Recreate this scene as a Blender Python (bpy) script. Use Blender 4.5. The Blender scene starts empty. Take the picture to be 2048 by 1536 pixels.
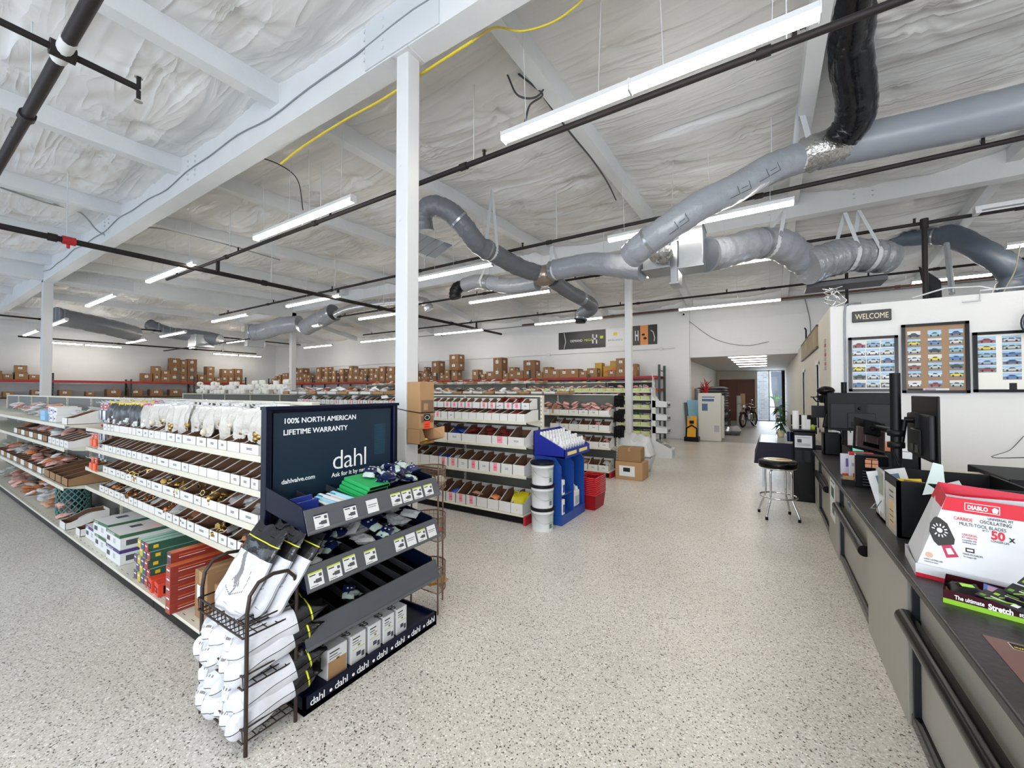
import bpy, bmesh, math, random
import numpy as np
from mathutils import Vector, Matrix
random.seed(11)
sc = bpy.context.scene
COL = sc.collection
PI = math.pi
H = 1.55
YAW, PITCH, FPX = math.radians(32.3), math.radians(1.06), 808.0

# ---------------------------------------------------------------- camera, world, exposure
cd = bpy.data.cameras.new('camera'); cam = bpy.data.objects.new('camera', cd); COL.objects.link(cam)
cd.sensor_width = 36; cd.lens = FPX / 2048 * 36; cd.clip_start = .02; cd.clip_end = 200
cam.location = (0, 0, H); cam.rotation_euler = (PI / 2 + PITCH, 0, YAW)
sc.camera = cam
sc.view_settings.view_transform = 'Standard'; sc.view_settings.look = 'None'
sc.view_settings.gamma = 1; sc.view_settings.use_curve_mapping = False
sc.view_settings.exposure = 0.82
w = bpy.data.worlds.new('sky'); sc.world = w; w.use_nodes = True
bg = w.node_tree.nodes['Background']
bg.inputs[0].default_value = (.72, .84, 1, 1); bg.inputs[1].default_value = 1.6
def area(name, loc, rot, sx, sy, power, col=(1, 1, 1)):
    l = bpy.data.lights.new(name, 'AREA'); l.shape = 'RECTANGLE'; l.size = sx; l.size_y = sy; l.energy = power; l.color = col
    o = bpy.data.objects.new(name, l); COL.objects.link(o); o.location = loc; o.rotation_euler = rot
    return o
# daylight through unseen windows behind the viewer, and through the entrance of the back room
area('window_daylight', (-7, -4.6, 1.9), (PI / 2, 0, 0), 12, 2.6, 35, (.93, .96, 1))
area('window_daylight', (2.2, -4.6, 1.9), (PI / 2, 0, 0), 5, 2.6, 190, (.93, .96, 1))  # unseen right-hand source, raised to brighten the office wall
area('window_daylight', (.4, 26.0, 1.4), (-PI / 2, 0, 0), 1.6, 2.2, 60, (.8, .9, 1))

# ---------------------------------------------------------------- helpers
_F = Vector((-math.sin(YAW) * math.cos(PITCH), math.cos(YAW) * math.cos(PITCH), math.sin(PITCH)))
_R = Vector((math.cos(YAW), math.sin(YAW), 0)); _U = _R.cross(_F)
CAM = Vector((0, 0, H))
def pt(px, py, X=None, Y=None, Z=None, d=None):
    v = _F + _R * ((px - 1024) / FPX) + _U * ((768 - py) / FPX)
    if X is not None: k = X / v.x
    elif Y is not None: k = Y / v.y
    elif Z is not None: k = (Z - H) / v.z
    else: k = d
    return CAM + v * k
def lin(h):
    if isinstance(h, str):
        h = [int(h[i:i + 2], 16) / 255 for i in (0, 2, 4)]
    return tuple(c / 12.92 if c <= .04045 else ((c + .055) / 1.055) ** 2.4 for c in h) + (1,)
_MC = {}
def M(name, col='808080', rough=.5, metal=0, emit=0, alpha=1, noise=0, nscale=8, bump=0, bscale=30, trans=0, coat=0, stretch=None):
    if name in _MC: return _MC[name]
    m = bpy.data.materials.new(name); m.use_nodes = True; nt = m.node_tree; b = nt.nodes['Principled BSDF']
    c = lin(col); b.inputs['Base Color'].default_value = c
    b.inputs['Roughness'].default_value = rough; b.inputs['Metallic'].default_value = metal
    if name.startswith(('black', 'dark_grey', 'navy_steel')): b.inputs['Specular IOR Level'].default_value = .22
    if coat: b.inputs['Coat Weight'].default_value = coat; b.inputs['Coat Roughness'].default_value = .1
    if trans: b.inputs['Transmission Weight'].default_value = trans
    if alpha < 1: b.inputs['Alpha'].default_value = alpha
    if emit: b.inputs['Emission Color'].default_value = c; b.inputs['Emission Strength'].default_value = emit
    if noise or bump:
        tc = nt.nodes.new('ShaderNodeTexCoord'); mp = nt.nodes.new('ShaderNodeMapping')
        nt.links.new(tc.outputs['Object'], mp.inputs[0])
        if stretch: mp.inputs['Scale'].default_value = stretch
    if noise:
        n = nt.nodes.new('ShaderNodeTexNoise'); n.inputs['Scale'].default_value = nscale; n.inputs['Detail'].default_value = 5
        nt.links.new(mp.outputs[0], n.inputs[0])
        mx = nt.nodes.new('ShaderNodeMix'); mx.data_type = 'RGBA'
        mx.inputs[6].default_value = tuple(x * (1 - noise) for x in c[:3]) + (1,)
        mx.inputs[7].default_value = tuple(min(1, x * (1 + noise)) for x in c[:3]) + (1,)
        nt.links.new(n.outputs[0], mx.inputs[0]); nt.links.new(mx.outputs[2], b.inputs['Base Color'])
    if bump:
        n = nt.nodes.new('ShaderNodeTexNoise'); n.inputs['Scale'].default_value = bscale; n.inputs['Detail'].default_value = 3
        nt.links.new(mp.outputs[0], n.inputs[0])
        bp = nt.nodes.new('ShaderNodeBump'); bp.inputs['Strength'].default_value = bump; bp.inputs['Distance'].default_value = .02
        nt.links.new(n.outputs[0], bp.inputs['Height']); nt.links.new(bp.outputs[0], b.inputs['Normal'])
    _MC[name] = m
    return m

class MB:
    """collects shapes; build() links them as ONE mesh object"""
    def __init__(s): s.V, s.F, s.I, s.S, s.mats = [], [], [], [], []
    def mi(s, m):
        if m not in s.mats: s.mats.append(m)
        return s.mats.index(m)
    def add(s, vs, fs, m, smooth=False):
        k = len(s.V); s.V += [tuple(v) for v in vs]; i = s.mi(m)
        for f in fs: s.F.append([k + j for j in f]); s.I.append(i); s.S.append(smooth)
        return s
    def box(s, x0, x1, y0, y1, z0, z1, m, T=None):
        vs = [Vector((x, y, z)) for z in (z0, z1) for y in (y0, y1) for x in (x0, x1)]
        if T is not None: vs = [T @ v for v in vs]
        return s.add(vs, [(0, 2, 3, 1), (4, 5, 7, 6), (0, 1, 5, 4), (2, 6, 7, 3), (0, 4, 6, 2), (1, 3, 7, 5)], m)
    def rbox(s, x0, x1, y0, y1, z0, z1, m, b=.01, seg=2, T=None):
        bm = bmesh.new(); bmesh.ops.create_cube(bm, size=1)
        bmesh.ops.transform(bm, matrix=Matrix.Translation(((x0 + x1) / 2, (y0 + y1) / 2, (z0 + z1) / 2)) @ Matrix.Diagonal((x1 - x0, y1 - y0, z1 - z0, 1)), verts=bm.verts)
        bmesh.ops.bevel(bm, geom=bm.edges[:], offset=b, segments=seg, affect='EDGES', profile=.5)
        bm.verts.ensure_lookup_table(); vs = [v.co.copy() for v in bm.verts]
        if T is not None: vs = [T @ v for v in vs]
        fs = [[v.index for v in f.verts] for f in bm.faces]; bm.free()
        return s.add(vs, fs, m)
    def prism(s, poly, ax, a0, a1, m, T=None):
        """poly: 2-D points in the two axes other than ax (in x,y,z order), extruded along ax"""
        def mk(p, a):
            q = list(p); q.insert(ax, a); v = Vector(q)
            return T @ v if T is not None else v
        n = len(poly); vs = [mk(p, a0) for p in poly] + [mk(p, a1) for p in poly]
        fs = [list(range(n))[::-1], list(range(n, 2 * n))] + [(i, (i + 1) % n, n + (i + 1) % n, n + i) for i in range(n)]
        return s.add(vs, fs, m)
    def poly(s, pts, m): return s.add(pts, [list(range(len(pts)))], m)
    def tube(s, pts, r, m, n=8, closed=False, caps=True, smooth=True):
        P = [Vector(p) for p in pts]; k = len(P); rs = r if isinstance(r, (list, tuple)) else [r] * k
        tan = []
        for i in range(k):
            a = P[(i - 1) % k] if (i or closed) else P[0]; b = P[(i + 1) % k] if (i < k - 1 or closed) else P[-1]
            t = b - a; tan.append(t.normalized() if t.length > 1e-9 else Vector((0, 0, 1)))
        u = tan[0].orthogonal().normalized(); vs = []
        for i in range(k):
            u = (u - tan[i] * u.dot(tan[i])); u = u.normalized() if u.length > 1e-6 else tan[i].orthogonal().normalized()
            w_ = tan[i].cross(u)
            for j in range(n):
                a = 2 * PI * j / n; vs.append(P[i] + (u * math.cos(a) + w_ * math.sin(a)) * rs[i])
        fs = []
        for i in range(k if closed else k - 1):
            a, b = i * n, ((i + 1) % k) * n
            for j in range(n): fs.append((a + j, a + (j + 1) % n, b + (j + 1) % n, b + j))
        s.add(vs, fs, m, smooth)
        if caps and not closed:
            s.add(vs[:n][::-1], [list(range(n))], m); s.add(vs[-n:], [list(range(n))], m)
        return s
    def cyl(s, p0, p1, r, m, n=12, r1=None): return s.tube([p0, p1], [r, r if r1 is None else r1], m, n)
    def lathe(s, prof, c, m, n=24, smooth=True):
        vs = [(c[0] + r * math.cos(2 * PI * j / n), c[1] + r * math.sin(2 * PI * j / n), c[2] + z) for r, z in prof for j in range(n)]
        fs = [(i * n + j, i * n + (j + 1) % n, (i + 1) * n + (j + 1) % n, (i + 1) * n + j) for i in range(len(prof) - 1) for j in range(n)]
        s.add(vs, fs, m, smooth)
        if prof[0][0] > 1e-4: s.add(vs[:n][::-1], [list(range(n))], m)
        if prof[-1][0] > 1e-4: s.add(vs[-n:], [list(range(n))], m)
        return s
    def sphere(s, c, r, m, n=12, sc_=(1, 1, 1)):
        k = n // 2
        prof = [(r * math.sin(PI * i / k) * 1.0, -r * math.cos(PI * i / k)) for i in range(k + 1)]
        vs = [(c[0] + q * math.cos(2 * PI * j / n) * sc_[0], c[1] + q * math.sin(2 * PI * j / n) * sc_[1], c[2] + z * sc_[2]) for q, z in prof for j in range(n)]
        fs = [(i * n + j, i * n + (j + 1) % n, (i + 1) * n + (j + 1) % n, (i + 1) * n + j) for i in range(k) for j in range(n)]
        return s.add(vs, fs, m, True)
    def mesh(s, name, off=(0, 0, 0)):
        me = bpy.data.meshes.new(name)
        o = Vector(off)
        me.from_pydata([Vector(v) - o for v in s.V] if o.length else s.V, [], s.F)
        for m in s.mats: me.materials.append(m)
        me.polygons.foreach_set('material_index', s.I); me.polygons.foreach_set('use_smooth', s.S)
        me.update(); return me
    def build(s, name, parent=None, world=True):
        """world: the shapes are in world coordinates, kept in place under the parent (unrotated)"""
        off = parent_world(parent) if (parent is not None and world) else (0, 0, 0)
        o = bpy.data.objects.new(name, s.mesh(name, off)); COL.objects.link(o)
        if parent is not None: o.parent = parent
        return o
def parent_world(p):
    v = Vector((0, 0, 0))
    while p is not None: v += p.location; p = p.parent
    return v
def tag(o, label=None, cat=None, group=None, kind=None):
    if label: o['label'] = label
    if cat: o['category'] = cat
    if group: o['group'] = group
    if kind: o['kind'] = kind
    return o
def thing(name, label, cat, loc=(0, 0, 0), rz=0, group=None):
    o = bpy.data.objects.new(name, None); COL.objects.link(o); o.location = loc; o.rotation_euler = (0, 0, rz); o.empty_display_size = .05
    return tag(o, label, cat, group)
def solo(mb, name, label, cat, group=None, loc=None):
    """a thing that is one mesh; its origin moved to loc when given in world coordinates"""
    me = mb.mesh(name, loc or (0, 0, 0)); o = bpy.data.objects.new(name, me); COL.objects.link(o)
    if loc: o.location = loc
    return tag(o, label, cat, group)
def struct(mb, name, parent=None):
    o = mb.build(name, parent)
    if parent is None: o['kind'] = 'structure'
    return o
def kids(o): return [c for c in o.children]
def dup(root, loc, rz=None, label=None, group=None, rot=None, scale=None, skip=()):
    r = root.copy(); COL.objects.link(r); r.location = loc
    if rz is not None: r.rotation_euler = (0, 0, rz)
    if rot is not None: r.rotation_euler = rot
    if scale is not None: r.scale = scale if isinstance(scale, (tuple, list)) else (scale,) * 3
    if label: r['label'] = label
    if group: r['group'] = group
    for ch in root.children:
        if ch.name.split('.')[0] in skip: continue
        c = ch.copy(); COL.objects.link(c); c.parent = r
        for g in ch.children:
            d = g.copy(); COL.objects.link(d); d.parent = c
    return r
_used = set()
def place(proto, loc, rz=0, label=None, group=None, rot=None, scale=None):
    """the first use moves the source itself, later ones copy it"""
    if proto.name in _used: return dup(proto, loc, rz, label, group, rot, scale)
    _used.add(proto.name); proto.location = loc; proto.rotation_euler = rot if rot is not None else (0, 0, rz)
    if scale is not None: proto.scale = scale if isinstance(scale, (tuple, list)) else (scale,) * 3
    if label: proto['label'] = label
    if group: proto['group'] = group
    return proto
def text(s, size, m, parent, loc, xdir, zdir, name='lettering', bold=0, ext=.0004, align='LEFT', space=1, shear=0, xs=1):
    """flat raised lettering; xdir: reading direction, zdir: up; loc in world coordinates"""
    cu = bpy.data.curves.new(name, 'FONT'); cu.body = s; cu.size = size; cu.extrude = ext; cu.offset = bold; cu.align_x = align
    cu.space_character = space; cu.shear = shear; cu.resolution_u = 3
    cu.materials.append(m)
    o = bpy.data.objects.new(name, cu); COL.objects.link(o)
    x = Vector(xdir).normalized(); z = Vector(zdir).normalized(); n = x.cross(z).normalized(); z = n.cross(x)
    R = Matrix((x, z, n)).transposed().to_4x4()
    if parent is not None:
        o.parent = parent; loc = Vector(loc) - parent_world(parent)
    o.matrix_local = Matrix.Translation(loc) @ R @ Matrix.Diagonal((xs, 1, 1, 1))
    _TXT.append(o)
    return o
_TXT = []
def texts_to_meshes():
    dg = bpy.context.evaluated_depsgraph_get(); dg.update()
    for o in _TXT:
        me = bpy.data.meshes.new_from_object(o.evaluated_get(dg)); n = bpy.data.objects.new(o.name, me); nm = o.name
        COL.objects.link(n); n.parent = o.parent; n.matrix_local = o.matrix_local.copy()
        bpy.data.objects.remove(o); n.name = nm
ORD = ('first second third fourth fifth sixth seventh eighth ninth tenth eleventh twelfth thirteenth fourteenth fifteenth sixteenth seventeenth '
       'eighteenth nineteenth twentieth').split()
ORD += ['twenty-' + x for x in ORD[:9]] + ['thirtieth'] + ['thirty-' + x for x in ORD[:9]] + ['fortieth'] + ['forty-' + x for x in ORD[:9]] + ['fiftieth']
ORD += ['fifty-' + x for x in ORD[:9]] + ['sixtieth'] + ['sixty-' + x for x in ORD[:9]] + ['seventieth'] + ['seventy-' + x for x in ORD[:9]] + ['eightieth']

def spline(P, k=6):
    """Catmull-Rom through the points"""
    P = [Vector(p) for p in P]; Q = [P[0] * 2 - P[1]] + P + [P[-1] * 2 - P[-2]]; out = []
    for i in range(1, len(Q) - 2):
        a, b, c, d = Q[i - 1:i + 3]
        for j in range(k):
            t = j / k
            out.append(.5 * ((2 * b) + (c - a) * t + (2 * a - 5 * b + 4 * c - d) * t * t + (3 * b - a - 3 * c + d) * t ** 3))
    return out + [P[-1]]

# ---------------------------------------------------------------- shared materials
WHITE = M('white_paint', 'd6d8da', .45, noise=.04, nscale=3)
WOOD = M('painted_timber', 'dfe3e6', .5, noise=.05, nscale=4, bump=.15, bscale=12)
SHELFW = M('cream_steel', 'd8d6c6', .35, noise=.05, nscale=20)
PEG = M('grey_pegboard', '5e605a', .5, noise=.06)
BLACK = M('black_plastic', '0b0b0d', .45)
BLACKG = M('black_gloss', '050506', .22)
DARK = M('dark_grey', '232427', .45)
NAVY = M('navy_steel', '081028', .4)
GREYP = M('grey_price_channel', '515459', .35, noise=.1, nscale=40, stretch=(1, .05, 1))
CARD = M('cardboard', '94724f', .8, noise=.1, nscale=6)
CARDL = M('light_cardboard', 'b08a62', .8, noise=.07, nscale=6)
CARDIN = M('brown_card_inside', '6e4f3a', .85, noise=.08, nscale=9)
BINW = M('white_card', 'dddcd8', .6, noise=.04, nscale=14)
PAPER = M('paper', 'dddfdf', .6)
INK = M('print_ink', '4c4f55', .6)
INKB = M('print_black', '18181a', .5)
PINK = M('pink_sticker', 'f58aa0', .6)
RED = M('red_paint', 'b4232b', .4)
REDB = M('rack_beam_red', 'a82a2a', .45, noise=.12)
ORANGE = M('rack_orange', 'c94a22', .45, noise=.08)
GREENU = M('rack_upright', '3b4848', .5)
STEEL = M('galvanised', 'b6bcc2', .28, metal=.9, noise=.12, nscale=7)
CHROME = M('chrome', 'd8d8da', .08, metal=1)
PIPE = M('black_pipe', '2b2728', .5, noise=.2, nscale=6)
BRASS = M('brass', 'ab8d52', .32, metal=.85, noise=.15, nscale=60)
COPPER = M('copper', 'a4714f', .4, metal=.8, noise=.15, nscale=60)
DUCT = M('grey_duct_wrap', '989da5', .28, noise=.12, nscale=5, bump=.9, bscale=9, stretch=(1, 1, 1), coat=.3)
DUCTD = M('dark_duct_wrap', '6c7178', .35, noise=.12, nscale=5, bump=.5, bscale=11)
DUCTS = M('silver_duct_wrap', 'a6abb2', .25, metal=.4, noise=.12, nscale=5, bump=.8, bscale=14)
DUCTK = M('black_duct_wrap', '0f1116', .15, bump=.6, bscale=14, coat=.4)
YEL = M('yellow', 'e8c81e', .5)
GLOW = M('tube_light', 'fff6e8', .4, emit=17)
GREYL = M('counter_laminate', 'a09d93', .42, noise=.04, nscale=5)
CTOP = M('counter_top', '1f1f21', .38, noise=.25, nscale=16, bump=.08, bscale=40)
CLEAR = M('clear_bag', 'e8ecee', .18, alpha=.5, bump=.6, bscale=40)
GLOW2 = M('panel_light', 'fffaf4', .4, emit=5)
BLUE = M('display_blue', '174596', .4)
BLUED = M('display_dark_blue', '16268f', .4)
# ---------------------------------------------------------------- the room
def nodes(m): return m.node_tree.nodes, m.node_tree.links, m.node_tree.nodes['Principled BSDF']
def floor_mat(name, base, dark):
    m = M(name, base, .3); n, l, b = nodes(m)
    tc = n.new('ShaderNodeTexCoord')
    v = n.new('ShaderNodeTexVoronoi'); v.inputs['Scale'].default_value = 160; l.new(tc.outputs['Object'], v.inputs['Vector'])
    sp = n.new('ShaderNodeSeparateColor'); l.new(v.outputs['Color'], sp.inputs[0])
    r = n.new('ShaderNodeValToRGB'); r.color_ramp.interpolation = 'CONSTANT'; e = r.color_ramp.elements
    e[0].position = 0; e[0].color = lin(dark); e[1].position = .04; e[1].color = lin('a8a39b')
    for p, c in ((.12, 'cbc6bd'), (.35, base), (.72, 'dfdcd6'), (.93, 'f6f4f0')):
        x = e.new(p); x.color = lin(c)
    l.new(sp.outputs[0], r.inputs[0])
    big = n.new('ShaderNodeTexNoise'); big.inputs['Scale'].default_value = .9; big.inputs['Detail'].default_value = 6; l.new(tc.outputs['Object'], big.inputs[0])
    mx = n.new('ShaderNodeMix'); mx.data_type = 'RGBA'; mx.blend_type = 'MULTIPLY'; mx.inputs[0].default_value = 1
    r2 = n.new('ShaderNodeValToRGB'); r2.color_ramp.elements[0].position = .3; r2.color_ramp.elements[0].color = (.86, .85, .83, 1); r2.color_ramp.elements[1].position = .7; r2.color_ramp.elements[1].color = (1, 1, 1, 1)
    l.new(big.outputs[0], r2.inputs[0]); l.new(r.outputs[0], mx.inputs[6]); l.new(r2.outputs[0], mx.inputs[7]); l.new(mx.outputs[2], b.inputs['Base Color'])
    bn = n.new('ShaderNodeTexNoise'); bn.inputs['Scale'].default_value = 22; l.new(tc.outputs['Object'], bn.inputs[0])
    bp = n.new('ShaderNodeBump'); bp.inputs['Strength'].default_value = .35; bp.inputs['Distance'].default_value = .01
    l.new(bn.outputs[0], bp.inputs['Height']); l.new(bp.outputs[0], b.inputs['Normal'])
    return m
FL = floor_mat('terrazzo_flake_floor', 'd8d4cc', '565250')
FL2 = M('worn_grey_concrete', '8f8a83', .4, noise=.3, nscale=1.6, bump=.1, bscale=6)
XL, XR, YB, YF, YH = -27.3, 6.5, -4.8, 14.1, 14.25
mb = MB(); mb.poly([(XL, YB, 0), (XR, YB, 0), (XR, 14.0, 0), (XL, 14.0, 0)], FL); struct(mb, 'floor')
mb = MB(); mb.poly([(XL, 14.0, 0), (XR, 14.0, 0), (XR, 34, 0), (XL, 34, 0)], FL2); struct(mb, 'floor')

def block_wall(name, col):
    m = M(name, col, .6, noise=.03, nscale=3); n, l, b = nodes(m)
    tc = n.new('ShaderNodeTexCoord'); mp = n.new('ShaderNodeMapping'); l.new(tc.outputs['Object'], mp.inputs[0])
    mp.inputs['Rotation'].default_value = (PI / 2, 0, 0)
    br = n.new('ShaderNodeTexBrick'); br.inputs['Scale'].default_value = 1; br.inputs['Mortar Size'].default_value = .006
    br.inputs['Brick Width'].default_value = .4; br.inputs['Row Height'].default_value = .2; br.inputs['Mortar Smooth'].default_value = .5
    l.new(mp.outputs[0], br.inputs[0])
    bp = n.new('ShaderNodeBump'); bp.invert = True; bp.inputs['Strength'].default_value = .25; bp.inputs['Distance'].default_value = .01
    l.new(br.outputs['Fac'], bp.inputs['Height']); l.new(bp.outputs[0], b.inputs['Normal'])
    return m
WALLM = block_wall('painted_block_wall', 'dfe1e3')
WALLP = M('painted_plaster', 'e4e4e2', .6, noise=.03, nscale=2, bump=.06, bscale=30)
WALLC = M('cream_plaster', 'd9d3c6', .6, noise=.03, nscale=2)
mb = MB(); mb.box(XL - .2, -2.19, YF, YF + .2, 0, 5.6, WALLM); struct(mb, 'wall_far')
mb = MB(); mb.box(-2.19, XR, YH, YH + .2, 2.655, 5.6, WALLM); struct(mb, 'wall_header')
mb = MB(); mb.box(XL - .2, XL, YB, YF, 0, 5.6, WALLM); struct(mb, 'wall_left')
mb = MB(); mb.box(XR, XR + .2, YB, YH, 0, 5.6, WALLM); struct(mb, 'wall_right')
mb = MB()
mb.box(XL, XR, YB - .2, YB, 0, .5, WALLP); mb.box(XL, XR, YB - .2, YB, 3.3, 5.6, WALLP)
for x in np.arange(XL, XR + .1, 3.38): mb.box(x - .1, x + .1, YB - .2, YB, .5, 3.3, WALLP)
struct(mb, 'wall_behind')
mb = MB(); mb.box(.76, XR, 7.2, 7.32, 0, 2.74, WALLP); struct(mb, 'wall_office_front')
mb = MB()
ow = [(8.72, 9.12), (11.8, 12.5)]; ys = [7.32] + [y for a in ow for y in a] + [25.0]
for i in range(0, len(ys), 2): mb.box(.76, .9, ys[i], ys[i + 1], 0, 2.74, WALLC)
for a, b in ow: mb.box(.76, .9, a, b, 0, .9, WALLC); mb.box(.76, .9, a, b, 2.02, 2.74, WALLC)
struct(mb, 'wall_office_side')
PANE = M('office_glass', 'aab4bc', .1)
for i, (a, b) in enumerate(ow):
    mb = MB(); mb.box(.82, .85, a, b, .9, 2.02, PANE); o = struct(mb, 'window_%d' % (i + 2))
    mb = MB(); t = .05
    for q in ((a - t, a, .86, 2.06), (b, b + t, .86, 2.06)): mb.box(.745, .78, q[0], q[1], q[2], q[3], WHITE)
    mb.box(.74, .78, a - t, b + t, 2.02, 2.09, WHITE); mb.box(.735, .78, a - t, b + t, .85, .9, WHITE)
    mb.build('window_frame', o)
# back room
mb = MB(); mb.box(-2.55, -2.35, YF + .2, 25, 0, 2.66, WALLC); struct(mb, 'wall_backroom_left')
mb = MB(); mb.box(-2.55, XR, YH + .19, 25.2, 2.66, 2.8, M('panel_ceiling', 'c9c6c0', .7, noise=.05)); struct(mb, 'ceiling')
mb = MB()
mb.box(-2.55, -2.2, 25, 25.2, 0, 2.66, WALLC); mb.box(-2.2, -.58, 25, 25.2, 2.17, 2.66, WALLC); mb.box(-.58, -.46, 25, 25.2, 0, 2.66, WALLC)
struct(mb, 'wall_backroom_far')
BRN = M('brown_door', '7a4a3a', .5, noise=.08, nscale=3)
mb = MB(); mb.box(-2.2, -1.4, 25.0, 25.06, 0, 2.13, BRN); mb.box(-1.38, -.6, 25.0, 25.06, 0, 2.13, BRN)
mb.box(-2.2, -.58, 25.06, 25.08, 0, 2.17, M('brown_door_dark', '5c3527', .5)); d = struct(mb, 'door_1')
mb = MB(); mb.box(-2.24, -2.18, 24.96, 25.05, 0, 2.2, BRN); mb.box(-.62, -.56, 24.96, 25.05, 0, 2.2, BRN); mb.box(-2.24, -.56, 24.96, 25.05, 2.13, 2.2, BRN); mb.build('door_frame', d)
mb = MB(); mb.cyl((-1.3, 24.95, 1), (-1.3, 25.0, 1), .035, CHROME); mb.build('door_handle', d)
# shop front glass of the back room: fixed panes and a black framed door
GL = M('shop_glass', 'dfeaf0', .03, alpha=.18)
ALU = M('white_mullion', 'e8eef2', .4)
mb = MB(); mb.box(-.44, .06, 25.08, 25.1, .05, 2.62, GL); mb.box(.1, .64, 25.08, 25.1, .05, 2.62, GL); mb.box(.68, 1.5, 25.08, 25.1, 2.2, 2.62, GL)
o = struct(mb, 'window_1')
mb = MB()
for x in (-.46, .07): mb.box(x - .02, x + .02, 25.03, 25.13, 0, 2.66, ALU)
mb.box(-.46, .66, 25.03, 25.13, 0, .06, ALU); mb.box(-.46, 1.6, 25.03, 25.13, 2.6, 2.66, ALU); mb.build('window_frame', o)
mb = MB()
mb.box(.1, .66, 25.04, 25.12, .72, .76, BLACK)
mb.box(.62, .82, 25.02, 25.14, 0, 2.62, BLACK); mb.box(.7, 1.6, 25.02, 25.14, 2.05, 2.2, BLACK); mb.box(1.5, 1.62, 25.02, 25.14, 0, 2.1, BLACK); mb.box(.8, 1.5, 25.04, 25.12, 1.1, 1.14, BLACK)
d = struct(mb, 'door_2')
mb = MB(); mb.box(.82, 1.5, 25.08, 25.1, .05, 2.05, GL); mb.build('door_glass', d)
mb = MB(); mb.box(1.6, XR, 25, 25.2, 0, 2.66, WALLC); struct(mb, 'wall_shopfront')
# outside the entrance: pale brick wing, grey soffit, planting
BRK = M('pale_brick', 'b9b6b8', .8); n, l, b = nodes(BRK)
tc = n.new('ShaderNodeTexCoord'); mp = n.new('ShaderNodeMapping'); mp.inputs['Rotation'].default_value = (PI / 2, 0, 0); l.new(tc.outputs['Object'], mp.inputs[0])
br = n.new('ShaderNodeTexBrick'); br.inputs['Scale'].default_value = 2.2; br.inputs['Color1'].default_value = lin('a9a5a8'); br.inputs['Color2'].default_value = lin('cfccce'); br.inputs['Mortar'].default_value = lin('dcdadb')
l.new(mp.outputs[0], br.inputs[0]); l.new(br.outputs[0], b.inputs['Base Color'])
mb = MB(); mb.box(-4, .12, 26.4, 26.7, 0, 5, BRK); struct(mb, 'wall_outside_brick')
mb = MB(); mb.box(1.3, 4, 31, 31.3, 0, 5, BRK); struct(mb, 'wall_outside_brick')
mb = MB(); mb.prism([(.45, 0), (.75, 0), (.75, 4), (.12, 4), (.2, 1.6)], 1, 27.4, 27.6, M('grey_outside_column', '6d7580', .6)); struct(mb, 'wall_outside_pier')

# ---- ceiling of draped white insulation between timber purlins
PX = [-2.1 - 2.82 * k for k in range(9)][::-1] + [.45, 3.3]
def zc(x, y):
    x = np.asarray(x, float); y = np.asarray(y, float)
    zy = np.interp(y, [-5, 2.6, 9.6, 14.2], [5.12, 5.2, 5.42, 4.55])
    zx = np.interp(x, [-27.5, -17], [4.6, 5.6])
    return np.minimum(zy, zx)
gx = np.arange(XL, XR + .05, .05); gy = np.arange(YB, YH + .05, .05)
X, Y = np.meshgrid(gx, gy); Z = zc(X, Y)
edges = np.array([XL] + PX + [XR + .1]); bi = np.clip(np.searchsorted(edges, X, side='right') - 1, 0, len(edges) - 2)
x0, x1 = edges[bi], edges[bi + 1]; u = np.clip((X - x0) / (x1 - x0), 0, 1)
strip = (Y + 20) / 1.24; si = np.floor(strip).astype(int); v = strip - si
rng = np.random.RandomState(5); RA = rng.rand(40, 60, 6)
ra = RA[bi % 40, si % 60]
amp = np.where((X > -2.1) & (X < .45) & (Y > 2.6) & (Y < 6), .35, 1.0) * (.7 + .6 * ra[..., 0])
Z = Z - .11 * amp * np.sin(PI * np.clip(u, 0, 1)) ** .8                       # belly of each bay
Z = Z - .055 * amp * np.abs(np.sin(PI * v)) ** .7 * np.sin(PI * u) ** .5       # pillow of each batt
for k, cu in enumerate((.28, .72)):
    cx = x0 + (x1 - x0) * (cu + .1 * (ra[..., 1 + k] - .5)); cy = (si + .5 + .3 * (ra[..., 3 + k] - .5)) * 1.24 - 20
    dx, dy = X - cx, Y - cy; r = np.hypot(dx, dy); th = np.arctan2(dy, dx)
    Z = Z + amp * .07 * np.exp(-(r / .16) ** 2) + amp * .026 * np.exp(-r / .33) * np.sin(11 * th + 9 * ra[..., 5]) * (r > .04)
def vnoise(x, y, s, seed):
    g = np.random.RandomState(seed).rand(200, 200); a, b = x * s + 500, y * s + 500
    i, j = np.floor(a).astype(int), np.floor(b).astype(int); f, h = a - i, b - j; f = f * f * (3 - 2 * f); h = h * h * (3 - 2 * h)
    q = lambda p, r_: g[p % 200, r_ % 200]
    return (q(i, j) * (1 - f) + q(i + 1, j) * f) * (1 - h) + (q(i, j + 1) * (1 - f) + q(i + 1, j + 1) * f) * h - .5
wx = vnoise(X, Y, .7, 1) * 1.6
Z = Z + .05 * amp * vnoise(X * .6 + Y * .5 + 2 * wx, Y * 3.2 - X * 1.2, 1.5, 7) * np.sin(PI * u) ** .4 + .05 * amp * vnoise(X + wx, Y * 5 + 3 * wx, .8, 2) * np.sin(PI * u) ** .4 + .03 * vnoise(X, Y, 1.1, 3)
nx, ny = len(gx), len(gy)
me = bpy.data.meshes.new('ceiling')
idx = (np.arange(ny - 1)[:, None] * nx + np.arange(nx - 1)[None]).ravel()
fs = np.stack([idx, idx + nx, idx + nx + 1, idx + 1], 1)
me.vertices.add(nx * ny); me.vertices.foreach_set('co', np.stack([X, Y, Z], -1).astype(np.float32).ravel())
me.loops.add(len(fs) * 4); me.loops.foreach_set('vertex_index', fs.astype(np.int32).ravel())
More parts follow.
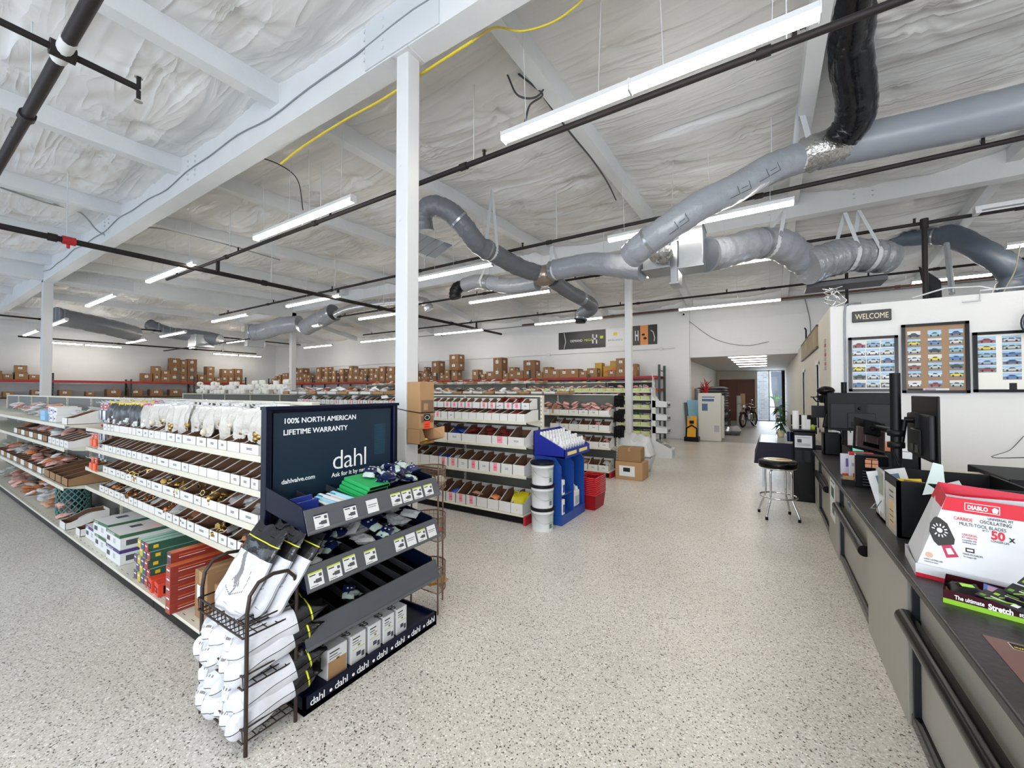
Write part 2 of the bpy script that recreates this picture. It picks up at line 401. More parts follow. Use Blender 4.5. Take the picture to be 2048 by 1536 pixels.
me.polygons.add(len(fs)); me.polygons.foreach_set('loop_start', np.arange(0, len(fs) * 4, 4, dtype=np.int32))
me.polygons.foreach_set('use_smooth', np.ones(len(fs), bool)); me.update()
VIN = M('draped_vinyl', 'e0e1e2', .3); n, l, b = nodes(VIN)
tc = n.new('ShaderNodeTexCoord'); mp = n.new('ShaderNodeMapping'); mp.inputs['Scale'].default_value = (.45, 3.4, 1); l.new(tc.outputs['Object'], mp.inputs[0])
n1 = n.new('ShaderNodeTexNoise'); n1.noise_type = 'RIDGED_MULTIFRACTAL'; n1.inputs['Scale'].default_value = 1.5; n1.inputs['Detail'].default_value = 2.2; n1.inputs['Distortion'].default_value = .9; n1.inputs['Offset'].default_value = .9; l.new(mp.outputs[0], n1.inputs[0])
bp = n.new('ShaderNodeBump'); bp.inputs['Strength'].default_value = .55; bp.inputs['Distance'].default_value = .025; l.new(n1.outputs[0], bp.inputs['Height']); l.new(bp.outputs[0], b.inputs['Normal'])
n2 = n.new('ShaderNodeTexNoise'); n2.inputs['Scale'].default_value = .6; n2.inputs['Detail'].default_value = 6; l.new(tc.outputs['Object'], n2.inputs[0])
rr = n.new('ShaderNodeValToRGB'); rr.color_ramp.elements[0].position = .3; rr.color_ramp.elements[0].color = lin('d6d6d4'); rr.color_ramp.elements[1].position = .6; rr.color_ramp.elements[1].color = lin('e6e7e8')
l.new(n2.outputs[0], rr.inputs[0]); l.new(rr.outputs[0], b.inputs['Base Color'])
me.materials.append(VIN); o = bpy.data.objects.new('ceiling', me); COL.objects.link(o); o['kind'] = 'structure'
mb = MB(); mb.box(XL - .2, XR + .2, YB - .2, YH + .2, 5.65, 5.75, WALLP); struct(mb, 'roof_deck_ceiling')

def beamlike(mb, p, q, wd, h, m):
    """a bar from p to q, wd wide, its top at the points, h deep"""
    p, q = Vector(p), Vector(q); s_ = (q - p).cross(Vector((0, 0, 1))).normalized() * wd / 2; dn = Vector((0, 0, -h))
    vs = [p - s_, p + s_, q + s_, q - s_]; vs = vs + [v_ + dn for v_ in vs]
    mb.add(vs, [(0, 3, 2, 1), (4, 5, 6, 7), (0, 1, 5, 4), (1, 2, 6, 5), (2, 3, 7, 6), (3, 0, 4, 7)], m)
for x in PX:
    mb = MB(); wd, h = (.16, .3)
    yy = [YB, 2.6, 9.6, YH]
    for a, b in zip(yy, yy[1:]): beamlike(mb, (x, a, float(zc(x, a)) + .04), (x, b, float(zc(x, b)) + .04), wd, h, WOOD)
    struct(mb, 'ceiling_beam')
BOLT = M('painted_steel_plate', 'd4d9de', .35)
def bolted(mb, x, z0, z1, y, side):
    for dx in (-.13, .13):
        for dz in (.12, .2, .32, .4): mb.cyl((x + dx, y, z0 + dz), (x + dx, y + side * .02, z0 + dz), .017, BOLT, 6)
mb = MB(); mb.box(XL, XR, 2.5, 2.72, 4.63, 5.24, WOOD)
for x in (-2.78, -6.9, -11, -17.2): bolted(mb, x - .35, 4.63, 5.2, 2.5, -1)
mb.box(-3.25, -2.3, 2.485, 2.5, 4.64, 5.1, BOLT); struct(mb, 'ceiling_beam')
mb = MB(); mb.tube(spline([(x, 2.485, 4.86 + .03 * math.sin(x * 1.7) + .02 * math.sin(x * 4)) for x in np.arange(-17, .2, .8)], 3), .008, M('grey_cable', '8a8f94', .5), 5)
solo(mb, 'cable', 'thin grey cable tacked along the near face of the long ceiling beam', 'cable')
mb = MB(); mb.box(XL, XR, 9.5, 9.72, 4.93, 5.5, WOOD)
for x in (1.5, .2, -2.78, -8, -17.2): bolted(mb, x, 4.95, 5.5, 9.5, -1)
struct(mb, 'ceiling_beam')
mb = MB(); mb.box(-17.32, -17.1, YB, YF, 4.68, 5.35, WOOD)
for y in (3.3, 3.6, 3.9, 4.2, 4.5): bolted(mb, -17.0, 4.7, 5.3, y, 1)
mb.box(-17.1, -17.085, 2.75, 4.4, 4.75, 5.05, BOLT)
struct(mb, 'ceiling_beam')
def column(x, y, z, w_=.15):
    mb = MB(); mb.rbox(x - w_ / 2, x + w_ / 2, y - w_ / 2, y + w_ / 2, 0, z, WHITE, .012, 2)
    mb.box(x - .11, x + .11, y - .11, y + .11, 0, .012, WHITE); mb.box(x - .11, x + .11, y - .11, y + .11, z - .015, z, WHITE)
    for zz in (2.2, 3.1, 3.6): mb.cyl((x - .02, y - w_ / 2 - .004, zz), (x - .02, y - w_ / 2, zz), .012, BOLT, 6)
    o = mb.build('column'); o['kind'] = 'structure'
column(-2.78, 2.6, 4.63); column(-17.2, 2.6, 4.68, .2); column(-2.78, 9.6, 4.93); column(-17.2, 9.6, 4.93, .2)
# trims
mb = MB(); mb.box(-2.19, -2.13, YF, YF + .35, 0, 5.6, WALLM); struct(mb, 'wall_return')
# conduits on the far wall
mb = MB(); mb.tube([(XL + 2.5, YF - .02, 2.98), (-2.55, YF - .02, 2.98)], .013, WHITE, 6)
for x in (-7.2, -3.0, -13): mb.box(x - .06, x + .06, YF - .05, YF, 2.93, 3.04, WHITE)
solo(mb, 'conduit', 'white electrical conduit with square junction boxes along the far wall', 'conduit')
mb = MB(); mb.tube([(-16, YF - .03, 4.2), (-2.3, YF - .03, 4.2), (5.5, YF + .05, 4.2)], .02, M('grey_conduit', '8c9094', .4, metal=.5), 6)
solo(mb, 'conduit', 'long grey conduit under the ceiling along the top of the far wall', 'conduit')
mb = MB(); mb.tube(spline([pt(1375, 640, Y=14.22), pt(1430, 678, Y=14.22), pt(1490, 691, Y=14.22), pt(1538, 683, Y=14.22)], 6), .006, INK, 5)
solo(mb, 'cable', 'thin loose cable drooping in a curve across the white header wall', 'cable')
mb = MB(); mb.tube(spline([pt(1610, 598, Y=14.2), pt(1620, 640, Y=14.2), pt(1621, 668, Y=14.2)], 6), .009, INK, 5)
solo(mb, 'cable', 'grey cable hanging down the header wall behind the office partition', 'cable')
# ---------------------------------------------------------------- ceiling lights
def ceiling_light():
    t = thing('ceiling_light', 'x', 'ceiling light')
    mb = MB(); L = 1.21
    mb.prism([(-.045, .0), (-.035, .05), (.035, .05), (.045, .0)], 0, 0, L, WHITE); mb.box(-.004, .004, -.046, .046, -.045, .05, WHITE); mb.box(L - .004, L + .004, -.046, .046, -.045, .05, WHITE)
    mb.build('housing', t, False)
    mb = MB(); mb.prism([(-.044, 0), (-.04, -.025), (-.025, -.042), (.025, -.042), (.04, -.025), (.044, 0)][::-1], 0, .004, L - .004, GLOW); mb.build('diffuser', t, False)
    mb = MB(); mb.tube([(.25, 0, .05), (.22, 0, .95)], .003, BOLT, 4); mb.build('hanger', t, False)
    mb = MB(); mb.tube([(.95, 0, .05), (.98, 0, .95)], .003, BOLT, 4); mb.build('hanger', t, False)
    return t
CL = ceiling_light()
rown = {3.2: 'the nearest row', 6.25: 'the second row', 8.65: 'the third row', 12.3: 'the far wall row'}
for y, rn in rown.items():
    for k, x in enumerate((-2.12, -6.82, -11.5, -16.2, -20.9, -25)):
        if y == 12.3 and k > 4: continue
        for h in (0, 1):
            z = 3.98 if x > -19 else 3.8
            if y == 12.3: z = 3.9
            place(CL, (x + 1.22 * h, y, z), 0, f'tube light in {rn}, {ORD[k]} pair from the counter side, {"nearer" if h else "farther"} tube', 'suspended tube lights')
for k, (x, y) in enumerate(((2.65, 3.2), (2.65, 6.25), (-2.12, .1), (2.65, .1), (-2.12, -2.9), (2.65, -2.9), (-6.82, -2.9))):  # out-of-view pairs continuing the rows, added to brighten floor and walls
    for h in (0, 1): place(CL, (x + 1.22 * h, y, 3.98), 0, f'unseen tube light added to brighten the floor and office wall, {ORD[k]} pair, {["farther", "nearer"][h]} tube', 'suspended tube lights')
for k, (x, y, z) in enumerate(((3.5, 10.4, 4.05), (2.75, 12.4, 4.0))):
    place(CL, (x, y, z), 0, ['glowing tube light hanging above the office room behind the clock', 'glowing tube light deep over the office room by the far wall'][k], 'suspended tube lights')
for j, y0 in enumerate((3.8, 10.1)):
    for h in (0, 1):
        place(CL, (-26.1, y0 + 1.3 * h, 3.68), PI / 2, f'end wall tube light above the {["empty stretch of red shelf", "corner carton stacks"][j]}, {["nearer", "farther"][h]} tube', 'suspended tube lights')
UN = thing('ceiling_light', 'unlit white tube fixture under the dim roof over the office', 'ceiling light', (2.62, 8.7, 4.22))
mb = MB(); mb.box(0, 1.9, -.05, .05, 0, .06, WHITE); mb.box(0, .06, -.07, .07, -.05, 0, WHITE); mb.build('housing', UN, False)
mb = MB(); mb.cyl((.06, 0, -.02), (1.84, 0, -.02), .013, PAPER, 8); mb.build('tube', UN, False)
# recessed bars of the back room
for k, y in enumerate((14.7, 15.9, 17.1, 18.6, 20.3)):
    t = thing('ceiling_light', f'bright recessed light bar in the low back room ceiling, {ORD[k]} from the opening', 'ceiling light', (-.52, y, 2.63), group='recessed back room lights')
    mb = MB(); mb.box(-.55, .53, -.16, .16, .02, .04, WHITE); mb.build('housing', t, False)
    mb = MB(); mb.box(-.52, .5, -.13, .13, 0, .02, GLOW2); mb.build('diffuser', t, False)

# ---------------------------------------------------------------- sprinkler pipes
def pipe(name, label, pts, r, m=PIPE, extra=None, cat='pipe'):
    t = thing(name, label, cat, pts[0])
    mb = MB(); mb.tube(pts, r, m, 10); mb.build('pipe_run', t)
    p0, p1 = Vector(pts[0]), Vector(pts[-1]); L = (p1 - p0).length; n = max(2, int(L / 3.0))
    for i in range(1, n):
        c = p0.lerp(p1, i / n)
        dv = (p1 - p0).normalized() * .05; mb = MB(); mb.tube([c - dv, c + dv], r * 1.35, m, 10); mb.build('coupling', t)
        mb = MB(); mb.tube([c + dv * 3, c + dv * 3 + Vector((0, 0, max(.2, float(zc(c.x, c.y)) - c.z - .05)))], .006, BOLT, 5); mb.build('hanger_rod', t)
    return t
def sprinkler(t, c, up=True):
    mb = MB(); s_ = 1 if up else -1; mb.cyl(c, (c[0], c[1], c[2] + .09 * s_), .016, PIPE, 8); mb.cyl((c[0], c[1], c[2] + .09 * s_), (c[0], c[1], c[2] + .1 * s_), .03, CHROME, 10)
    mb.tube([(c[0] - .018, c[1], c[2] + .03 * s_), (c[0] - .024, c[1], c[2] + .07 * s_), (c[0], c[1], c[2] + .09 * s_)], .004, CHROME, 5)
    mb.build('sprinkler_head', t)
t = pipe('sprinkler_pipe', 'thick black main pipe crossing under the lights towards the far wall', [(-9.35, YB, 3.94), (-9.35, 13.95, 3.94)], .045)
mb = MB(); mb.cyl((-9.35, 1.55, 3.94), (-9.35, 1.7, 3.94), .065, RED, 12); mb.cyl((-9.35, 1.62, 3.94), (-9.35, 1.62, 3.82), .02, RED); tag(mb.build('red_coupling', t), 'red pipe coupling')
for y in (3.68, 6.38, 8.8, 12.25, .75):
    mb = MB(); mb.cyl((-9.35, y, 3.94), (-9.35, y, 4.2), .035, PIPE); mb.build('riser', t)
for y, x0, x1, r, lb in ((.75, -13, 1, .045, 'near black pipe crossing the ceiling corner above the near bins'), (3.68, -12, 6, .03, 'black branch pipe running beside the longest tube light'),
                         (6.38, -16, 6.3, .028, 'black branch pipe passing above the fat grey duct'), (8.8, -16, 6.3, .028, 'black branch pipe in front of the second long beam'),
                         (12.25, -16, 6.3, .028, 'black branch pipe just before the far wall')):
    t = pipe('sprinkler_pipe', lb, [(x0, y, 4.2), (x1, y, 4.2)], r)
    for x in np.arange(x0 + .6, x1, 2.9): sprinkler(t, (x, y, 4.2))
    if y == .75:
        mb = MB(); mb.cyl((-4.75, .75, 4.2), (-4.42, .75, 4.2), .049, PAPER); tag(mb.build('label_band', t), 'white label band round the pipe')
        mb = MB(); mb.cyl((-4.62, -.2, 4.2), (-4.62, 1.2, 4.2), .026, PIPE); mb.cyl((-4.62, .68, 4.2), (-4.62, .82, 4.2), .06, PIPE); mb.build('branch', t)
        sprinkler(t, (-4.62, 1.2, 4.18), False); sprinkler(t, (-4.62, 1.2, 4.2))
pipe('pipe', 'rusty brown pipe along the far wall under the roof', [(-8, 13.4, 4.12), (6.3, 13.4, 4.12)], .03, M('rusty_pipe', '5a3a2c', .6, noise=.2))
pipe('pipe', 'thin dark pipe over the left storage racks', [(-27, 8.2, 3.7), (-17.6, 8.2, 3.7)], .028)
pipe('pipe', 'dark pipe low along the end wall over the red shelf', [(-26.4, 3.2, 3.85), (-26.4, 12.5, 3.85)], .035)
pipe('pipe', 'dark pipe near the ceiling of the left storage end', [(-22.5, 0, 4.2), (-22.5, 13, 4.2)], .03)
t = thing('pipe', 'vertical black pipe rising behind the office partition', 'pipe', (2.1, 8.75, 0))
mb = MB(); mb.cyl((2.1, 8.75, 0), (2.1, 8.75, 4.2), .035, PIPE); mb.build('pipe_run', t)
mb = MB(); mb.cyl((2.1, 8.75, 4.1), (2.1, 8.75, 4.25), .05, PIPE); mb.build('coupling', t)
t = thing('pipe', 'thin vertical black pipe further behind the office partition', 'pipe', (1.35, 10.3, 0))
mb = MB(); mb.cyl((1.35, 10.3, 0), (1.35, 10.3, 4.1), .028, PIPE); mb.build('pipe_run', t)
t = thing('support_post', 'slanted galvanised post standing on the office partition top', 'post', (2.05, 7.3, 2.74))
mb = MB(); mb.tube([pt(1904, 587, Y=7.28), pt(1893, 487, Y=7.6)], .03, STEEL, 10); mb.build('post', t)

# ---------------------------------------------------------------- air ducts
def wrinkled(pts, r, k=10, amp=.05, seed=1, taper=None):
    P = spline(pts, k); rnd = random.Random(seed); R = []
    for i in range(len(P)):
        q = i / (len(P) - 1); rr_ = r if taper is None else r + (taper - r) * q
        R.append(rr_ * (1 + amp * (rnd.random() - .5) * 2))
    return P, R
def duct(label, pts, r, m, amp=.04, seed=1, collars=(), taper=None, k=10, name='air_duct', straps=()):
    t = thing(name, label, 'air duct', pts[0]); P, R = wrinkled(pts, r, k, amp, seed, taper)
    mb = MB(); mb.tube(P, R, m, 20); mb.build('duct_body', t)
    for q in collars:
        i = min(len(P) - 2, int(q * (len(P) - 1))); mb = MB(); mb.tube([P[i], P[i + 1]], max(R[i], R[i + 1]) * 1.05, STEEL, 20); tag(mb.build('collar', t), 'shiny metal collar of the duct')
    for q, top in straps:
        i = int(q * (len(P) - 1)); c = P[i]; rr_ = R[i] * 1.03; dn = (P[min(i + 1, len(P) - 1)] - P[i]).normalized(); sd = dn.cross(Vector((0, 0, 1))).normalized()
        mb = MB(); loop = [c + sd * (rr_ * math.cos(a)) + Vector((0, 0, rr_ * math.sin(a))) for a in np.linspace(PI, 2 * PI, 12)]
        loop = [c - sd * rr_ + (Vector(top) - c) * 1.0 * Vector((1, 1, 1)).length * 0 + Vector((0, 0, 0))] + loop
        loop = [Vector(top)] + loop + [Vector(top)]
        for a, b in zip(loop, loop[1:]):
            wv = dn * .035; mb.add([a - wv, a + wv, b + wv, b - wv], [(0, 1, 2, 3)], BOLT)
        mb.build('strap', t)
    return t, P
D = lambda px, py, d: tuple(pt(px, py, d=d))
duct('big smooth blue-grey duct running down from the roof over the counter', [D(2260, 150, 3.7), D(2048, 212, 4.1), D(1850, 258, 4.6), D(1690, 292, 5.0), D(1640, 303, 5.1)], .215, M('smooth_duct', '9299a2', .35, noise=.06, bump=.1, bscale=6), .01, 2)
t, P = duct('fat grey wrapped duct sloping down to the metal plenum box', [D(1612, 312, 5.15), D(1540, 338, 5.2), D(1470, 378, 5.25), D(1400, 412, 5.3), D(1330, 460, 5.45), D(1285, 492, 5.65), D(1262, 512, 5.85)], .187, DUCT, .025, 3, (.0, .78), straps=((.03, pt(1598, 205, d=5.2)),))
mb = MB()
for q in (.22, .36, .62):      # printed boxes on the wrap
    i = int(q * (len(P) - 1)); c = P[i]; dn = (P[i + 1] - P[i]).normalized(); s_ = (CAM - c); s_ = (s_ - dn * s_.dot(dn)).normalized(); u_ = dn.cross(s_)
    c = c + s_ * .189 - u_ * .03 * (1 if u_.z > 0 else -1)
    for a, b in (((-.13, -.05), (-.13, .05)), ((-.13, -.05), (.0, -.05)), ((.02, .05), (.02, -.05)), ((.02, -.05), (.15, -.05)), ((-.1, 0), (-.02, 0))):
        mb.tube([c + dn * a[0] + u_ * a[1], c + dn * b[0] + u_ * b[1]], .004, INK, 4)
mb.build('printed_marks', t)
t = thing('duct_tee', 'crumpled silver foil joint where the black duct meets the grey ones', 'air duct', D(1640, 300, 5.1))
P_, R_ = wrinkled([D(1612, 312, 5.16), D(1640, 300, 5.05), D(1700, 286, 4.98)], .215, 4, .06, 6); mb = MB(); mb.tube(P_, R_, M('foil', 'b9b9b6', .25, metal=.8, bump=1, bscale=18), 18); mb.build('foil_sleeve', t)
duct('shiny black plastic-wrapped duct hanging down from the roof', [D(1722, -120, 3.5), D(1712, 10, 3.9), D(1700, 100, 4.25), D(1712, 190, 4.5), D(1708, 240, 4.65), D(1682, 275, 4.8)], .19, DUCTK, .035, 4)
duct('black plastic-wrapped duct lying under the roof above the longest tube light', [D(1555, 36, 4.2), D(1620, 25, 4.1), D(1700, -5, 3.9), D(1800, -40, 3.8)], .13, DUCTK, .1, 5)
# plenum boxes
def gbox(label, c, sx, sy, sz, name='duct_plenum'):
    t = thing(name, label, 'duct box', c); mb = MB(); mb.rbox(c[0] - sx, c[0] + sx, c[1] - sy, c[1] + sy, c[2] - sz, c[2] + sz, STEEL, .01, 1)
    mb.build('metal_box', t); mb = MB()
    for z in (-sz, sz): mb.box(c[0] - sx - .012, c[0] + sx + .012, c[1] - sy - .012, c[1] + sy + .012, c[2] + z - .012, c[2] + z + .012, STEEL)
    mb.build('flange', t); return t
c1 = pt(1318, 520, d=6.6); c2 = pt(1385, 500, d=6.2); c3 = pt(1352, 530, d=6.5)
gbox('galvanised box at the end of the long grey duct beside the white column', c1, .2, .25, .2); gbox('tall galvanised box between the two big wrapped ducts', c2, .17, .2, .3)
gbox('narrow galvanised box squeezed between two larger duct boxes', c3, .06, .18, .33)
t = thing('duct_tee', 'silver foil elbow on top of the galvanised box', 'air duct', pt(1315, 500, d=6.3)); mb = MB(); P_, R_ = wrinkled([pt(1300, 512, d=6.3), pt(1322, 500, d=6.2), pt(1330, 515, d=6.3)], .13, 5, .12, 8); mb.tube(P_, R_, _MC['foil'], 14); mb.build('foil_sleeve', t)
duct('grey wrapped duct passing the top of the second column to a five-way joint', [D(1288, 538, 6.7), D(1240, 532, 7.0), D(1180, 528, 7.5), D(1105, 541, 8.1)], .2, DUCT, .03, 9, (.98,), straps=((.97, pt(1104, 492, d=8.1)),))
t = thing('duct_tee', 'copper-coloured foil joint where four ducts meet', 'air duct', D(1088, 550, 8.3)); mb = MB(); mb.sphere(D(1088, 552, 8.3), .26, M('coppery_foil', 'a89a8e', .3, metal=.7, bump=.8, bscale=16), 16, (1, 1, .8)); mb.build('foil_sleeve', t)
duct('crumpled grey duct arching up and curling down behind the near column', [D(1080, 548, 8.3), D(1040, 535, 7.9), D(990, 508, 7.4), D(955, 488, 7.1), D(930, 455, 6.9), D(900, 424, 6.8), D(865, 412, 6.8), D(845, 430, 6.85), D(848, 462, 6.9)], .17, DUCTD, .05, 10, (.3, .55), straps=((.28, pt(985, 380, d=7.4)),))
t = thing('ceiling_diffuser', 'flat grey square diffuser plate at the end of the curling duct', 'vent', D(868, 488, 6.9)); mb = MB(); mb.add([D(838, 465, 6.6), D(905, 490, 6.9), D(870, 517, 6.6), D(800, 492, 6.3)], [(0, 1, 2, 3), (3, 2, 1, 0)], STEEL)
for f in (.25, .5, .75): mb.tube([Vector(D(838, 465, 6.6)).lerp(Vector(D(905, 490, 6.9)), f) - Vector((0, 0, .01)), Vector(D(800, 492, 6.3)).lerp(Vector(D(870, 517, 6.6)), f) - Vector((0, 0, .01))], .006, GREYP, 4)
mb.build('plate', t)
duct('lilac-grey wrapped duct running away to a black end', [D(1075, 565, 8.6), D(1020, 572, 9.0), D(960, 563, 9.6), D(930, 570, 9.9)], .17, DUCT, .03, 11, (.55,), straps=((.6, pt(985, 500, d=9.3)),))
duct('short black flexible elbow ending the lilac-grey duct', [D(932, 570, 9.9), D(918, 574, 10), D(910, 586, 10), D(912, 597, 10)], .15, M('black_flex', '1c1d20', .4), .12, 12, k=6)
duct('dark grey duct zigzagging towards the far wall', [D(1105, 560, 8.5), D(1135, 582, 9.0), D(1178, 606, 9.8), D(1182, 618, 10), D(1164, 628, 10.2), D(1161, 640, 10.2)], .16, DUCTD, .04, 13, (.3, .97))
duct('dark boot under the zigzag duct', [D(1161, 636, 10.2), D(1161, 646, 10.2)], .13, BLACK, .01, 14)
duct('grey wrapped duct humping over the far tube lights', [D(1412, 510, 6.2), D(1450, 505, 6.3), D(1510, 488, 6.5), D(1560, 490, 6.6), D(1600, 515, 6.8), D(1632, 532, 6.9)], .24, DUCT, .05, 15, (.0, .45), straps=((.5, pt(1570, 420, d=6.5)),))
duct('baggy silver-grey wrapped air handler hanging by straps over the office corner', [D(1612, 535, 6.7), D(1650, 522, 6.7), D(1700, 510, 6.7), D(1745, 512, 6.7), D(1782, 518, 6.7)], .3, DUCTS, .07, 16, straps=((.45, pt(1690, 425, d=6.7)), (.68, pt(1718, 420, d=6.7))), taper=.24)
t = thing('duct_plenum', 'flat dark metal drain pan under the baggy silver air handler', 'duct box', pt(1690, 570, d=6.9)); c = pt(1690, 570, d=6.9); mb = MB(); mb.box(c.x - .55, c.x + .5, c.y - .25, c.y + .25, c.z - .03, c.z + .04, M('dull_metal', '4a4c50', .4, metal=.5)); mb.build('pan', t)
duct('slim blue-grey duct far behind, coming in under the dim roof', [D(1770, 481, 9), D(1830, 476, 8.6), D(1875, 472, 8.3)], .16, M('blue_duct', '5b6878', .4, noise=.1, bump=.3, bscale=10), .02, 17, (.92,))
duct('slate blue duct bending down into the office room', [D(1880, 473, 8.2), D(1905, 472, 8.0), D(1960, 500, 7.6), D(2010, 530, 7.4), D(2025, 560, 7.4), D(2010, 600, 7.4)], .2, M('slate_duct', '56606e', .4, noise=.1, bump=.25, bscale=6), .03, 18)
t = thing('wall_panel', 'tilted grey board leaning on equipment behind the office partition', 'board', pt(1860, 560, d=7.8)); mb = MB(); q = [pt(1837, 533, d=7.6), pt(1879, 560, d=7.4), pt(1882, 610, d=7.4), pt(1852, 605, d=7.6)]
mb.add(q + [v_ + Vector((.03, .04, 0)) for v_ in q], [(0, 1, 2, 3), (7, 6, 5, 4), (0, 4, 5, 1), (1, 5, 6, 2), (2, 6, 7, 3), (3, 7, 4, 0)], DARK); mb.build('board', t)
# far left ducts
duct('short steel-grey duct by the second row column of the left aisle', [D(505, 665, 16), D(530, 662, 16), D(560, 652, 15.6), D(600, 648, 15.5)], .32, DUCT, .02, 19, (.0,))
duct('silver wrapped duct climbing past the distant column', [D(612, 655, 15.5), D(640, 640, 15), D(668, 625, 14.6)], .3, DUCT, .04, 20, (.95,))
duct('thin corrugated silver duct running under the distant roof', [D(672, 630, 14.5), D(700, 618, 14.2), D(760, 608, 13.6), D(830, 602, 13), D(852, 608, 12.8), D(858, 620, 12.8)], .15, M('corrugated_foil', 'c2c4c6', .25, metal=.7), .06, 21, k=14)
gbox('small white-lined duct box hanging far back in the left storage', pt(510, 672, d=17), .12, .35, .45)
gbox('galvanised duct box above the end wall lights', pt(402, 683, d=18), .4, .35, .25)
duct('dusty dark duct along the left storage roof', [D(300, 650, 18), D(340, 665, 18), D(400, 672, 18), D(440, 680, 18)], .25, DUCTD, .05, 22)
duct('dusty grey duct high in the left storage corner', [D(110, 632, 13.5), D(150, 640, 14), D(220, 655, 15), D(270, 668, 16)], .3, DUCTD, .05, 23)

# ---------------------------------------------------------------- loose cables under the roof
def cable(label, pts, r, m, k=8, name='cable'):
    mb = MB(); P = spline(pts, k); mb.tube(P, r, m, 6); return solo(mb, name, label, 'cable', loc=tuple(P[0]))
YC = M('yellow_cable', 'd9c437', .5); BC = M('dark_cable', '3a3d40', .5)
cable('yellow cable stretched along the underside of the long beam', [(-5.3, 2.78, 4.5), (-4.8, 2.77, 4.55), (-4, 2.77, 4.58), (-3.3, 2.76, 4.56), (-2.6, 2.76, 4.6), (-2.15, 2.76, 4.62)], .013, YC)
cable('yellow cable sagging between the beam and the roof edge', [(-2.15, 2.76, 4.62), pt(990, 55, d=3.6), pt(1045, 62, d=3.5), pt(1110, 42, d=3.4), pt(1165, 0, d=3.3), pt(1210, -50, d=3.3)], .009, YC)
cable('coil of dark cable looped below a purlin above the longest tube light', [pt(1015, 150, d=4.6), pt(1035, 190, d=4.6), pt(1070, 195, d=4.6), pt(1090, 170, d=4.6), pt(1085, 130, d=4.6), pt(1055, 122, d=4.6), pt(1032, 140, d=4.6), pt(1065, 170, d=4.6), pt(1085, 190, d=4.6), pt(1060, 210, d=4.4), pt(1050, 245, d=4.2)], .011, BC)
cable('thin dark cable running down along the purlin behind the longest light', [pt(1088, 195, d=5), pt(1140, 265, d=5.3), pt(1185, 320, d=5.8), pt(1215, 365, d=6.3), pt(1232, 400, d=6.8)], .012, BC)
cable('dark curved cable hanging from the roof by the second tube light', [pt(506, 310, d=6), pt(560, 330, d=6), pt(595, 360, d=5.9), pt(606, 420, d=5.9)], .008, BC)
cable('bent grey conduit drooping under the left end of the long beam', [pt(0, 375, d=7), pt(90, 405, d=7.5), pt(160, 425, d=8), pt(200, 465, d=8.3), pt(250, 478, d=8.3), pt(300, 455, d=8.3), pt(420, 480, d=9.5), pt(560, 520, d=11)], .014, M('dull_grey_conduit', '9aa0a2', .4))
cable('pale cable hanging from the slate blue duct to the partition top', [pt(2040, 490, d=6.6), pt(2030, 540, d=6.3), pt(2012, 575, d=6.1), pt(2004, 590, d=5.95)], .008, M('cream_cable', 'd8d3a8', .5))
# ---------------------------------------------------------------- shop shelving (gondolas)
W4 = 1.22
def gondola_proto(shelves, top, deck=.42, closed_back=True, kick=BLACK, rear=True):
    """one 4 ft bay; local x 0..1.22, y 0 = front of base, panel at y = deck + .03; shelves: (z, depth)"""
    t = thing('gondola_shelf', 'x', 'shelving unit')
    yp = deck + .03
    mb = MB(); mb.box(.004, W4 - .004, .02, deck, .012, .085, kick); mb.build('kick_plate', t, False)
    mb = MB(); mb.rbox(.002, W4 - .002, 0, deck, .085, .105, SHELFW, .006, 1)
    for i in range(9): mb.box(.06 + i * .135, .1 + i * .135, .03, .034, .1052, .1056, PEG)
    mb.build('base_deck', t, False)
    mb = MB(); mb.box(0, W4, yp, yp + .02, .1, top - .02, PEG); mb.build('back_panel', t, False)
    for x in (0, W4):
        mb = MB(); mb.rbox(x - .015, x + .015, yp - .02, yp + .04, .0, top, SHELFW, .004, 1)
        for z in np.arange(.2, top - .03, .05): mb.box(x - .004, x + .004, yp - .0205, yp - .02, z, z + .022, DARK)
        mb.build('upright', t, False)
    mb = MB(); mb.box(0, W4, yp - .02, yp + .04, top - .02, top, SHELFW); mb.build('top_rail', t, False)
    for z, d in shelves:
        y0 = yp - d; mb = MB(); mb.box(.003, W4 - .003, y0, yp, z - .012, z, SHELFW)
        mb.rbox(.003, W4 - .003, y0 - .012, y0, z - .034, z + .004, SHELFW, .003, 1)
        for x in (.01, W4 - .016): mb.prism([(y0 + .02, z - .012), (yp, z - .012), (yp, z - .09), (y0 + .06, z - .03)], 0, x, x + .005, SHELFW)
        mb.build('shelf', t, False)
    if rear:
        yb = yp + .02
        mb = MB(); mb.box(.002, W4 - .002, yb, yb + .42, .085, .105, SHELFW); mb.box(.004, W4 - .004, yb, yb + .4, .012, .085, kick); mb.build('rear_deck', t, False)
        for z, d in shelves[:3]:
            mb = MB(); mb.box(.003, W4 - .003, yb, yb + .32, z - .03, z, SHELFW); mb.build('rear_shelf', t, False)
    return t
XE = -2.4
rows = {1: 1.07, 2: 4.05, 3: 7.05, 4: 9.97}
shelf_z = {1: [.55, .75, .96, 1.165], 2: [.55, .90, 1.19], 3: [.52, .83, 1.12, 1.35], 4: [.5, .72, .9, 1.14, 1.36, 1.55]}
aisle = {1: 'front aisle', 2: 'second aisle', 3: 'third aisle', 4: 'fourth aisle'}
P1 = gondola_proto([(z, .29) for z in shelf_z[1]], 1.48)
P1b = gondola_proto([(.56, .45), (.96, .45), (1.2, .45)], 1.48)
P2 = gondola_proto([(z, .38) for z in shelf_z[2]], 1.5, rear=False)
P3 = gondola_proto([(z, .36) for z in shelf_z[3][:3]], 1.5)
P4 = gondola_proto([(z, .33) for z in shelf_z[4]], 1.8, rear=False)
_first = {}
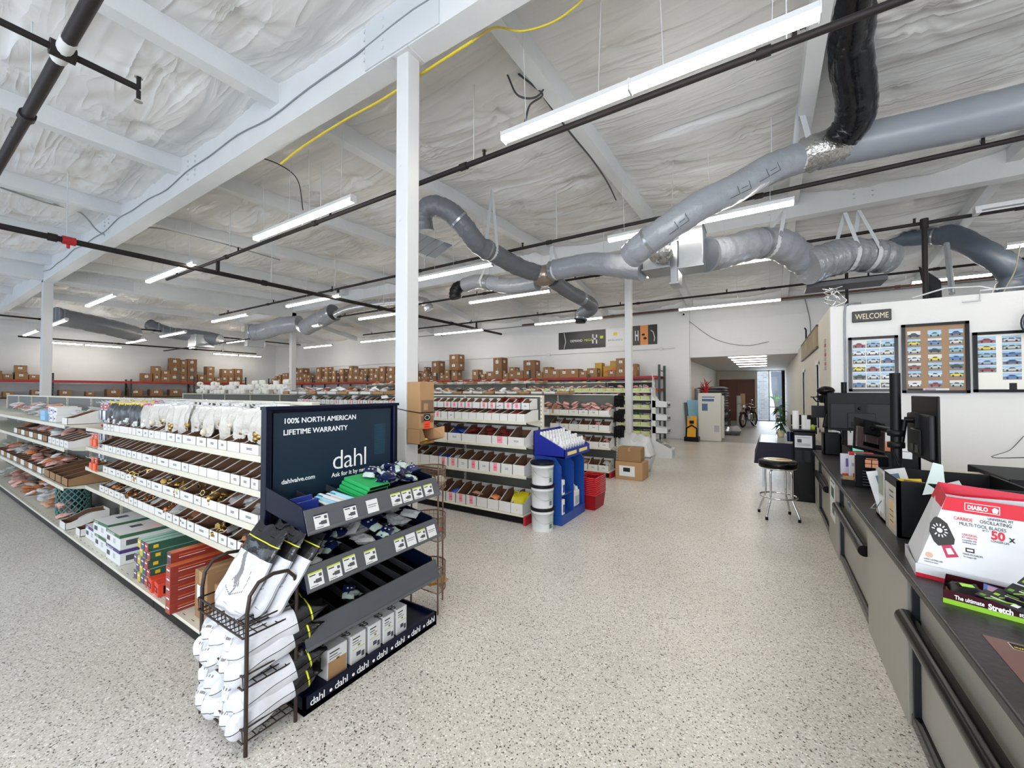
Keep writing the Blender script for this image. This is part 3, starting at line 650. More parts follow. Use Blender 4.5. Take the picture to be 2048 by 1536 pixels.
for r, y0 in rows.items():
    for k in range(9):
        x = XE - W4 * (k + 1) if r > 1 else -2.48 - W4 * (k + 1)
        p = {1: P1 if k < 3 else P1b, 2: P2, 3: P3, 4: P4}[r]
        lab = f'cream steel shelving bay of the {aisle[r]}, {ORD[k]} from its walkway end'
        place(p, (x, y0, 0), 0, lab, f'shelving bays of the {aisle[r]}')
# red end caps of the bases
for r in (2, 3, 4):
    mb = MB(); mb.box(XE + .016, XE + .03, rows[r] + .0, rows[r] + .42, .0, .1, RED); mb.box(XE - .0, XE + .03, rows[r] - .012, rows[r] + .0, .0, .1, RED)
    solo(mb, 'base_end_cap', f'dark red end cap on the base of the {aisle[r]} shelving', 'end cap', loc=(XE, rows[r], 0))

# ---------------------------------------------------------------- white card bins
def bin_proto(w, d=.3, hf=.085, hb=.15, name='card_bin', out=BINW, inn=CARDIN, mark=None):
    """open tray; local x centred, y 0 front .. d back; white outside, brown inside"""
    mb = MB(); t = .004; hw = w / 2 - .002
    mb.box(-hw, hw, 0, d, 0, t, out)
    mb.box(-hw, hw, 0, t, t, hf, out); mb.poly([(-hw + t, t + .0006, t), (hw - t, t + .0006, t), (hw - t, t + .0006, hf - .002), (-hw + t, t + .0006, hf - .002)], inn)
    mb.box(-hw, hw, d - t, d, t, hb, out)
    side = [(0, 0), (d, 0), (d, hb), (d * .62, hb), (d * .12, hf), (0, hf)]
    mb.prism(side, 0, -hw, -hw + t, out); mb.prism(side, 0, hw - t, hw, out)
    ins = [(t, t), (d - t, t), (d - t, hb - .002), (d * .62, hb - .002), (d * .12, hf - .002), (t, hf - .002)]
    for x, s_ in ((-hw + t + .0008, 1), (hw - t - .0008, -1)): mb.poly([(x, a, b) for a, b in ins][::s_], inn)
    mb.poly([(-hw + t, d - t - .0008, t), (-hw + t, d - t - .0008, hb * .8), (hw - t, d - t - .0008, hb * .8), (hw - t, d - t - .0008, t)], inn)
    mb.poly([(-hw + t, t, t + .0008), (hw - t, t, t + .0008), (hw - t, d - t, t + .0008), (-hw + t, d - t, t + .0008)], inn)
    if mark == 'ink':
        mb.box(-hw * .35, hw * .45, -.0006, 0, hf * .35, hf * .72, PAPER)
        for q in (.42, .55): mb.box(-hw * .28, hw * .3, -.001, -.0006, hf * q, hf * q + .005, INK)
    if mark == 'pink':
        mb.box(-hw * .3, hw * .35, -.0008, 0, hf * .15, hf * .95, PINK); mb.box(-hw * .2, hw * .2, -.0014, -.0008, hf * .5, hf * .56, RED)
    if mark == 'green':
        mb.box(-hw * .98, hw * .98, -.0008, 0, hf * .1, hf * .9, M('lime_label', 'c8dc7a', .6))
        mb.box(-hw * .6, hw * .4, -.0014, -.0008, hf * .35, hf * .6, PAPER)
    return tag(mb.build(name), 'x', 'bin')
_bp = {}
def bin_at(w, mark, loc, label, group, **k):
    key = (w, mark, tuple(sorted(k.items())), 0)
    if key not in _bp: _bp[key] = bin_proto(w, mark=mark, **k)
    return place(_bp[key], loc, 0, label, group)

# loose goods: crumpled bags and packets, fittings
def crumple(mats, sx, sy, sz, seed, head=None, n=7, hr=2):
    """puffy bag; local, base at z 0; head: material of a flat header at the back end"""
    rnd = random.Random(seed); mb = MB(); vs = []; N = n
    for sgn in (1, -1):
        for i in range(N):
            for j in range(N):
                a, b = i / (N - 1) * 2 - 1, j / (N - 1) * 2 - 1; e = max(0, (1 - a ** 4) * (1 - b ** 4)) ** .4
                q = .7 * (rnd.random() - .5) * (abs(a) < .99) * (abs(b) < .99)
                vs.append((a * sx / 2 * (1 + .08 * rnd.uniform(-1, 1)), b * sy / 2 * (1 + .08 * rnd.uniform(-1, 1)), sz / 2 + sgn * sz / 2 * (e * (1 + q) + .04)))
    fs, gs = [], []
    for s_ in (0, 1):
        for i in range(N - 1):
            for j in range(N - 1):
                a = s_ * N * N + i * N + j; f = (a, a + N, a + N + 1, a + 1)
                (gs if (head and j >= N - 1 - hr) else fs).append(f if s_ == 0 else f[::-1])
    k = len(mb.V); mb.add(vs, fs, mats[0], True)
    if gs:
        i_ = mb.mi(head)
        for f in gs: mb.F.append([k + q for q in f]); mb.I.append(i_); mb.S.append(True)
    if len(mats) > 1:
        for _ in range(3):
            x, y = rnd.uniform(-.25, .25) * sx, rnd.uniform(-.3, .1) * sy
            mb.sphere((x, y, sz * .55), min(sx, sy) * .2, mats[1], 6, (1, 1.2, sz / min(sx, sy)))
    return mb
def elbow(mat, r=.014, seed=0):
    rnd = random.Random(seed); mb = MB()
    P = [(-.03, 0, r), (-.008, 0, r), (.006, .006, r + .002), (.01, .03, r + .006)]
    mb.tube(P, [r, r * .8, r * .85, r * .85], mat, 8); mb.tube([(-.034, 0, r), (-.018, 0, r)], r * 1.25, mat, 6); mb.tube([(.01, .024, r + .005), (.01, .034, r + .007)], r * 1.2, mat, 6)
    mb.tube([(-.035, 0, r), (-.0355, 0, r)], r * .8, BLACK, 8)
    return mb
PC = dict(clear=('clear plastic bag of small parts', CLEAR, M('bag_parts', '9a9488', .4, metal=.4)), white=('white plastic packet', M('white_packet', 'eceeee', .3, bump=.5, bscale=50), PINK),
          pink=('pink and white plastic packet', M('pink_packet', 'e3b3aa', .35, bump=.5, bscale=50, noise=.2, nscale=30), M('peach', 'd08a72', .4)),
          orange=('orange and white packet', M('orange_packet', 'd9865a', .4, noise=.3, nscale=30), PAPER), copper=('bag of copper coloured fittings', M('amber_bag', 'b88a6c', .35, noise=.3, nscale=40), COPPER),
          dark=('dark parts in a clear bag', M('smoky_bag', '6e6a66', .3, noise=.4, nscale=40), BLACK), navy=('navy blister packet', M('navy_packet', '1a2350', .3, noise=.3, nscale=40), M('pale_green', 'b8d6b0', .4)),
          red=('dark red and white packet', M('red_packet', '7c2c2a', .4, noise=.4, nscale=50), PAPER), blue=('blue plastic fitting packet', M('blue_packet', '2a4faa', .35, noise=.3), PAPER),
          black=('black rubber fitting packet', M('black_packet', '1d1d20', .35, noise=.3), BLACK), green=('green card packet', M('green_packet', '5f8a52', .5, noise=.3), PAPER))
_pk = {}
_PQ = []
def packet(kind, v, loc, rot, label, group, sc_=1): _PQ.append((kind, v, Vector(loc), rot, label, group, sc_))
def packet_now(kind, v, loc, rot, label, group, sc_=1):
    if (kind, v) not in _pk:
        nm, a, b = PC[kind]; d = [(.10, .13, .035), (.13, .11, .045), (.09, .15, .03)][v]
        mb = crumple([M('pale_green_pack', 'b9ccc4', .3, noise=.25, nscale=30)] if kind == 'navy' else [a, b], *d, seed=len(_pk) + 3, head=a if kind == 'navy' else None, hr=4)
        if kind == 'navy':
            for x in (-.2, .12): mb.box(d[0] * x, d[0] * (x + .14), d[1] * .12, d[1] * .2, d[2] * .97, d[2] * 1.08, PAPER)
        _pk[(kind, v)] = tag(mb.build('plastic_packet'), 'x', 'packet')
    return place(_pk[(kind, v)], loc, 0, label, group, rot=rot, scale=sc_)
def packets_in(kind, n, x, y, z, w, d, where, rnd, h=.05):
    nm = PC[kind][0]; lab = f'{nm} in {where}'; grp = f'{kind} packets in {where}'
    for i in range(n):
        packet(kind, rnd.randrange(3), (x + rnd.uniform(-.28, .28) * w, y + rnd.uniform(.25, .75) * d, z + .012 + (h + .02) * i / max(1, n)), (rnd.uniform(-.35, .5), rnd.uniform(-.4, .4), rnd.uniform(-.7, .7)), lab, grp, min(1, w / .13) * rnd.uniform(.8, 1.05))
_el = {}
def fittings_in(kind, n, x, y, z, w, d, where, rnd):
    mt = BRASS if kind == 'brass' else COPPER
    for i in range(n):
        v = rnd.randrange(3)
        if (kind, v) not in _el: _el[(kind, v)] = tag(elbow(mt, (.013, .017, .021)[v], v).build('pipe_fitting'), 'x', 'pipe fitting')
        place(_el[(kind, v)], (x + rnd.uniform(-.36, .36) * w, y + (.1 + .8 * rnd.random()) * d, z + .012 + .05 * (i / n)), 0, f'{kind} pipe fitting in {where}', f'{kind} fittings in {where}', rot=(rnd.uniform(-.4, .4), rnd.uniform(-.3, .3), rnd.uniform(0, 6)), scale=1.05)

# front aisle: four shelves of bins from the display sign leftwards (x -2.5 .. -5.75)
rnd = random.Random(4)
snames = ['lowest', 'second', 'third', 'top']
for si, z in enumerate(shelf_z[1]):
    x = -2.56; k = 0; ysh = 1.07 + .45 - .29 + .004
    while x > -5.6:
        w_ = rnd.choice([.1, .13, .13, .17, .24]); 
        if x - w_ < -6.1: break
        xc = x - w_ / 2; where = f'{ORD[k]} bin, {snames[si]} shelf, front aisle'
        bin_at(w_, rnd.choice(['ink', 'ink', None]), (xc, ysh, z + .001), f'white bin, {ORD[k]} from the navy display, {snames[si]} bin shelf of the front aisle', f'white bins of the {snames[si]} bin shelf', d=.28, hf=.062, hb=.135)
        if si == 0:
            if k % 3 == 1: fittings_in(rnd.choice(['brass', 'copper', 'copper']), 9, xc, ysh, z, w_, .2, where, rnd)
            elif k % 3 == 0: packets_in(rnd.choice(['clear', 'dark', 'clear']), 3, xc, ysh, z, w_, .27, where, rnd)
        elif si == 1:
            if k in (3, 4, 6, 7, 8, 11, 12): fittings_in('brass', 9, xc, ysh, z, w_, .2, where, rnd)
            elif k in (0, 1, 2, 9, 14, 15): packets_in('clear', 3, xc, ysh, z, w_, .27, where, rnd)
        elif si == 2 and k % 5 == 2: packets_in('clear', 2, xc, ysh, z, w_, .27, where, rnd)
        elif si == 3 and k % 4 == 1: packets_in('clear', 2, xc, ysh, z, w_, .27, where, rnd)
        x -= w_; k += 1
# top row of hanging bags on hooks
def hang_bag(sx, sz, seed, body, head, inner=None):
    rnd = random.Random(seed); mb = MB(); N = 7; vs = []
    for sgn in (1, -1):
        for i in range(N):
            for j in range(N):
                a, b = i / (N - 1) * 2 - 1, j / (N - 1); e = max(0, 1 - a * a) ** .5 * math.sin(PI * min(1, (1 - b) * 1.15)) ** .8 if b < .99 else 0
                wd = .75 + .25 * math.sin(PI * min(1, (1 - b) * .9)) if b < 1 else .7
                vs.append((a * sx / 2 * wd + rnd.uniform(-.004, .004), sgn * (.002 + .022 * e) + rnd.uniform(-.003, .003), -sz * (1 - b) + rnd.uniform(-.006, .006)))
    fs = []
    for s_ in (0, 1):
        for i in range(N - 1):
            for j in range(N - 1):
                a = s_ * N * N + i * N + j; f = (a, a + N, a + N + 1, a + 1); fs.append(f[::-1] if s_ == 0 else f)
    mb.add(vs, fs, body, True)
    if inner:
        for _ in range(5): mb.sphere((rnd.uniform(-.3, .3) * sx, rnd.uniform(-.008, .008), -sz * rnd.uniform(.55, .9)), sx * .17, inner, 6, (1, .9, 1.1))
    t = tag(mb.build('hanging_bag'), 'x', 'bag')
    h = MB(); h.box(-sx * .36, sx * .36, -.004, .004, -.02, .012, head); h.build('header_card', t, False)
    h = MB(); h.tube([(0, .1, .012), (0, -.05, .012), (0, -.06, .024)], .003, BOLT, 5); h.build('hook', t, False)
    return t
WB = M('milky_bag', 'dfddd6', .25, alpha=.68, noise=.12, nscale=25, bump=.8, bscale=30)
HB = [(hang_bag(.13, .2, 1, WB, PAPER, BRASS), 'milky clear bag of fittings'), (hang_bag(.11, .24, 2, WB, PAPER, M('brown_parts', '8a6a48', .5)), 'long milky bag of brown parts'), (hang_bag(.14, .18, 3, WB, PAPER, M('ivory_part', 'd8d0be', .5)), 'milky bag of ivory parts'),
      (hang_bag(.1, .22, 4, M('dark_pack', '3c3f42', .3, noise=.4, nscale=40), YEL, PAPER), 'dark packet with a yellow header'), (hang_bag(.12, .2, 5, WB, M('magenta_header', 'c02a5a', .5), M('white_part', 'eeeeee', .5)), 'white packet with a magenta header')]
x = -2.6; k = 0; ntop = {}
while x > -5.75:
    for y, dz in ((1.30, 0), (1.38, .02)):
        j = 3 if x < -4.7 else (4 if x < -4.45 else rnd.choice([0, 1, 2, 0, 2]))
        p, nm = HB[j]
        place(p, (x + rnd.uniform(-.015, .015), y + .02, 1.44 + dz - .01 * rnd.random()), 0, f'{nm}, {ORD[k]} hook from the display, {"front" if y < 1.35 else "rear"} row', 'bags hanging over the top bin shelf', rot=(rnd.uniform(-.2, .08), rnd.uniform(-.12, .12), rnd.uniform(-.4, .4)), scale=(rnd.uniform(.8, 1.25), 1.3, rnd.uniform(.75, 1.15)))
    x -= .115 if x > -4.4 else .085; k += 1
# peg section between: red carded goods
def hang_card(sx, sz, card, top, blis):
    mb = MB(); mb.box(-sx / 2, sx / 2, -.001, .001, -sz, .01, card); mb.rbox(-sx * .36, sx * .36, -.02, -.001, -sz * .88, -sz * .35, blis, .006, 2)
    t = tag(mb.build('hanging_card'), 'x', 'carded pack'); h = MB(); h.box(-sx * .4, sx * .4, -.0022, -.001, -sz * .28, -.01, top); h.box(-sx * .3, sx * .1, -.0028, -.0022, -sz * .2, -sz * .14, PAPER); h.build('printed_header', t, False)
    h = MB(); h.tube([(0, .08, .008), (0, -.04, .008), (0, -.05, .02)], .003, BOLT, 5); h.build('hook', t, False); return t
RC = hang_card(.07, .16, M('red_blister', 'b03a36', .4), RED, M('clear_blister', 'c4b4ae', .2, noise=.3)); OC = hang_card(.085, .13, M('orange_card', 'e2502c', .4), M('orange_card2', 'c03a1c', .5), M('orange_blister', 'e8683c', .3)); GC = hang_card(.06, .2, M('grey_blister', 'a9adad', .3, noise=.2), RED, STEEL)
k = 0
for z in (1.42, 1.2, 1.0):
    for i in range(5):
        p, nm = ((RC, 'red carded blister pack'), (GC, 'grey tube pack with a red header'))[(i + int(z * 10)) % 2]
        place(p, (-5.92 - .075 * i, 1.38 - .04 * (i % 2), z), 0, f'{nm}, {["top", "middle", "bottom"][k]} peg row, {ORD[i]} from the bins', 'carded goods on the pegboard strip', rot=(0, 0, rnd.uniform(-.4, .4)))
    k += 1
for i, (x, z) in enumerate(((-5.66, 1.12), (-5.78, 1.12), (-5.66, .88), (-5.78, .88), (-4.55, .5), (-4.66, .5), (-3.6, .5), (-3.7, .5), (-3.8, .5))):
    place(OC, (x, 1.2 if x < -5 else 1.4, z), 0, f'bright orange carded pack {"left of the bin shelves" if x < -5 else "under the lowest bin shelf"}, {ORD[i]} one', 'orange carded packs')

# ---- deep shelves further along the front aisle
def tray(w, d, h0, h1, m, inn, label, loc, group=None, rz=0, name='carton_tray'):
    mb = MB(); t = .005; hw = w / 2
    mb.box(-hw, hw, 0, d, 0, t, m); mb.box(-hw, hw, 0, t, 0, h0, m); mb.box(-hw, hw, d - t, d, 0, h1, m)
    side = [(0, 0), (d, 0), (d, h1), (d * .8, h1), (.03, h0), (0, h0)]
    for x in (-hw, hw - t): mb.prism(side, 0, x, x + t, m)
    mb.poly([(-hw + t, t, .008), (hw - t, t, .008), (hw - t, d - t, .008), (-hw + t, d - t, .008)], inn)
    for x, s_ in ((-hw + t + .001, 1), (hw - t - .001, -1)): mb.poly([(x, t, t), (x, d - t, t), (x, d - t, h1 - .004), (x, d * .8, h1 - .004), (x, t, h0 - .003)][::s_], inn)
    o = mb.build(name); o.location = loc; o.rotation_euler = (0, 0, rz); return tag(o, label, 'box', group)
for i in range(4):
    tray(.25, .42, .08, .15, CARD, CARDIN, f'long brown cardboard tray on the deep shelf, {ORD[i]} from the open corner', (-6.25 - .27 * i, 1.09, .561), 'brown trays on the deep shelf')
fill = ['pink', 'orange', 'white', 'pink', 'dark', 'orange', 'copper', 'pink', 'white', 'clear']
for zi, (z, nm) in enumerate(((.561, 'deep middle shelf'), (.961, 'deep upper shelf'))):
    for i in range(13):
        x = (-7.45 if zi == 0 else -6.22) - .26 * i
        if x < -11: break
        wb = .25 if zi == 0 else .17; x = x if zi == 0 else -6.22 - .18 * i
        if zi == 1 and i > 4: x = -7.2 - .26 * (i - 5); wb = .24
        where = f'the {ORD[i]} tray, {nm}'
        if wb < .2: bin_at(.17, 'ink', (x, 1.09, z), f'white card bin on the deep upper shelf, {ORD[i]} from the open corner', 'white bins of the deep upper shelf', d=.38, hf=.07, hb=.13)
        else: tray(wb, .4, .07, .1, CARD if i % 2 else BINW, CARDIN, f'low card tray heaped with packets on the {nm}, {ORD[i]} along', (x, 1.09, z), f'trays of the {nm}')
        packets_in(fill[(i + 3 * zi) % 10], 6 if wb > .2 else 3, x, 1.09, z + .03, wb, .4, where, rnd, .07)
for i in range(14):
    x = -6.9 - .3 * i; k_ = fill[(i * 3) % 10]
    packets_in(k_, 6, x, 1.1, .11, .3, .38, f'the {ORD[i]} base deck heap past the roll', rnd, .12)
# top deep shelf goods
def carton(w, d, h, m, name='carton', tape=None, marks=(), b=.004):
    """closed box, local, base at z 0, centred in x and y; marks: (face, u0, u1, v0, v1, material) in fractions, face f/r/t"""
    mb = MB(); mb.rbox(-w / 2, w / 2, -d / 2, d / 2, 0, h, m, b, 1)
    if tape: mb.box(-.02 if w > .15 else -.01, .02 if w > .15 else .01, -d / 2 - .0006, d / 2 + .0006, h * .0 + h * .75, h + .0006, tape)
    e = .0007
    for k, (f, a, b_, c, d_, mm) in enumerate(marks):
        e_ = e + .0004 * k
        if f == 'f': mb.box(-w / 2 + a * w, -w / 2 + b_ * w, -d / 2 - e_, -d / 2, c * h, d_ * h, mm)
        if f == 'r': mb.box(w / 2, w / 2 + e_, -d / 2 + a * d, -d / 2 + b_ * d, c * h, d_ * h, mm)
        if f == 't': mb.box(-w / 2 + a * w, -w / 2 + b_ * w, -d / 2 + c * d, -d / 2 + d_ * d, h, h + e_, mm)
    return mb
mb = carton(.22, .3, .12, M('sky_blue_carton', '8dbbe0', .5), marks=(('f', 0, 1, .5, .56, M('darker_blue', '6a9cc8', .5)),)); solo(mb, 'carton', 'sky blue carton on the top deep shelf of the front aisle', 'box').location = (-7.35, 1.24, 1.201)
for i, (x, z, a) in enumerate(((-7.0, 1.201, 0), (-7.0, 1.291, .1), (-6.82, 1.201, -.05), (-6.82, 1.281, .05))):
    mb = carton(.16, .2, .085, PAPER, marks=(('f', .1, .4, .2, .8, M('lilac_print', 'a49ac4', .5)), ('f', .5, .9, .4, .6, INK))); o = solo(mb, 'carton', f'white and lilac carton on the top deep shelf, {["lower left", "upper left", "lower right", "upper right"][i]} of four', 'box'); o.location = (x, 1.2, z); o.rotation_euler = (0, 0, a)
bin_at(.24, None, (-6.3, 1.09, 1.201), 'white bin with sloping sides at the open corner of the top deep shelf', 'white bins of the top deep shelf', d=.36, hf=.07, hb=.14)
for i, (x, k_) in enumerate(((-7.7, 'orange'), (-8.0, 'pink'), (-8.3, 'clear'), (-8.7, 'white'), (-9.1, 'clear'), (-6.55, 'clear'), (-9.5, 'pink'), (-9.9, 'white'))):
    packets_in(k_, 5, x, 1.1, 1.21, .28, .36, f'the {ORD[i]} pile on the top deep shelf', rnd, .13)
# rolled teal lattice and a lone bin on the base deck
mb = MB(); R_, c = .14, (-7.0, 1.3)
LAT = M('teal_lattice', '4f7a76', .5)
for i in range(16):
    for s_ in (1, -1): mb.tube([(c[0] + R_ * 1.6 * math.cos(a * s_ + i * PI / 8), c[1] + R_ * math.sin(a * s_ + i * PI / 8), .11 + .4 * q) for q, a in zip(np.linspace(0, 1, 9), np.linspace(0, 2.2, 9))], .008, LAT, 4)
mb.lathe([(.001, 0), (.09, 0), (.09, .39), (.001, .39)], (c[0], c[1], .11), M('teal_core', '2f4a4a', .7), 12); solo(mb, 'lattice_roll', 'roll of teal plastic lattice standing on the base deck', 'roll', loc=(c[0], c[1], .106))
bin_at(.24, None, (-6.3, 1.09, .107), 'white open bin alone on the base deck below the deep shelf corner', 'white bins of the base deck', d=.34, hf=.07, hb=.14)
packets_in('clear', 3, -6.3, 1.09, .12, .24, .3, 'the lone bin on the base deck', rnd)
# ---- stacked goods on the base deck under the bins
GR = M('green_band', '3f6a4c', .5); PU = M('purple_band', '4a3a78', .5)
def whitebox(band, z, x, y, label, txt, rz=0, grow=0):
    mb = carton(.36, .4, .125, PAPER, marks=(('f', 0, 1, .78, 1, band), ('f', .08, .3, .3, .6, INK), ('f', .55, .7, .3, .62, M('pale_print', 'b8bcc2', .6)), ('t', .3, .5, .3, .5, INK), ('r', 0, 1, .78, 1, band), ('r', .1, .3, .25, .6, INK)))
    o = solo(mb, 'carton', label, 'box'); o.location = (x, y, z); o.rotation_euler = (0, 0, rz)
    text(txt, .03, PAPER, o, (x - .15 + 0, y - .2015, z + .1), (1, 0, 0), (0, 0, 1))
    return o
whitebox(PU, .106, -4.72, 1.31, 'white carton with a purple band on the base deck under another carton', 'Mystery Core')
whitebox(GR, .232, -4.72, 1.31, 'white carton with a green band stacked on the purple banded one', 'GOGO GLOVE')
whitebox(GR, .106, -5.15, 1.33, 'white carton in the lower layer beside the purple banded carton', 'GOCO')
whitebox(GR, .232, -5.17, 1.33, 'white carton with loose top flaps in the upper layer, farther from the display', 'GOCO', .05)
whitebox(PU, .106, -5.56, 1.35, 'white carton at the far end of the white carton stack', 'CORE')
bin_at(.17, None, (-5.86, 1.12, .107), 'low white bin of dark packets left of the white cartons', 'white bins of the base deck', d=.3, hf=.07, hb=.12)
cols = [('purple', '5a4a72'), ('yellow', 'c8b04a'), ('slate', '4b4f6a'), ('red', 'a8433e')]
SIDEG = M('dark_green_side', '2f5a48', .5, noise=.1); SIDET = M('mint_top', 'a8d2c4', .4); YS = M('yellow_dot', 'e3c235', .5)
for ci, (nm, hx) in enumerate(cols):
    mt = M(nm + '_box_end', hx, .5, noise=.1, nscale=20); pr = None
    for r in range(5 if ci else 3):
        w_, h_ = .062, .062; mb = MB(); mb.box(-w_ / 2, w_ / 2, -.2, .2, 0, h_ - .002, SIDEG); mb.box(-w_ / 2, w_ / 2, -.2, .2, h_ - .002, h_ - .001, SIDET)
        mb.box(-w_ / 2, w_ / 2, -.203, -.2, 0, h_ - .001, mt); mb.box(-w_ * .35, w_ * .3, -.2035, -.203, h_ * .55, h_ * .7, PAPER); mb.box(w_ / 2, w_ / 2 + .0008, -.17, -.14, h_ * .3, h_ * .7, YS)
        if pr is None: pr = tag(mb.build('hardware_carton'), 'x', 'box'); 
        place(pr, (-4.15 + ci * .075 + (.01 if r % 2 else 0), 1.31 + .01 * (r % 2), .106 + r * .063), 0, f'long {nm} ended carton in the mint topped stack, {ORD[r]} from the bottom', 'long cartons with coloured ends')
RS = M('rust_red_side', '8e3228', .45, noise=.15, nscale=30); OT = M('orange_top', 'c8663c', .4, noise=.1); 
for ci, n in enumerate((5, 6, 6)):
    pr = None; mt = M(('olive_end', 'plum_end', 'brick_end')[ci], ('9a8440', '5b3a44', 'a2493c')[ci], .5, noise=.15, nscale=30)
    for r in range(n if ci < 2 else 5):
        w_, h_ = .07, .06; mb = MB(); mb.box(-w_ / 2, w_ / 2, -.19, .19, 0, h_ - .002, RS); mb.box(-w_ / 2, w_ / 2, -.19, .19, h_ - .002, h_ - .001, OT); mb.box(-w_ / 2, w_ / 2, -.193, -.19, 0, h_ - .001, mt)
        mb.box(-w_ * .3, w_ * .35, -.1936, -.193, h_ * .5, h_ * .66, PAPER); mb.box(w_ / 2, w_ / 2 + .0006, -.15, .1, h_ * .55, h_ * .66, OT); mb.box(w_ / 2, w_ / 2 + .0006, -.15, 0, h_ * .3, h_ * .36, PAPER)
        if pr is None: pr = tag(mb.build('hardware_carton'), 'x', 'box')
        place(pr, (-3.48 + ci * .082, 1.3 - .03 * ci, .106 + r * .061), 0, f'rust carton with {["olive", "plum", "brick red"][ci]} end, orange topped stack, {ORD[r]} from the bottom', 'rust red cartons with coloured ends')
RO = M('vivid_red_carton', 'd8402a', .45)
for i, x in enumerate((-3.78, -3.66)):
    mb = carton(.1, .16, .09, RO, marks=(('f', .1, .9, .3, .7, BLACK), ('f', .2, .7, .4, .6, RO), ('r', .2, .8, .2, .8, BLACK))); o = solo(mb, 'carton', f'vivid orange red carton on the base deck edge, {["left", "right"][i]} one of the pair', 'box'); o.location = (x, 1.17, .106); o.rotation_euler = (0, 0, -.1)
for i, (x, y, h) in enumerate(((-3.05, 1.3, .3), (-2.85, 1.33, .24))):
    mb = carton(.17, .34, h, CARD, tape=CARDL, marks=(('f', .2, .8, .4, .7, PAPER),)); o = solo(mb, 'carton', f'brown carton on the base deck behind the wire rack, {["taller", "shorter"][i]} one', 'box'); o.location = (x, y, .106)
k = 0
for x in (-4.9, -4.75, -4.6, -4.2, -4.05): place(RC, (x, 1.46, .5), 0, f'red blister pack on the back panel below the lowest bin shelf, {ORD[k]} from the left', 'red packs under the lowest bin shelf'); k += 1

# ---- second aisle, facing the viewer
rnd = random.Random(9)
BG = [(.55, .9, 'wide'), (.90, .38, ''), (1.19, .38, '')]
def bigbin(w, mark, loc, lab, grp, hf=.12, hb=.21, d=.34): return bin_at(w, mark, loc, lab, grp, d=d, hf=hf, hb=hb)
yb = rows[2] + .45 - .38 + .004
spec = [('base deck', .107, .17, 13, .12, .22, rows[2] + .03), ('lowest shelf', .551, .17, 20, .12, .2, yb), ('middle shelf', .901, .24, 20, .1, .2, yb), ('upper shelf', 1.191, .12, 40, .09, .13, yb)]
for nm, z, w_, n, hf, hb, y in spec:
    for i in range(n):
        x = XE - .03 - w_ * (i + .5)
        if nm != 'upper shelf' and x < -6.5: break
        mk = rnd.choice(['pink', 'ink', None, None]) if nm != 'lowest shelf' else rnd.choice(['ink', None, 'pink', None])
        bigbin(w_, mk, (x, y, z), f'white card bin on the {nm} of the second aisle, {ORD[i]} from the walkway', f'white bins, {nm} of the second aisle', hf, hb)
        where = f'the {ORD[i]} bin, {nm}, second aisle'
        if nm == 'middle shelf' and i in (1, 2, 3, 4): packets_in(['red', 'red', 'red', 'blue'][i - 1], 6, x, y, z + .03, w_, .3, where, rnd, .1)
        if nm == 'lowest shelf' and i in (6, 7, 8, 9, 10): packets_in(['clear', 'blue', 'blue', 'black', 'clear'][i - 6], 4, x, y, z + .02, w_, .3, where, rnd, .08)
        if nm == 'base deck' and i in (4, 6, 2): packets_in(['blue', 'copper', 'orange'][i % 3], 3, x, y, z + .02, w_, .3, where, rnd, .1)
        if nm == 'upper shelf' and i % 3 == 1: packets_in('red' if i < 20 else 'white', 4, x, y, z + .02, w_, .3, where, rnd, .06)
        if nm == 'middle shelf' and i in (6, 7): packets_in('clear', 4, x, y, z + .05, w_, .3, where, rnd, .12)
# raised second tier of bins above the upper shelf
for i in range(40):
    x = XE - .03 - .125 * (i + .5)
    bigbin(.12, rnd.choice(['pink', None, 'ink']), (x, yb + .12, 1.33), f'white bin in the raised tier of the second aisle, {ORD[i]} from the walkway', 'white bins, raised back tier of the second aisle', .08, .13, d=.2)
    if i in (1, 2, 3) or i > 14 and i % 3 == 0: packets_in('white' if i > 12 else 'red', 4, x, yb + .12, 1.35, .12, .2, f'the {ORD[i]} raised bin, second aisle', rnd, .09)
mb = crumple([M('yellow_bag', 'cfc21e', .25, noise=.15, bump=.6, bscale=20)], .2, .3, .12, 5); o = solo(mb, 'plastic_bag', 'bulging yellow plastic bag in the end bin of the second aisle base deck', 'bag'); o.location = (-2.56, 4.24, .16); o.rotation_euler = (.9, 0, .1)
# white rolls and jars stacked on top of the second aisle further along
RO_ = tag(MB().lathe([(.02, 0), (.055, 0), (.06, .01), (.06, .1), (.055, .11), (.02, .11), (.02, .0)], (0, 0, 0), M('white_roll', 'e9e8e2', .5), 12).build('tape_roll'), 'x', 'roll')
k = 0
for i in range(26):
    for j in range(2 if i % 3 else 3):
        if k >= 60: break
        lying = rnd.random() < .4
        place(RO_, (-8.0 - .16 * i + rnd.uniform(-.02, .02), rows[2] + .25 + .1 * (k % 2), 1.5 + j * .085 + (.06 if lying else 0)), 0, f'white roll heaped on top of the second aisle, {ORD[i]} stack along, {["bottom", "middle", "top"][j]} one', 'white rolls on top of the second aisle', rot=(PI / 2 if lying else 0, 0, rnd.uniform(0, 3)), scale=rnd.uniform(.8, 1.1))
        k += 1
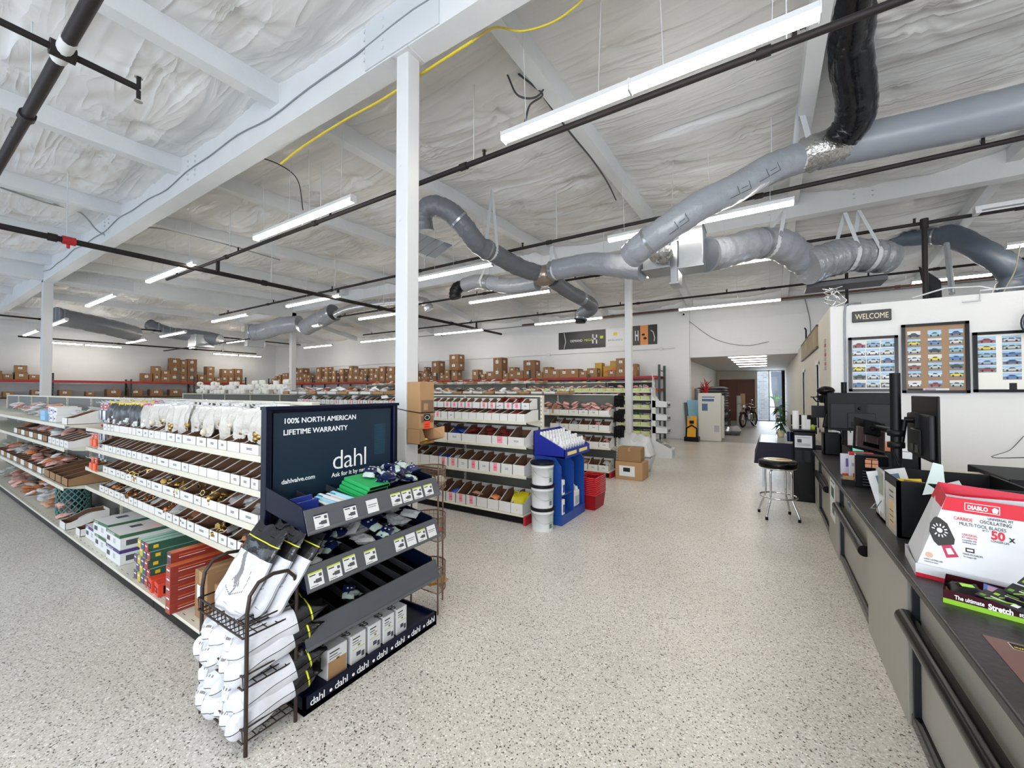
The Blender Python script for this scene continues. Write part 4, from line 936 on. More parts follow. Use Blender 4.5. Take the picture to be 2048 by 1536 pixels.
# goods standing on the tops of the aisles seen over the front bins
kinds = ['white', 'pink', 'clear', 'white', 'dark', 'copper', 'white', 'pink']
for r, x0, x1, z, st in ((2, -5.2, -8.0, 1.5, .3), (3, -3.4, -13, 1.5, .3), (4, -5.5, -13, 1.8, .42)):
    i = 0; x = x0
    mb = MB()
    while x > x1:
        y = rows[r] + .33
        wb = .26; tray(wb, .26, .05, .07, BINW if i % 3 else CARDL, CARDIN, f'flat card tray lying on top of the {aisle[r]} shelving, {ORD[i]} along', (x, y - .12, z), f'trays on top of the {aisle[r]}')
        packets_in(kinds[(i + r) % 8], 3, x, y - .12, z + .03, wb, .24, f'the {ORD[i]} tray on top of the {aisle[r]}', rnd, .05)
        x -= st; i += 1
# ---- third aisle end bay and beyond
yb3 = rows[3] + .45 - .36 + .004
for nm, z, w_, n in (('base deck', .107, .2, 5), ('lowest shelf', .521, .2, 6), ('middle shelf', .831, .2, 6), ('top shelf', 1.121, .2, 14)):
    for i in range(n):
        x = XE - .03 - w_ * (i + .5)
        bin_at(w_ - .0, rnd.choice(['ink', None]), (x, yb3 if nm != 'base deck' else rows[3] + .05, z), f'white bin on the {nm} of the third aisle, {ORD[i]} from the walkway', f'white bins, {nm} of the third aisle', d=.3, hf=.08 if nm == 'top shelf' else .1, hb=.1 if nm == 'top shelf' else .19)
        if nm == 'top shelf': packets_in('pink', 6, x, yb3, z + .05, .2, .28, f'the {ORD[i]} bin, top shelf, third aisle', rnd, .12)
        elif (i + int(z * 10)) % 2: packets_in(rnd.choice(['pink', 'copper', 'clear']), 4, x, yb3, z + .03, .2, .28, f'the {ORD[i]} bin, {nm}, third aisle', rnd, .08)
mb = MB(); mb.prism([(rows[3] + .03, 1.13), (rows[3] + .4, 1.13), (rows[3] + .4, 1.33), (rows[3] + .25, 1.33), (rows[3] + .05, 1.24)], 0, -3.56, -3.55, CARDL)
solo(mb, 'cardboard_divider', 'upright tan cardboard divider at the left end of the third aisle bay', 'divider', loc=(-3.55, rows[3] + .2, 1.13))
# ---- fourth aisle with lime labelled trays
yb4 = rows[4] + .45 - .33 + .004
for j, z in enumerate(shelf_z[4]):
    nb = 5 if j < 4 else 16
    for i in range(nb):
        x = XE - .03 - .22 * (i + .5); nmz = ['lowest', 'second', 'third', 'fourth', 'fifth', 'top'][j]
        bin_at(.22, 'green', (x, yb4, z + .001), f'lime labelled tray on the {nmz} shelf of the fourth aisle, {ORD[i]} from the walkway', f'lime labelled trays, {nmz} shelf of the fourth aisle', d=.25, hf=.08, hb=.1)
        if j > 3 or (i + j) % 2: packets_in('pink' if j > 3 else ['clear', 'green'][i % 2], 3, x, yb4, z + .05, .2, .22, f'the {ORD[i]} lime tray, {nmz} shelf', rnd, .05)
# ---------------------------------------------------------------- navy valve display at the end of the front aisle
SIGN = M('sign_teal_navy', '14283a', .35); SIGNS = M('sign_stripe', '1d4a5e', .35); WT = M('white_lettering', 'f4f6f8', .5)
DX0, DX1, DY0, DY1 = -2.31, -1.9, 1.12, 2.03
t = thing('display_stand', 'navy steel valve display stand with a dark sign board and three sloping trays', 'display stand', (DX0, DY0, 0))
mb = MB()
for y in (DY0, DY1 - .035):
    mb.rbox(DX0, DX0 + .05, y, y + .035, 0, 1.455, NAVY, .004, 1)
    for z in np.arange(.15, 1.42, .035): mb.box(DX0 + .0498, DX0 + .0505, y + .012, y + .022, z, z + .018, BLACK)
mb.build('frame', t)
mb = MB(); mb.box(DX0, DX0 + .06, DY0 - .004, DY1 + .004, 1.45, 1.468, NAVY); mb.build('top_cap', t)
mb = MB(); mb.box(DX0 + .005, DX0 + .02, DY0 + .035, DY1 - .035, .1, 1.45, NAVY); mb.build('back_panel', t)
mb = MB(); mb.box(DX0 + .02, DX0 + .032, DY0 + .05, DY1 - .05, .92, 1.43, SIGN)
for i in range(22): mb.box(DX0 + .032, DX0 + .0325, 1.84, 1.93, 1.12 + i * .0095, 1.125 + i * .0095, SIGNS)
sg = mb.build('sign_board', t)
FX = DX0 + .0328; YD, ZU = (0, 1, 0), (0, 0, 1)
def st(s, y, z, size, **k): return text(s, size, WT, sg, (FX, y, z), YD, ZU, **k)
st('100% NORTH AMERICAN', 1.222, 1.37, .042, bold=.0008); st('LIFETIME WARRANTY', 1.222, 1.306, .042, bold=.0008)
st('dahl', 1.52, 1.065, .172, space=.92, bold=-.0012); st('Ask for it by name*', 1.52, 1.02, .037, bold=.0006); st('dahlvalve.com', 1.215, 1.035, .035, bold=.0005)
def tray_d(z, nm):
    mb = MB(); zb = z + .07; X0, X1 = DX0 + .03, DX1 + .01
    mb.add([(X0, DY0 + .01, zb), (X1, DY0 + .01, z), (X1, DY1 - .01, z), (X0, DY1 - .01, zb)], [(0, 1, 2, 3), (3, 2, 1, 0)], BLACK)
    for y in (DY0 + .004, DY1 - .012): mb.prism([(X0, zb - .02), (X1 + .01, z - .01), (X1 - .03, z + .11), (X0, zb + .1)], 1, y, y + .008, NAVY)
    n = 8 if nm > 1 else 5
    for i in range(1, n): y = DY0 + (DY1 - DY0) * i / n; mb.prism([(X0, zb), (X1, z), (X1 - .02, z + .05), (X0, zb + .04)], 1, y - .0015, y + .0015, M('divider_grey', '3a3c40', .3))
    o = mb.build('tray', t)
    lm = MB(); lm.prism([(X1 + .035, z - .015), (X1 + .04, z - .01), (X1, z + .1), (X1 - .008, z + .1)], 1, DY0 - .003, DY1 + .003, GREYP)
    lm.prism([(X1 + .04, z - .012), (X1 + .046, z - .004), (X1 + .038, z + .006)], 1, DY0 - .003, DY1 + .003, GREYP)
    lm.build('price_rail', o)
    return X1
def rail_tag(X1, z, y, w_=.07, blank=False, up=0, nv=False, part=None):
    """card on the sloped rail"""
    a = Vector((X1 + .0405, 0, z - .008)); b = Vector((X1 + .0008, 0, z + .099)); dv = (b - a).normalized(); nrm = Vector((dv.z, 0, -dv.x))
    def q(y_, s_, e): p = a + dv * s_ + nrm * e; return (p.x, y_, p.z)
    mb = MB(); s0, s1 = .012 + up, .084 + up
    mb.add([q(y, s0, .001), q(y + w_, s0, .001), q(y + w_, s1, .001), q(y, s1, .001)], [(0, 1, 2, 3)], PAPER)
    def r(y0, y1, c, d, m): mb.add([q(y + w_ * y0, s0 + (s1 - s0) * c, .0016), q(y + w_ * y1, s0 + (s1 - s0) * c, .0016), q(y + w_ * y1, s0 + (s1 - s0) * d, .0016), q(y + w_ * y0, s0 + (s1 - s0) * d, .0016)], [(0, 1, 2, 3)], m)
    if not blank:
        r(0, 1, .9, 1, SIGN if nv else M('lime_strip', 'b8c832', .5)); r(.08, .5, .76, .83, INKB); r(.45, .85, .25, .5, INK); r(.3, .5, .3, .42, INK); r(.72, .92, .6, .8, INK); r(.08, .6, .1, .14, INK)
    else: r(.1, .9, .6, .65, INK); r(.1, .8, .45, .49, INK)
    return mb.build('price_tag', part)
x1 = tray_d(.875, 1); tr = [o for o in t.children if o.name.startswith('tray')]
rl = tr[0].children[0]
for y, k_ in ((1.155, 1), (1.32, 1), (1.46, 2), (1.63, 0), (1.715, 0), (1.805, 0), (1.9, 0)): rail_tag(x1, .875, y, .075, k_ == 2, 0, k_ == 1, tr[0])
x1 = tray_d(.60, 2); tr = [o for o in t.children if o.name.startswith('tray')]
for y, k_ in ((1.13, 0), (1.23, 0), (1.32, 0), (1.45, 0), (1.66, 0), (1.75, 2), (1.84, 0), (1.93, 2)): rail_tag(x1, .60, y, .075, k_ == 2, 0 if y != 1.32 else .01, False, [o for o in t.children if o.name.startswith('tray')][1])
tray_d(.325, 3)
mb = MB(); mb.rbox(DX0 - .0, DX1 + .02, DY0, DY1, 0, .03, NAVY, .003, 1); mb.box(DX1 + .005, DX1 + .02, DY0, DY1, 0, .085, NAVY); mb.box(DX0, DX1 + .02, DY0, DY0 + .012, 0, .085, NAVY); mb.box(DX0, DX1 + .02, DY1 - .012, DY1, 0, .085, NAVY); mb.box(DX0 + .05, DX1 + .005, DY0 + .012, DY1 - .012, .03, .06, NAVY)
bs = mb.build('base', t)
for i in range(7):
    text('dahl', .052, WT, bs, (DX1 + .0203, DY0 + .03 + i * .131, .03), YD, ZU, space=.92)
    if i < 6: mb = MB(); mb.cyl((DX1 + .02, DY0 + .141 + i * .131, .042), (DX1 + .0206, DY0 + .141 + i * .131, .042), .008, WT, 14); mb.build('lettering', bs)
# boxed valves on the base
for i, (y0, y1) in enumerate(((1.27, 1.385), (1.41, 1.505), (1.525, 1.61), (1.63, 1.71), (1.73, 1.81))):
    mb = MB(); X1 = -1.925; mb.rbox(X1 - .24, X1, y0, y1, .0605, .215, PAPER, .002, 1)
    w_ = y1 - y0
    def fr(a, b, c, d, m, e=.0006): mb.box(X1, X1 + e, y0 + a * w_, y0 + b * w_, .0605 + c * .155, .0605 + d * .155, m)
    if i == 0: fr(.04, .96, .02, .58, CARDL)
    else: fr(.1, .9, .48, .5, M('lime_strip', 'b8c832', .5)); fr(.35, .65, .22, .36, INK); fr(.7, .9, .12, .3, INK)
    fr(.1, .6, .84, .88, INKB); fr(.1, .5, .74, .77, INK); fr(.1, .7, .66, .68, INK); fr(.45, .6, .55, .62, M('olive', '8a8432', .5))
    o = solo(mb, 'valve_carton', f'white valve carton on the navy display base, {"open brown front, " if i == 0 else ""}{ORD[i]} from the wire rack', 'box', 'valve cartons on the display base', (X1 - .12, y0 + w_ / 2, .0605))
    text('dahl', .09, INKB, o, (X1 - .2, y0 - .0006, .1), (1, 0, 0), ZU)
    text('dahl', .07, INKB, o, (X1 - .02, y0 + .02, .2155), (-1, 0, 0), (0, -1, 0))
# stock in the trays
def onbox(label, c, s, a, m, marks=(), nm='valve_carton', grp=None):
    mb = carton(s[0], s[1], s[2], m, marks=marks, b=.002); o = solo(mb, nm, label, 'box', grp); o.location = c; o.rotation_euler = a; return o
RB = M('royal_blue_box', '20338f', .35); LB = M('light_blue_tube', '9fd3e6', .35); GRN = M('bright_green_box', '2fae62', .4)
tilt = math.atan(.07 / .38)
for i in range(2):
    o = onbox(f'royal blue flat box standing in the top tray, {["front", "rear"][i]} one', (-2.05 - .06 * i, 1.22, .9 + .012 * i), (.02, .15, .075), (0, -.1, .05), RB)
    text('CLIPS All Round', .016, WT, o, (.0106, -.068, .05), (0, 1, 0), (0, 0, 1)); text('FOR COPPER PIPE', .008, WT, o, (.0106, -.06, .035), (0, 1, 0), (0, 0, 1))
for i in range(6):
    mb = MB(); mb.rbox(-.09, .09, -.012, .012, 0, .022, LB if i % 2 else PAPER, .008, 2); mb.box(-.09, -.05, -.0125, .0125, .004, .018, M('deep_cyan', '3d8fb5', .4))
    o = solo(mb, 'tube_packet', f'slim light blue and white packet in the top tray, {ORD[i]} from the royal blue boxes', 'packet', 'slim packets in the top tray'); o.location = (-2.06 + .01 * (i % 2), 1.325 + .024 * i, .925 + .008 * (i % 3)); o.rotation_euler = (0, tilt, .25)
for i in range(4):
    o = onbox(f'bright green flat box in the top tray, {ORD[i]} layer of the pile', (-2.07 + .008 * i, 1.57 + .01 * i, .935 + .021 * i), (.22, .16, .02), (0, tilt, .05), GRN, (('r', .05, .95, .15, .85, BLACK),))
    text('CLIPS All Round', .012, WT, o, (.1118, -.055, .006), (0, 1, 0), (0, 0, 1))
PCQ = []
def heap(kind, n, cx, cy, cz, wx, wy, h, where, rnd, s_=.8):
    for i in range(n):
        packet(kind, rnd.randrange(3), (cx + rnd.uniform(-.5, .5) * wx, cy + rnd.uniform(-.5, .5) * wy, cz + h * i / n - (0)), (rnd.uniform(-.5, .5), rnd.uniform(-.4, .4), rnd.uniform(0, 6.2)), f'{PC[kind][0]} {where}', f'{kind} packets {where}', s_ * rnd.uniform(.8, 1.1))
rnd = random.Random(21)
heap('navy', 24, -2.07, 1.72, .95, .24, .2, .1, 'heaped in the middle of the top display tray', rnd); heap('navy', 18, -2.08, 1.9, .95, .24, .18, .1, 'heaped at the far end of the top display tray', rnd)
for k_, n, y, wh in (('clear', 6, 1.24, 'at the near end of the middle display tray'), ('navy', 6, 1.38, 'in the middle display tray beside the clear bags'), ('clear', 7, 1.55, 'in the centre of the middle display tray'), ('navy', 5, 1.7, 'in the middle display tray past its centre'), ('clear', 7, 1.88, 'at the far end of the middle display tray')):
    heap(k_, n + 2, -2.06, y, .67, .24, .12, .08, wh, rnd)
heap('navy', 3, -2.0, 1.47, .37, .06, .05, .05, 'alone in the empty lowest display tray', rnd)

# ---------------------------------------------------------------- wire rack of bagged rags
WIRE = M('bronze_wire', '3d322c', .4, metal=.5)
RX0, RX1, RY0, RY1 = -2.33, -1.89, .87, 1.085
t = thing('wire_rack', 'dark bronze three tier wire rack holding white bagged rags', 'rack', ((RX0 + RX1) / 2, (RY0 + RY1) / 2, 0))
for x in (RX0, RX1):
    mb = MB(); q = [(x, RY0, 0), (x, RY0, .6), (x, RY0 + .01, .67), (x, RY0 + .045, .715), (x, (RY0 + RY1) / 2, .73), (x, RY1 - .045, .72), (x, RY1 - .01, .68), (x, RY1, .62), (x, RY1, 0)]
    mb.tube(q, .0085, WIRE, 10); mb.build('side_frame', t)
for z in (.5, .285, .06):
    mb = MB(); r = .0035
    for zz in (z, z + .055): mb.tube([(RX0, RY0 - .015, zz), (RX1, RY0 - .015, zz), (RX1, RY1, zz), (RX0, RY1, zz)], r + .001, WIRE, 6, closed=True)
    for i in range(12): x = RX0 + (RX1 - RX0) * i / 11; mb.tube([(x, RY0 - .015, z + .055), (x, RY0 - .012, z), (x, RY1, z)], r * .8, WIRE, 5)
    for i in range(1, 5): y = RY0 + (RY1 - RY0) * i / 5; mb.tube([(RX0, y, z), (RX1, y, z)], r * .7, WIRE, 5)
    mb.build('wire_shelf', t)
BAGW = M('rag_bag_white', 'd2d4da', .28, noise=.05, nscale=12, bump=.5, bscale=14); BAGB = M('rag_bag_black', '1b1b1d', .2, noise=.3, nscale=30, bump=.4, bscale=14); HANDG = M('printed_grey', '7a7775', .45); YL = M('yellow_line', 'd8dc2e', .4)
def ragbag(L, W, T_, seed, hand=True, droop=0):
    rnd = random.Random(seed); mb = MB(); NX, NY = (80, 54) if seed < 40 else (52, 36); vs = []; off = [rnd.uniform(0, 6) for _ in range(6)]
    def bump(a, b): return .10 * math.sin(5 * a + off[0] + 3 * b) * math.sin(4 * b + off[1]) + .07 * math.sin(11 * b + off[2] + 4 * a) + .05 * math.sin(13 * a + off[3] + 6 * b)
    for sgn in (1, -1):
        for i in range(NX + 1):
            for j in range(NY + 1):
                a, b = i / NX * 2 - 1, j / NY * 2 - 1
                body = 1 if a < .55 else max(.12, 1 - (a - .55) * 2.2)
                e = max(0, (1 - abs(a) ** 8) * (1 - b ** 6)) ** .5 * body
                z = T_ / 2 + sgn * T_ / 2 * (e * (1 + bump(a, b)) + .03)
                z -= droop * max(0, -a - .2) ** 2
                wv = W / 2 * (1 - .45 * max(0, (-a - .7) / .3) ** 3) ** .5 * (1 - .06 * max(0, a - .5) + .02 * math.sin(9 * a + off[4]))
                vs.append((a * L / 2 + .01 * math.sin(7 * b + off[5]) * (abs(a) > .8), b * wv, z))
    A = {}
    def mat_at(a, b, top):
        if .62 < a < .66: return YL
        if a > .3: return BAGB
        if seed >= 40 and a < -.5 and abs(b) < .55 and int((a + 2) * 26) % 4 == 0 and math.sin(b * 60 + 9 * a) > -.3: return HANDG
        if hand and top:
            # forearm and hand reaching down from the header, inside a kite outline
            def seg(p, q, r):
                px_, py_ = a - p[0], b - p[1]; dx, dy = q[0] - p[0], q[1] - p[1]; k = max(0, min(1, (px_ * dx + py_ * dy) / (dx * dx + dy * dy)))
                return math.hypot(px_ - k * dx, (py_ - k * dy) * .75) < r
            if seg((.22, .35), (-.12, .02), .075) or seg((-.12, .02), (-.3, .02), .085) or seg((-.28, .08), (-.44, .0), .025) or seg((-.3, -.02), (-.46, -.12), .025) or seg((-.26, -.08), (-.38, -.22), .025) or seg((-.2, .12), (-.34, .22), .022): return HANDG
            if seg((-.02, -.5), (-.42, -.6), .012) or seg((-.42, -.6), (-.62, -.02), .012) or seg((-.62, -.02), (-.5, .5), .012): return HANDG
            if seg((-.42, -.12), (-.6, -.02), .035): return HANDG
        return BAGW
    n1 = (NX + 1) * (NY + 1); k0 = len(mb.V); mb.V += vs
    for s_ in (0, 1):
        for i in range(NX):
            for j in range(NY):
                f = [s_ * n1 + i * (NY + 1) + j, s_ * n1 + (i + 1) * (NY + 1) + j, s_ * n1 + (i + 1) * (NY + 1) + j + 1, s_ * n1 + i * (NY + 1) + j + 1]
                mm = mat_at((i + .5) / NX * 2 - 1, (j + .5) / NY * 2 - 1, s_ == 0); mb.F.append([k0 + q for q in (f if s_ == 0 else f[::-1])]); mb.I.append(mb.mi(mm)); mb.S.append(True)
    o = tag(mb.build('rag_bag'), 'x', 'bag')
    # printed words on the header
    for s2, yy, xx, sz in (('4 lb', .06, .36, .032), ('Cleaning', -.04, .3, .022), ('Cloths', -.04, .26, .022)):
        text(s2, sz, WT if xx != .36 else YL, o, (L / 2 * (xx + .3 if xx == .36 else xx + .1), W * .28 if yy > 0 else W * .3, T_ * (.62 if xx == .36 else .8)), (0, -1, 0), (1, 0, .35 if xx == .36 else .2), ext=.0003)
    return o
# three leaning on the top tier
for i, (y, a) in enumerate(((.905, 60), (.965, 58), (1.015, 54))):
    o = ragbag(.4, .29, .05, 30 + i); a = math.radians(a)
    # long axis up and back, printed face towards the viewer
    xa = Vector((.06, math.cos(a), math.sin(a))).normalized(); za = Vector((0, -math.sin(a), math.cos(a))); za = (za - xa * za.dot(xa)).normalized(); ya = za.cross(xa)
    R = Matrix((xa, ya, za)).transposed().to_4x4(); c = Vector((-2.13 + .05 * i, y, .515)) + xa * .2
    o.matrix_world = Matrix.Translation(c) @ R
    o['label'] = f'white rag bag with black header leaning on the top rack tier, {["front", "middle", "rear"][i]} of three'; o['group'] = 'rag bags leaning on the top rack tier'
k = 0
for tier, z0, n in (('middle', .295, 4), ('bottom', .07, 4)):
    for i in range(n):
        o = ragbag(.4, .25, .12, 50 + k, hand=True, droop=.02 + .01 * (i % 2)); x = -2.225 if i % 2 == 0 else -2.0
        o.location = (x, 1.04 + (.02 if i > 1 else 0), z0 + .01 + .08 * (i // 2) + .01 * (i % 2)); o.rotation_euler = (rnd.uniform(-.06, .06), -.16 - rnd.uniform(0, .1), PI / 2 + rnd.uniform(-.06, .06) - (.06 if i % 2 == 0 else .2))
        o['label'] = f'white rag bag lying on the {tier} rack tier, {["left lower", "right lower", "left upper", "right upper"][i]} one'; o['group'] = f'rag bags on the {tier} rack tier'; k += 1

# ---------------------------------------------------------------- half round wire basket stand
BRZ = M('rose_bronze_wire', '7d6558', .35, metal=.6); MESHM = M('fine_wire_mesh', '8a7768', .5, alpha=.3)
bx, by = -2.08, 2.12
t = thing('basket_stand', 'slim bronze wire stand with three half round baskets behind the navy display', 'stand', (bx, by, 0))
mb = MB()
for p in ((bx + .13, by), (bx - .13, by), (bx + .02, by + .17)): mb.tube([(p[0], p[1], 0), (p[0], p[1], 1.03)], .006, BRZ, 8)
mb.build('post', t)
for z, h in ((.86, .14), (.5, .16), (.14, .17)):
    mb = MB(); arc = [(bx + .13 * math.cos(a), by + .17 * math.sin(a)) for a in np.linspace(0, PI, 15)]
    for zz, r in ((z, .004), (z + h, .0055)): mb.tube([(x, y, zz) for x, y in arc], r, BRZ, 6, closed=True)
    for x, y in arc: mb.tube([(x, y, z), (x, y, z + h)], .0013, BRZ, 4)
    for q in (.2, .4, .6, .8): mb.tube([(x, y, z + h * q) for x, y in arc], .0012, BRZ, 4)
    for (xa, ya), (xb, yb_) in zip(arc, arc[1:]): mb.add([(xa, ya, z), (xb, yb_, z), (xb, yb_, z + h), (xa, ya, z + h)], [(0, 1, 2, 3)], MESHM)
    mb.poly([(x, y, z) for x, y in arc], MESHM); mb.build('basket', t)
for i, (x, y, z, m, nm) in enumerate(((bx, by + .06, .87, YEL, 'yellow capped'), (bx + .05, by + .09, .87, M('ivory_part', 'd8d0be', .5), 'ivory'), (bx + .02, by + .08, .51, M('coral', 'e0543a', .5), 'coral red'), (bx, by + .07, .15, M('amber', 'c08a3a', .5), 'amber'), (bx + .06, by + .1, .15, CARDL, 'tan'), (bx - .05, by + .05, .15, DARK, 'dark'))):
    mb = crumple([m], .09, .08, .06, 60 + i); o = solo(mb, 'plastic_fitting', f'{nm} plastic part lying in a basket of the bronze wire stand', 'part'); o.location = (x, y, z)
# ---------------------------------------------------------------- carton dispenser strapped to the column
x0, x1, y0, y1, z0, z1 = -2.70, -2.545, 2.53, 2.71, 1.09, 1.635
t = thing('dispenser_carton', 'tall brown carton strapped to the near white column, front flap torn open', 'box', (x0, y0, z0))
mb = MB(); mb.rbox(x0, x1, y0, y1, z0 + .13, z1, CARDL, .004, 1); mb.box(x0, x0 + .004, y0, y1, z0, z0 + .13, CARDL); mb.box(x0, x1, y0, y0 + .004, z0, z0 + .13, CARDL); mb.box(x0, x1, y1 - .004, y1, z0, z0 + .13, CARDL); mb.box(x0, x1, y0, y1, z0, z0 + .004, CARDL)
mb.box(x1, x1 + .0008, y0 + .02, y1 - .01, z1 - .28, z1 - .16, M('brown_print', '7d6450', .7)); mb.box(x1, x1 + .0008, y0 + .02, y1 - .01, z1 - .36, z1 - .3, M('brown_print', '7d6450', .7)); mb.box(x1 + .0008, x1 + .0012, y0 + .05, y0 + .1, z1 - .25, z1 - .19, CARDL); mb.build('box_body', t)
mb = MB(); q = [(x1, y0, z0 + .02), (x1, y1, z0 + .02), (x1 + .1, y1 + .01, z0 + .05), (x1 + .1, y0 - .01, z0 + .05)]; mb.add(q, [(0, 1, 2, 3), (3, 2, 1, 0)], CARD); mb.build('flap', t)
for y, s_ in ((y0, -1), (y1, 1)):
    mb = MB(); q = [(x1, y, z0 + .02), (x1, y, z0 + .13), (x1 + .08, y + .05 * s_, z0 + .15), (x1 + .1, y + .03 * s_, z0 + .05)]; mb.add(q, [(0, 1, 2, 3), (3, 2, 1, 0)], CARDL); mb.build('flap', t)
mb = MB(); mb.box(x1, x1 + .001, y0 + .05, y0 + .13, z0 + .13, z0 + .2, M('orange_sticker', 'f0502e', .5)); mb.box(x1, x1 + .001, y0 + .05, y0 + .13, z0 + .2, z0 + .26, INKB)
mb.tube([(x1 + .0015, y0 + .09 + .028 * math.cos(a), z0 + .23 + .018 * math.sin(a)) for a in np.linspace(0, 2 * PI, 20)[:-1]], .0025, PAPER, 4, closed=True)
for zz in (.145, .165): mb.box(x1 + .001, x1 + .0014, y0 + .065, y0 + .11, z0 + zz, z0 + zz + .008, RED)
tag(mb.build('label_sticker', t), 'orange and black sticker')
mb = MB(); z = z0 + .275; mb.tube([(-2.865, 2.515, z + .04), (x0, y0 - .006, z + .015), (x1 + .006, y0 - .006, z), (x1 + .006, y1 + .006, z), (x0, y1 + .006, z), (-2.865, 2.69, z + .04)], .004, BLACK, 6, closed=True)
solo(mb, 'strap', 'black cord tied round the column and the brown carton', 'strap', loc=(x0, y0, z))
mb = crumple([YEL], .07, .06, .04, 71); o = solo(mb, 'plastic_fitting', 'yellow fitting lying in the open mouth of the strapped carton', 'part'); o.location = (x1 - .04, y0 + .09, z0 + .004)

# ---------------------------------------------------------------- blue cardboard floor display with bottles
X0, X1, Y0, Y1 = -2.36, -2.01, 4.25, 4.95
t = thing('floor_display', 'royal blue cardboard floor display with a sloping tray of white bottles', 'display stand', (X0, Y0, 0))
mb = MB(); mb.rbox(X0, X1, Y0, Y1, 0, .11, BLUE, .004, 1); mb.build('base', t)
mb = MB(); mb.box(X0, X0 + .015, Y0, Y1, .11, .95, BLUE); mb.build('back_panel', t)
for i, y in enumerate((Y0, (Y0 + Y1) / 2, Y1 - .014)):
    mb = MB(); mb.prism([(X0 + .015, .11), (X1 - .01, .11), (X1 - .01, .68), (X1 - .1, .8), (X0 + .1, .84), (X0 + .015, .84)], 1, y, y + .014, BLUE); mb.build('divider', t)
tp = MB(); zb = .78
for y in (Y0 - .02, Y1 + .005): tp.prism([(X0 - .01, zb + .02), (X1 + .05, zb - .0), (X1 + .05, zb + .1), (X0 - .01, zb + .3)], 1, y, y + .015, BLUED)
tp.box(X1 + .04, X1 + .055, Y0 - .02, Y1 + .02, zb, zb + .1, BLUED); tp.box(X0 - .01, X1 + .05, Y0 - .02, Y1 + .02, zb + .0, zb + .02, BLUED); tp.box(X0 - .01, X0, Y0 - .02, Y1 + .02, zb + .02, zb + .3, BLUED)
tp.box(X1 + .055, X1 + .056, Y0 + .04, Y0 + .3, zb + .03, zb + .07, M('pale_yellow', 'e2dc8a', .5)); tp.box(X1 + .055, X1 + .056, Y0 + .38, Y0 + .64, zb + .03, zb + .07, M('pale_yellow', 'e2dc8a', .5)); tp.build('top_tray', t)
BOT = M('bottle_white', 'dee0e2', .3)
mb = MB(); mb.rbox(-.045, .045, -.03, .03, 0, .12, BOT, .012, 2); mb.lathe([(.026, .118), (.018, .14), (.018, .165), (.001, .168)], (0, 0, 0), BOT, 10); mb.box(.045, .0456, -.022, .022, .02, .08, M('blue_label', '6d86c4', .5))
bt = tag(mb.build('bottle'), 'x', 'bottle')
for i in range(4):
    for j in range(9):
        z = zb + .02 + (.1 - .03 * i); place(bt, (X0 + .05 + .085 * i, Y0 + .04 + .078 * j, z), 0, f'small white bottle in the blue tray, {ORD[i]} row from the back, {ORD[j]} along', 'white bottles in the blue tray', rot=(0, .1, 0))
mb = MB(); mb.rbox(-.06, .06, -.09, .09, 0, .2, BOT, .02, 2); mb.lathe([(.03, .2), (.022, .235), (.001, .24)], (.02, .05, 0), BOT, 10); mb.tube([(0, -.07, .19), (0, -.075, .25), (0, 0, .27), (0, .05, .24), (0, .05, .2)], .012, BOT, 8); mb.box(.06, .061, -.06, .06, .03, .13, M('jug_label', 'aab4c4', .5))
jg = tag(mb.build('jug'), 'x', 'jug')
for i, (x, y, z) in enumerate(((-2.1, 4.76, .11), (-2.24, 4.76, .11))): place(jg, (x, y, z), 0, f'white jug with a loop handle in the far bay of the blue display, {["front", "rear"][i]} one', 'white jugs in the blue display')
for i, (z) in enumerate((.11, .34)): 
    mb = MB(); mb.rbox(-.05, .05, -.035, .035, 0, .18, BOT, .012, 2); mb.box(.05, .051, -.025, .025, .03, .12, BLUE); mb.lathe([(.024, .18), (.024, .21), (.001, .212)], (0, 0, 0), BLUED, 10)
    o = solo(mb, 'bottle', f'white bottle with a blue cap in the near bay of the blue display, {["lower", "upper"][i]} one', 'bottle'); o.location = (-2.07, 4.33, z)
mb = MB(); mb.box(-2.3, -2.03, 4.27, 4.58, .325, .34, BLUE); mb.build('inner_shelf', t)
# ---- buckets
def bucket(z, nm):
    t = thing('bucket', f'white plastic bucket with a black lid, {nm} of the stack by the blue display', 'bucket', (-2.165, 4.07, z), .3, 'stacked white buckets')
    mb = MB(); mb.lathe([(.118, 0), (.124, .19), (.128, .19), (.128, .212), (.124, .212), (.124, .226)], (0, 0, 0), BOT, 32); mb.build('pail', t, False)
    mb = MB(); mb.lathe([(.134, .222), (.138, .23), (.138, .246), (.13, .252), (.12, .25), (.001, .25)], (0, 0, 0), BLACK, 32); mb.build('lid', t, False)
    mb = MB(); mb.tube([(.128 * math.cos(a), .128 * math.sin(a), .2 - .13 * math.sin((a + 1.9 + PI / 2 - .3) )) if 0 else (.132 * math.cos(a), .132 * math.sin(a), .2 - .11 * math.sin((a + 2.6) / 2.2 * PI * .7)) for a in np.linspace(-2.6, -.4, 12)], .0025, STEEL, 5); mb.build('bail_handle', t, False)
    mb = MB(); n = 8; vs = []
    for i in range(n + 1): a = -.75 + i * .07; vs += [(.1228 * math.cos(a), .1228 * math.sin(a), .03), (.1262 * math.cos(a), .1262 * math.sin(a), .17)]
    mb.add(vs, [(2 * i, 2 * i + 2, 2 * i + 3, 2 * i + 1) for i in range(n)], M('sage_label', 'a9b8ae', .5))
    vs = []
    for i in range(5): a = -.7 + i * .07; vs += [(.1236 * math.cos(a), .1236 * math.sin(a), .035), (.1246 * math.cos(a), .1246 * math.sin(a), .08)]
    mb.add(vs, [(2 * i, 2 * i + 2, 2 * i + 3, 2 * i + 1) for i in range(4)], M('slate_label', '5c6e68', .5)); mb.build('label', t, False)
for i, n in enumerate(('bottom', 'middle', 'top')): bucket(.2545 * i, n)
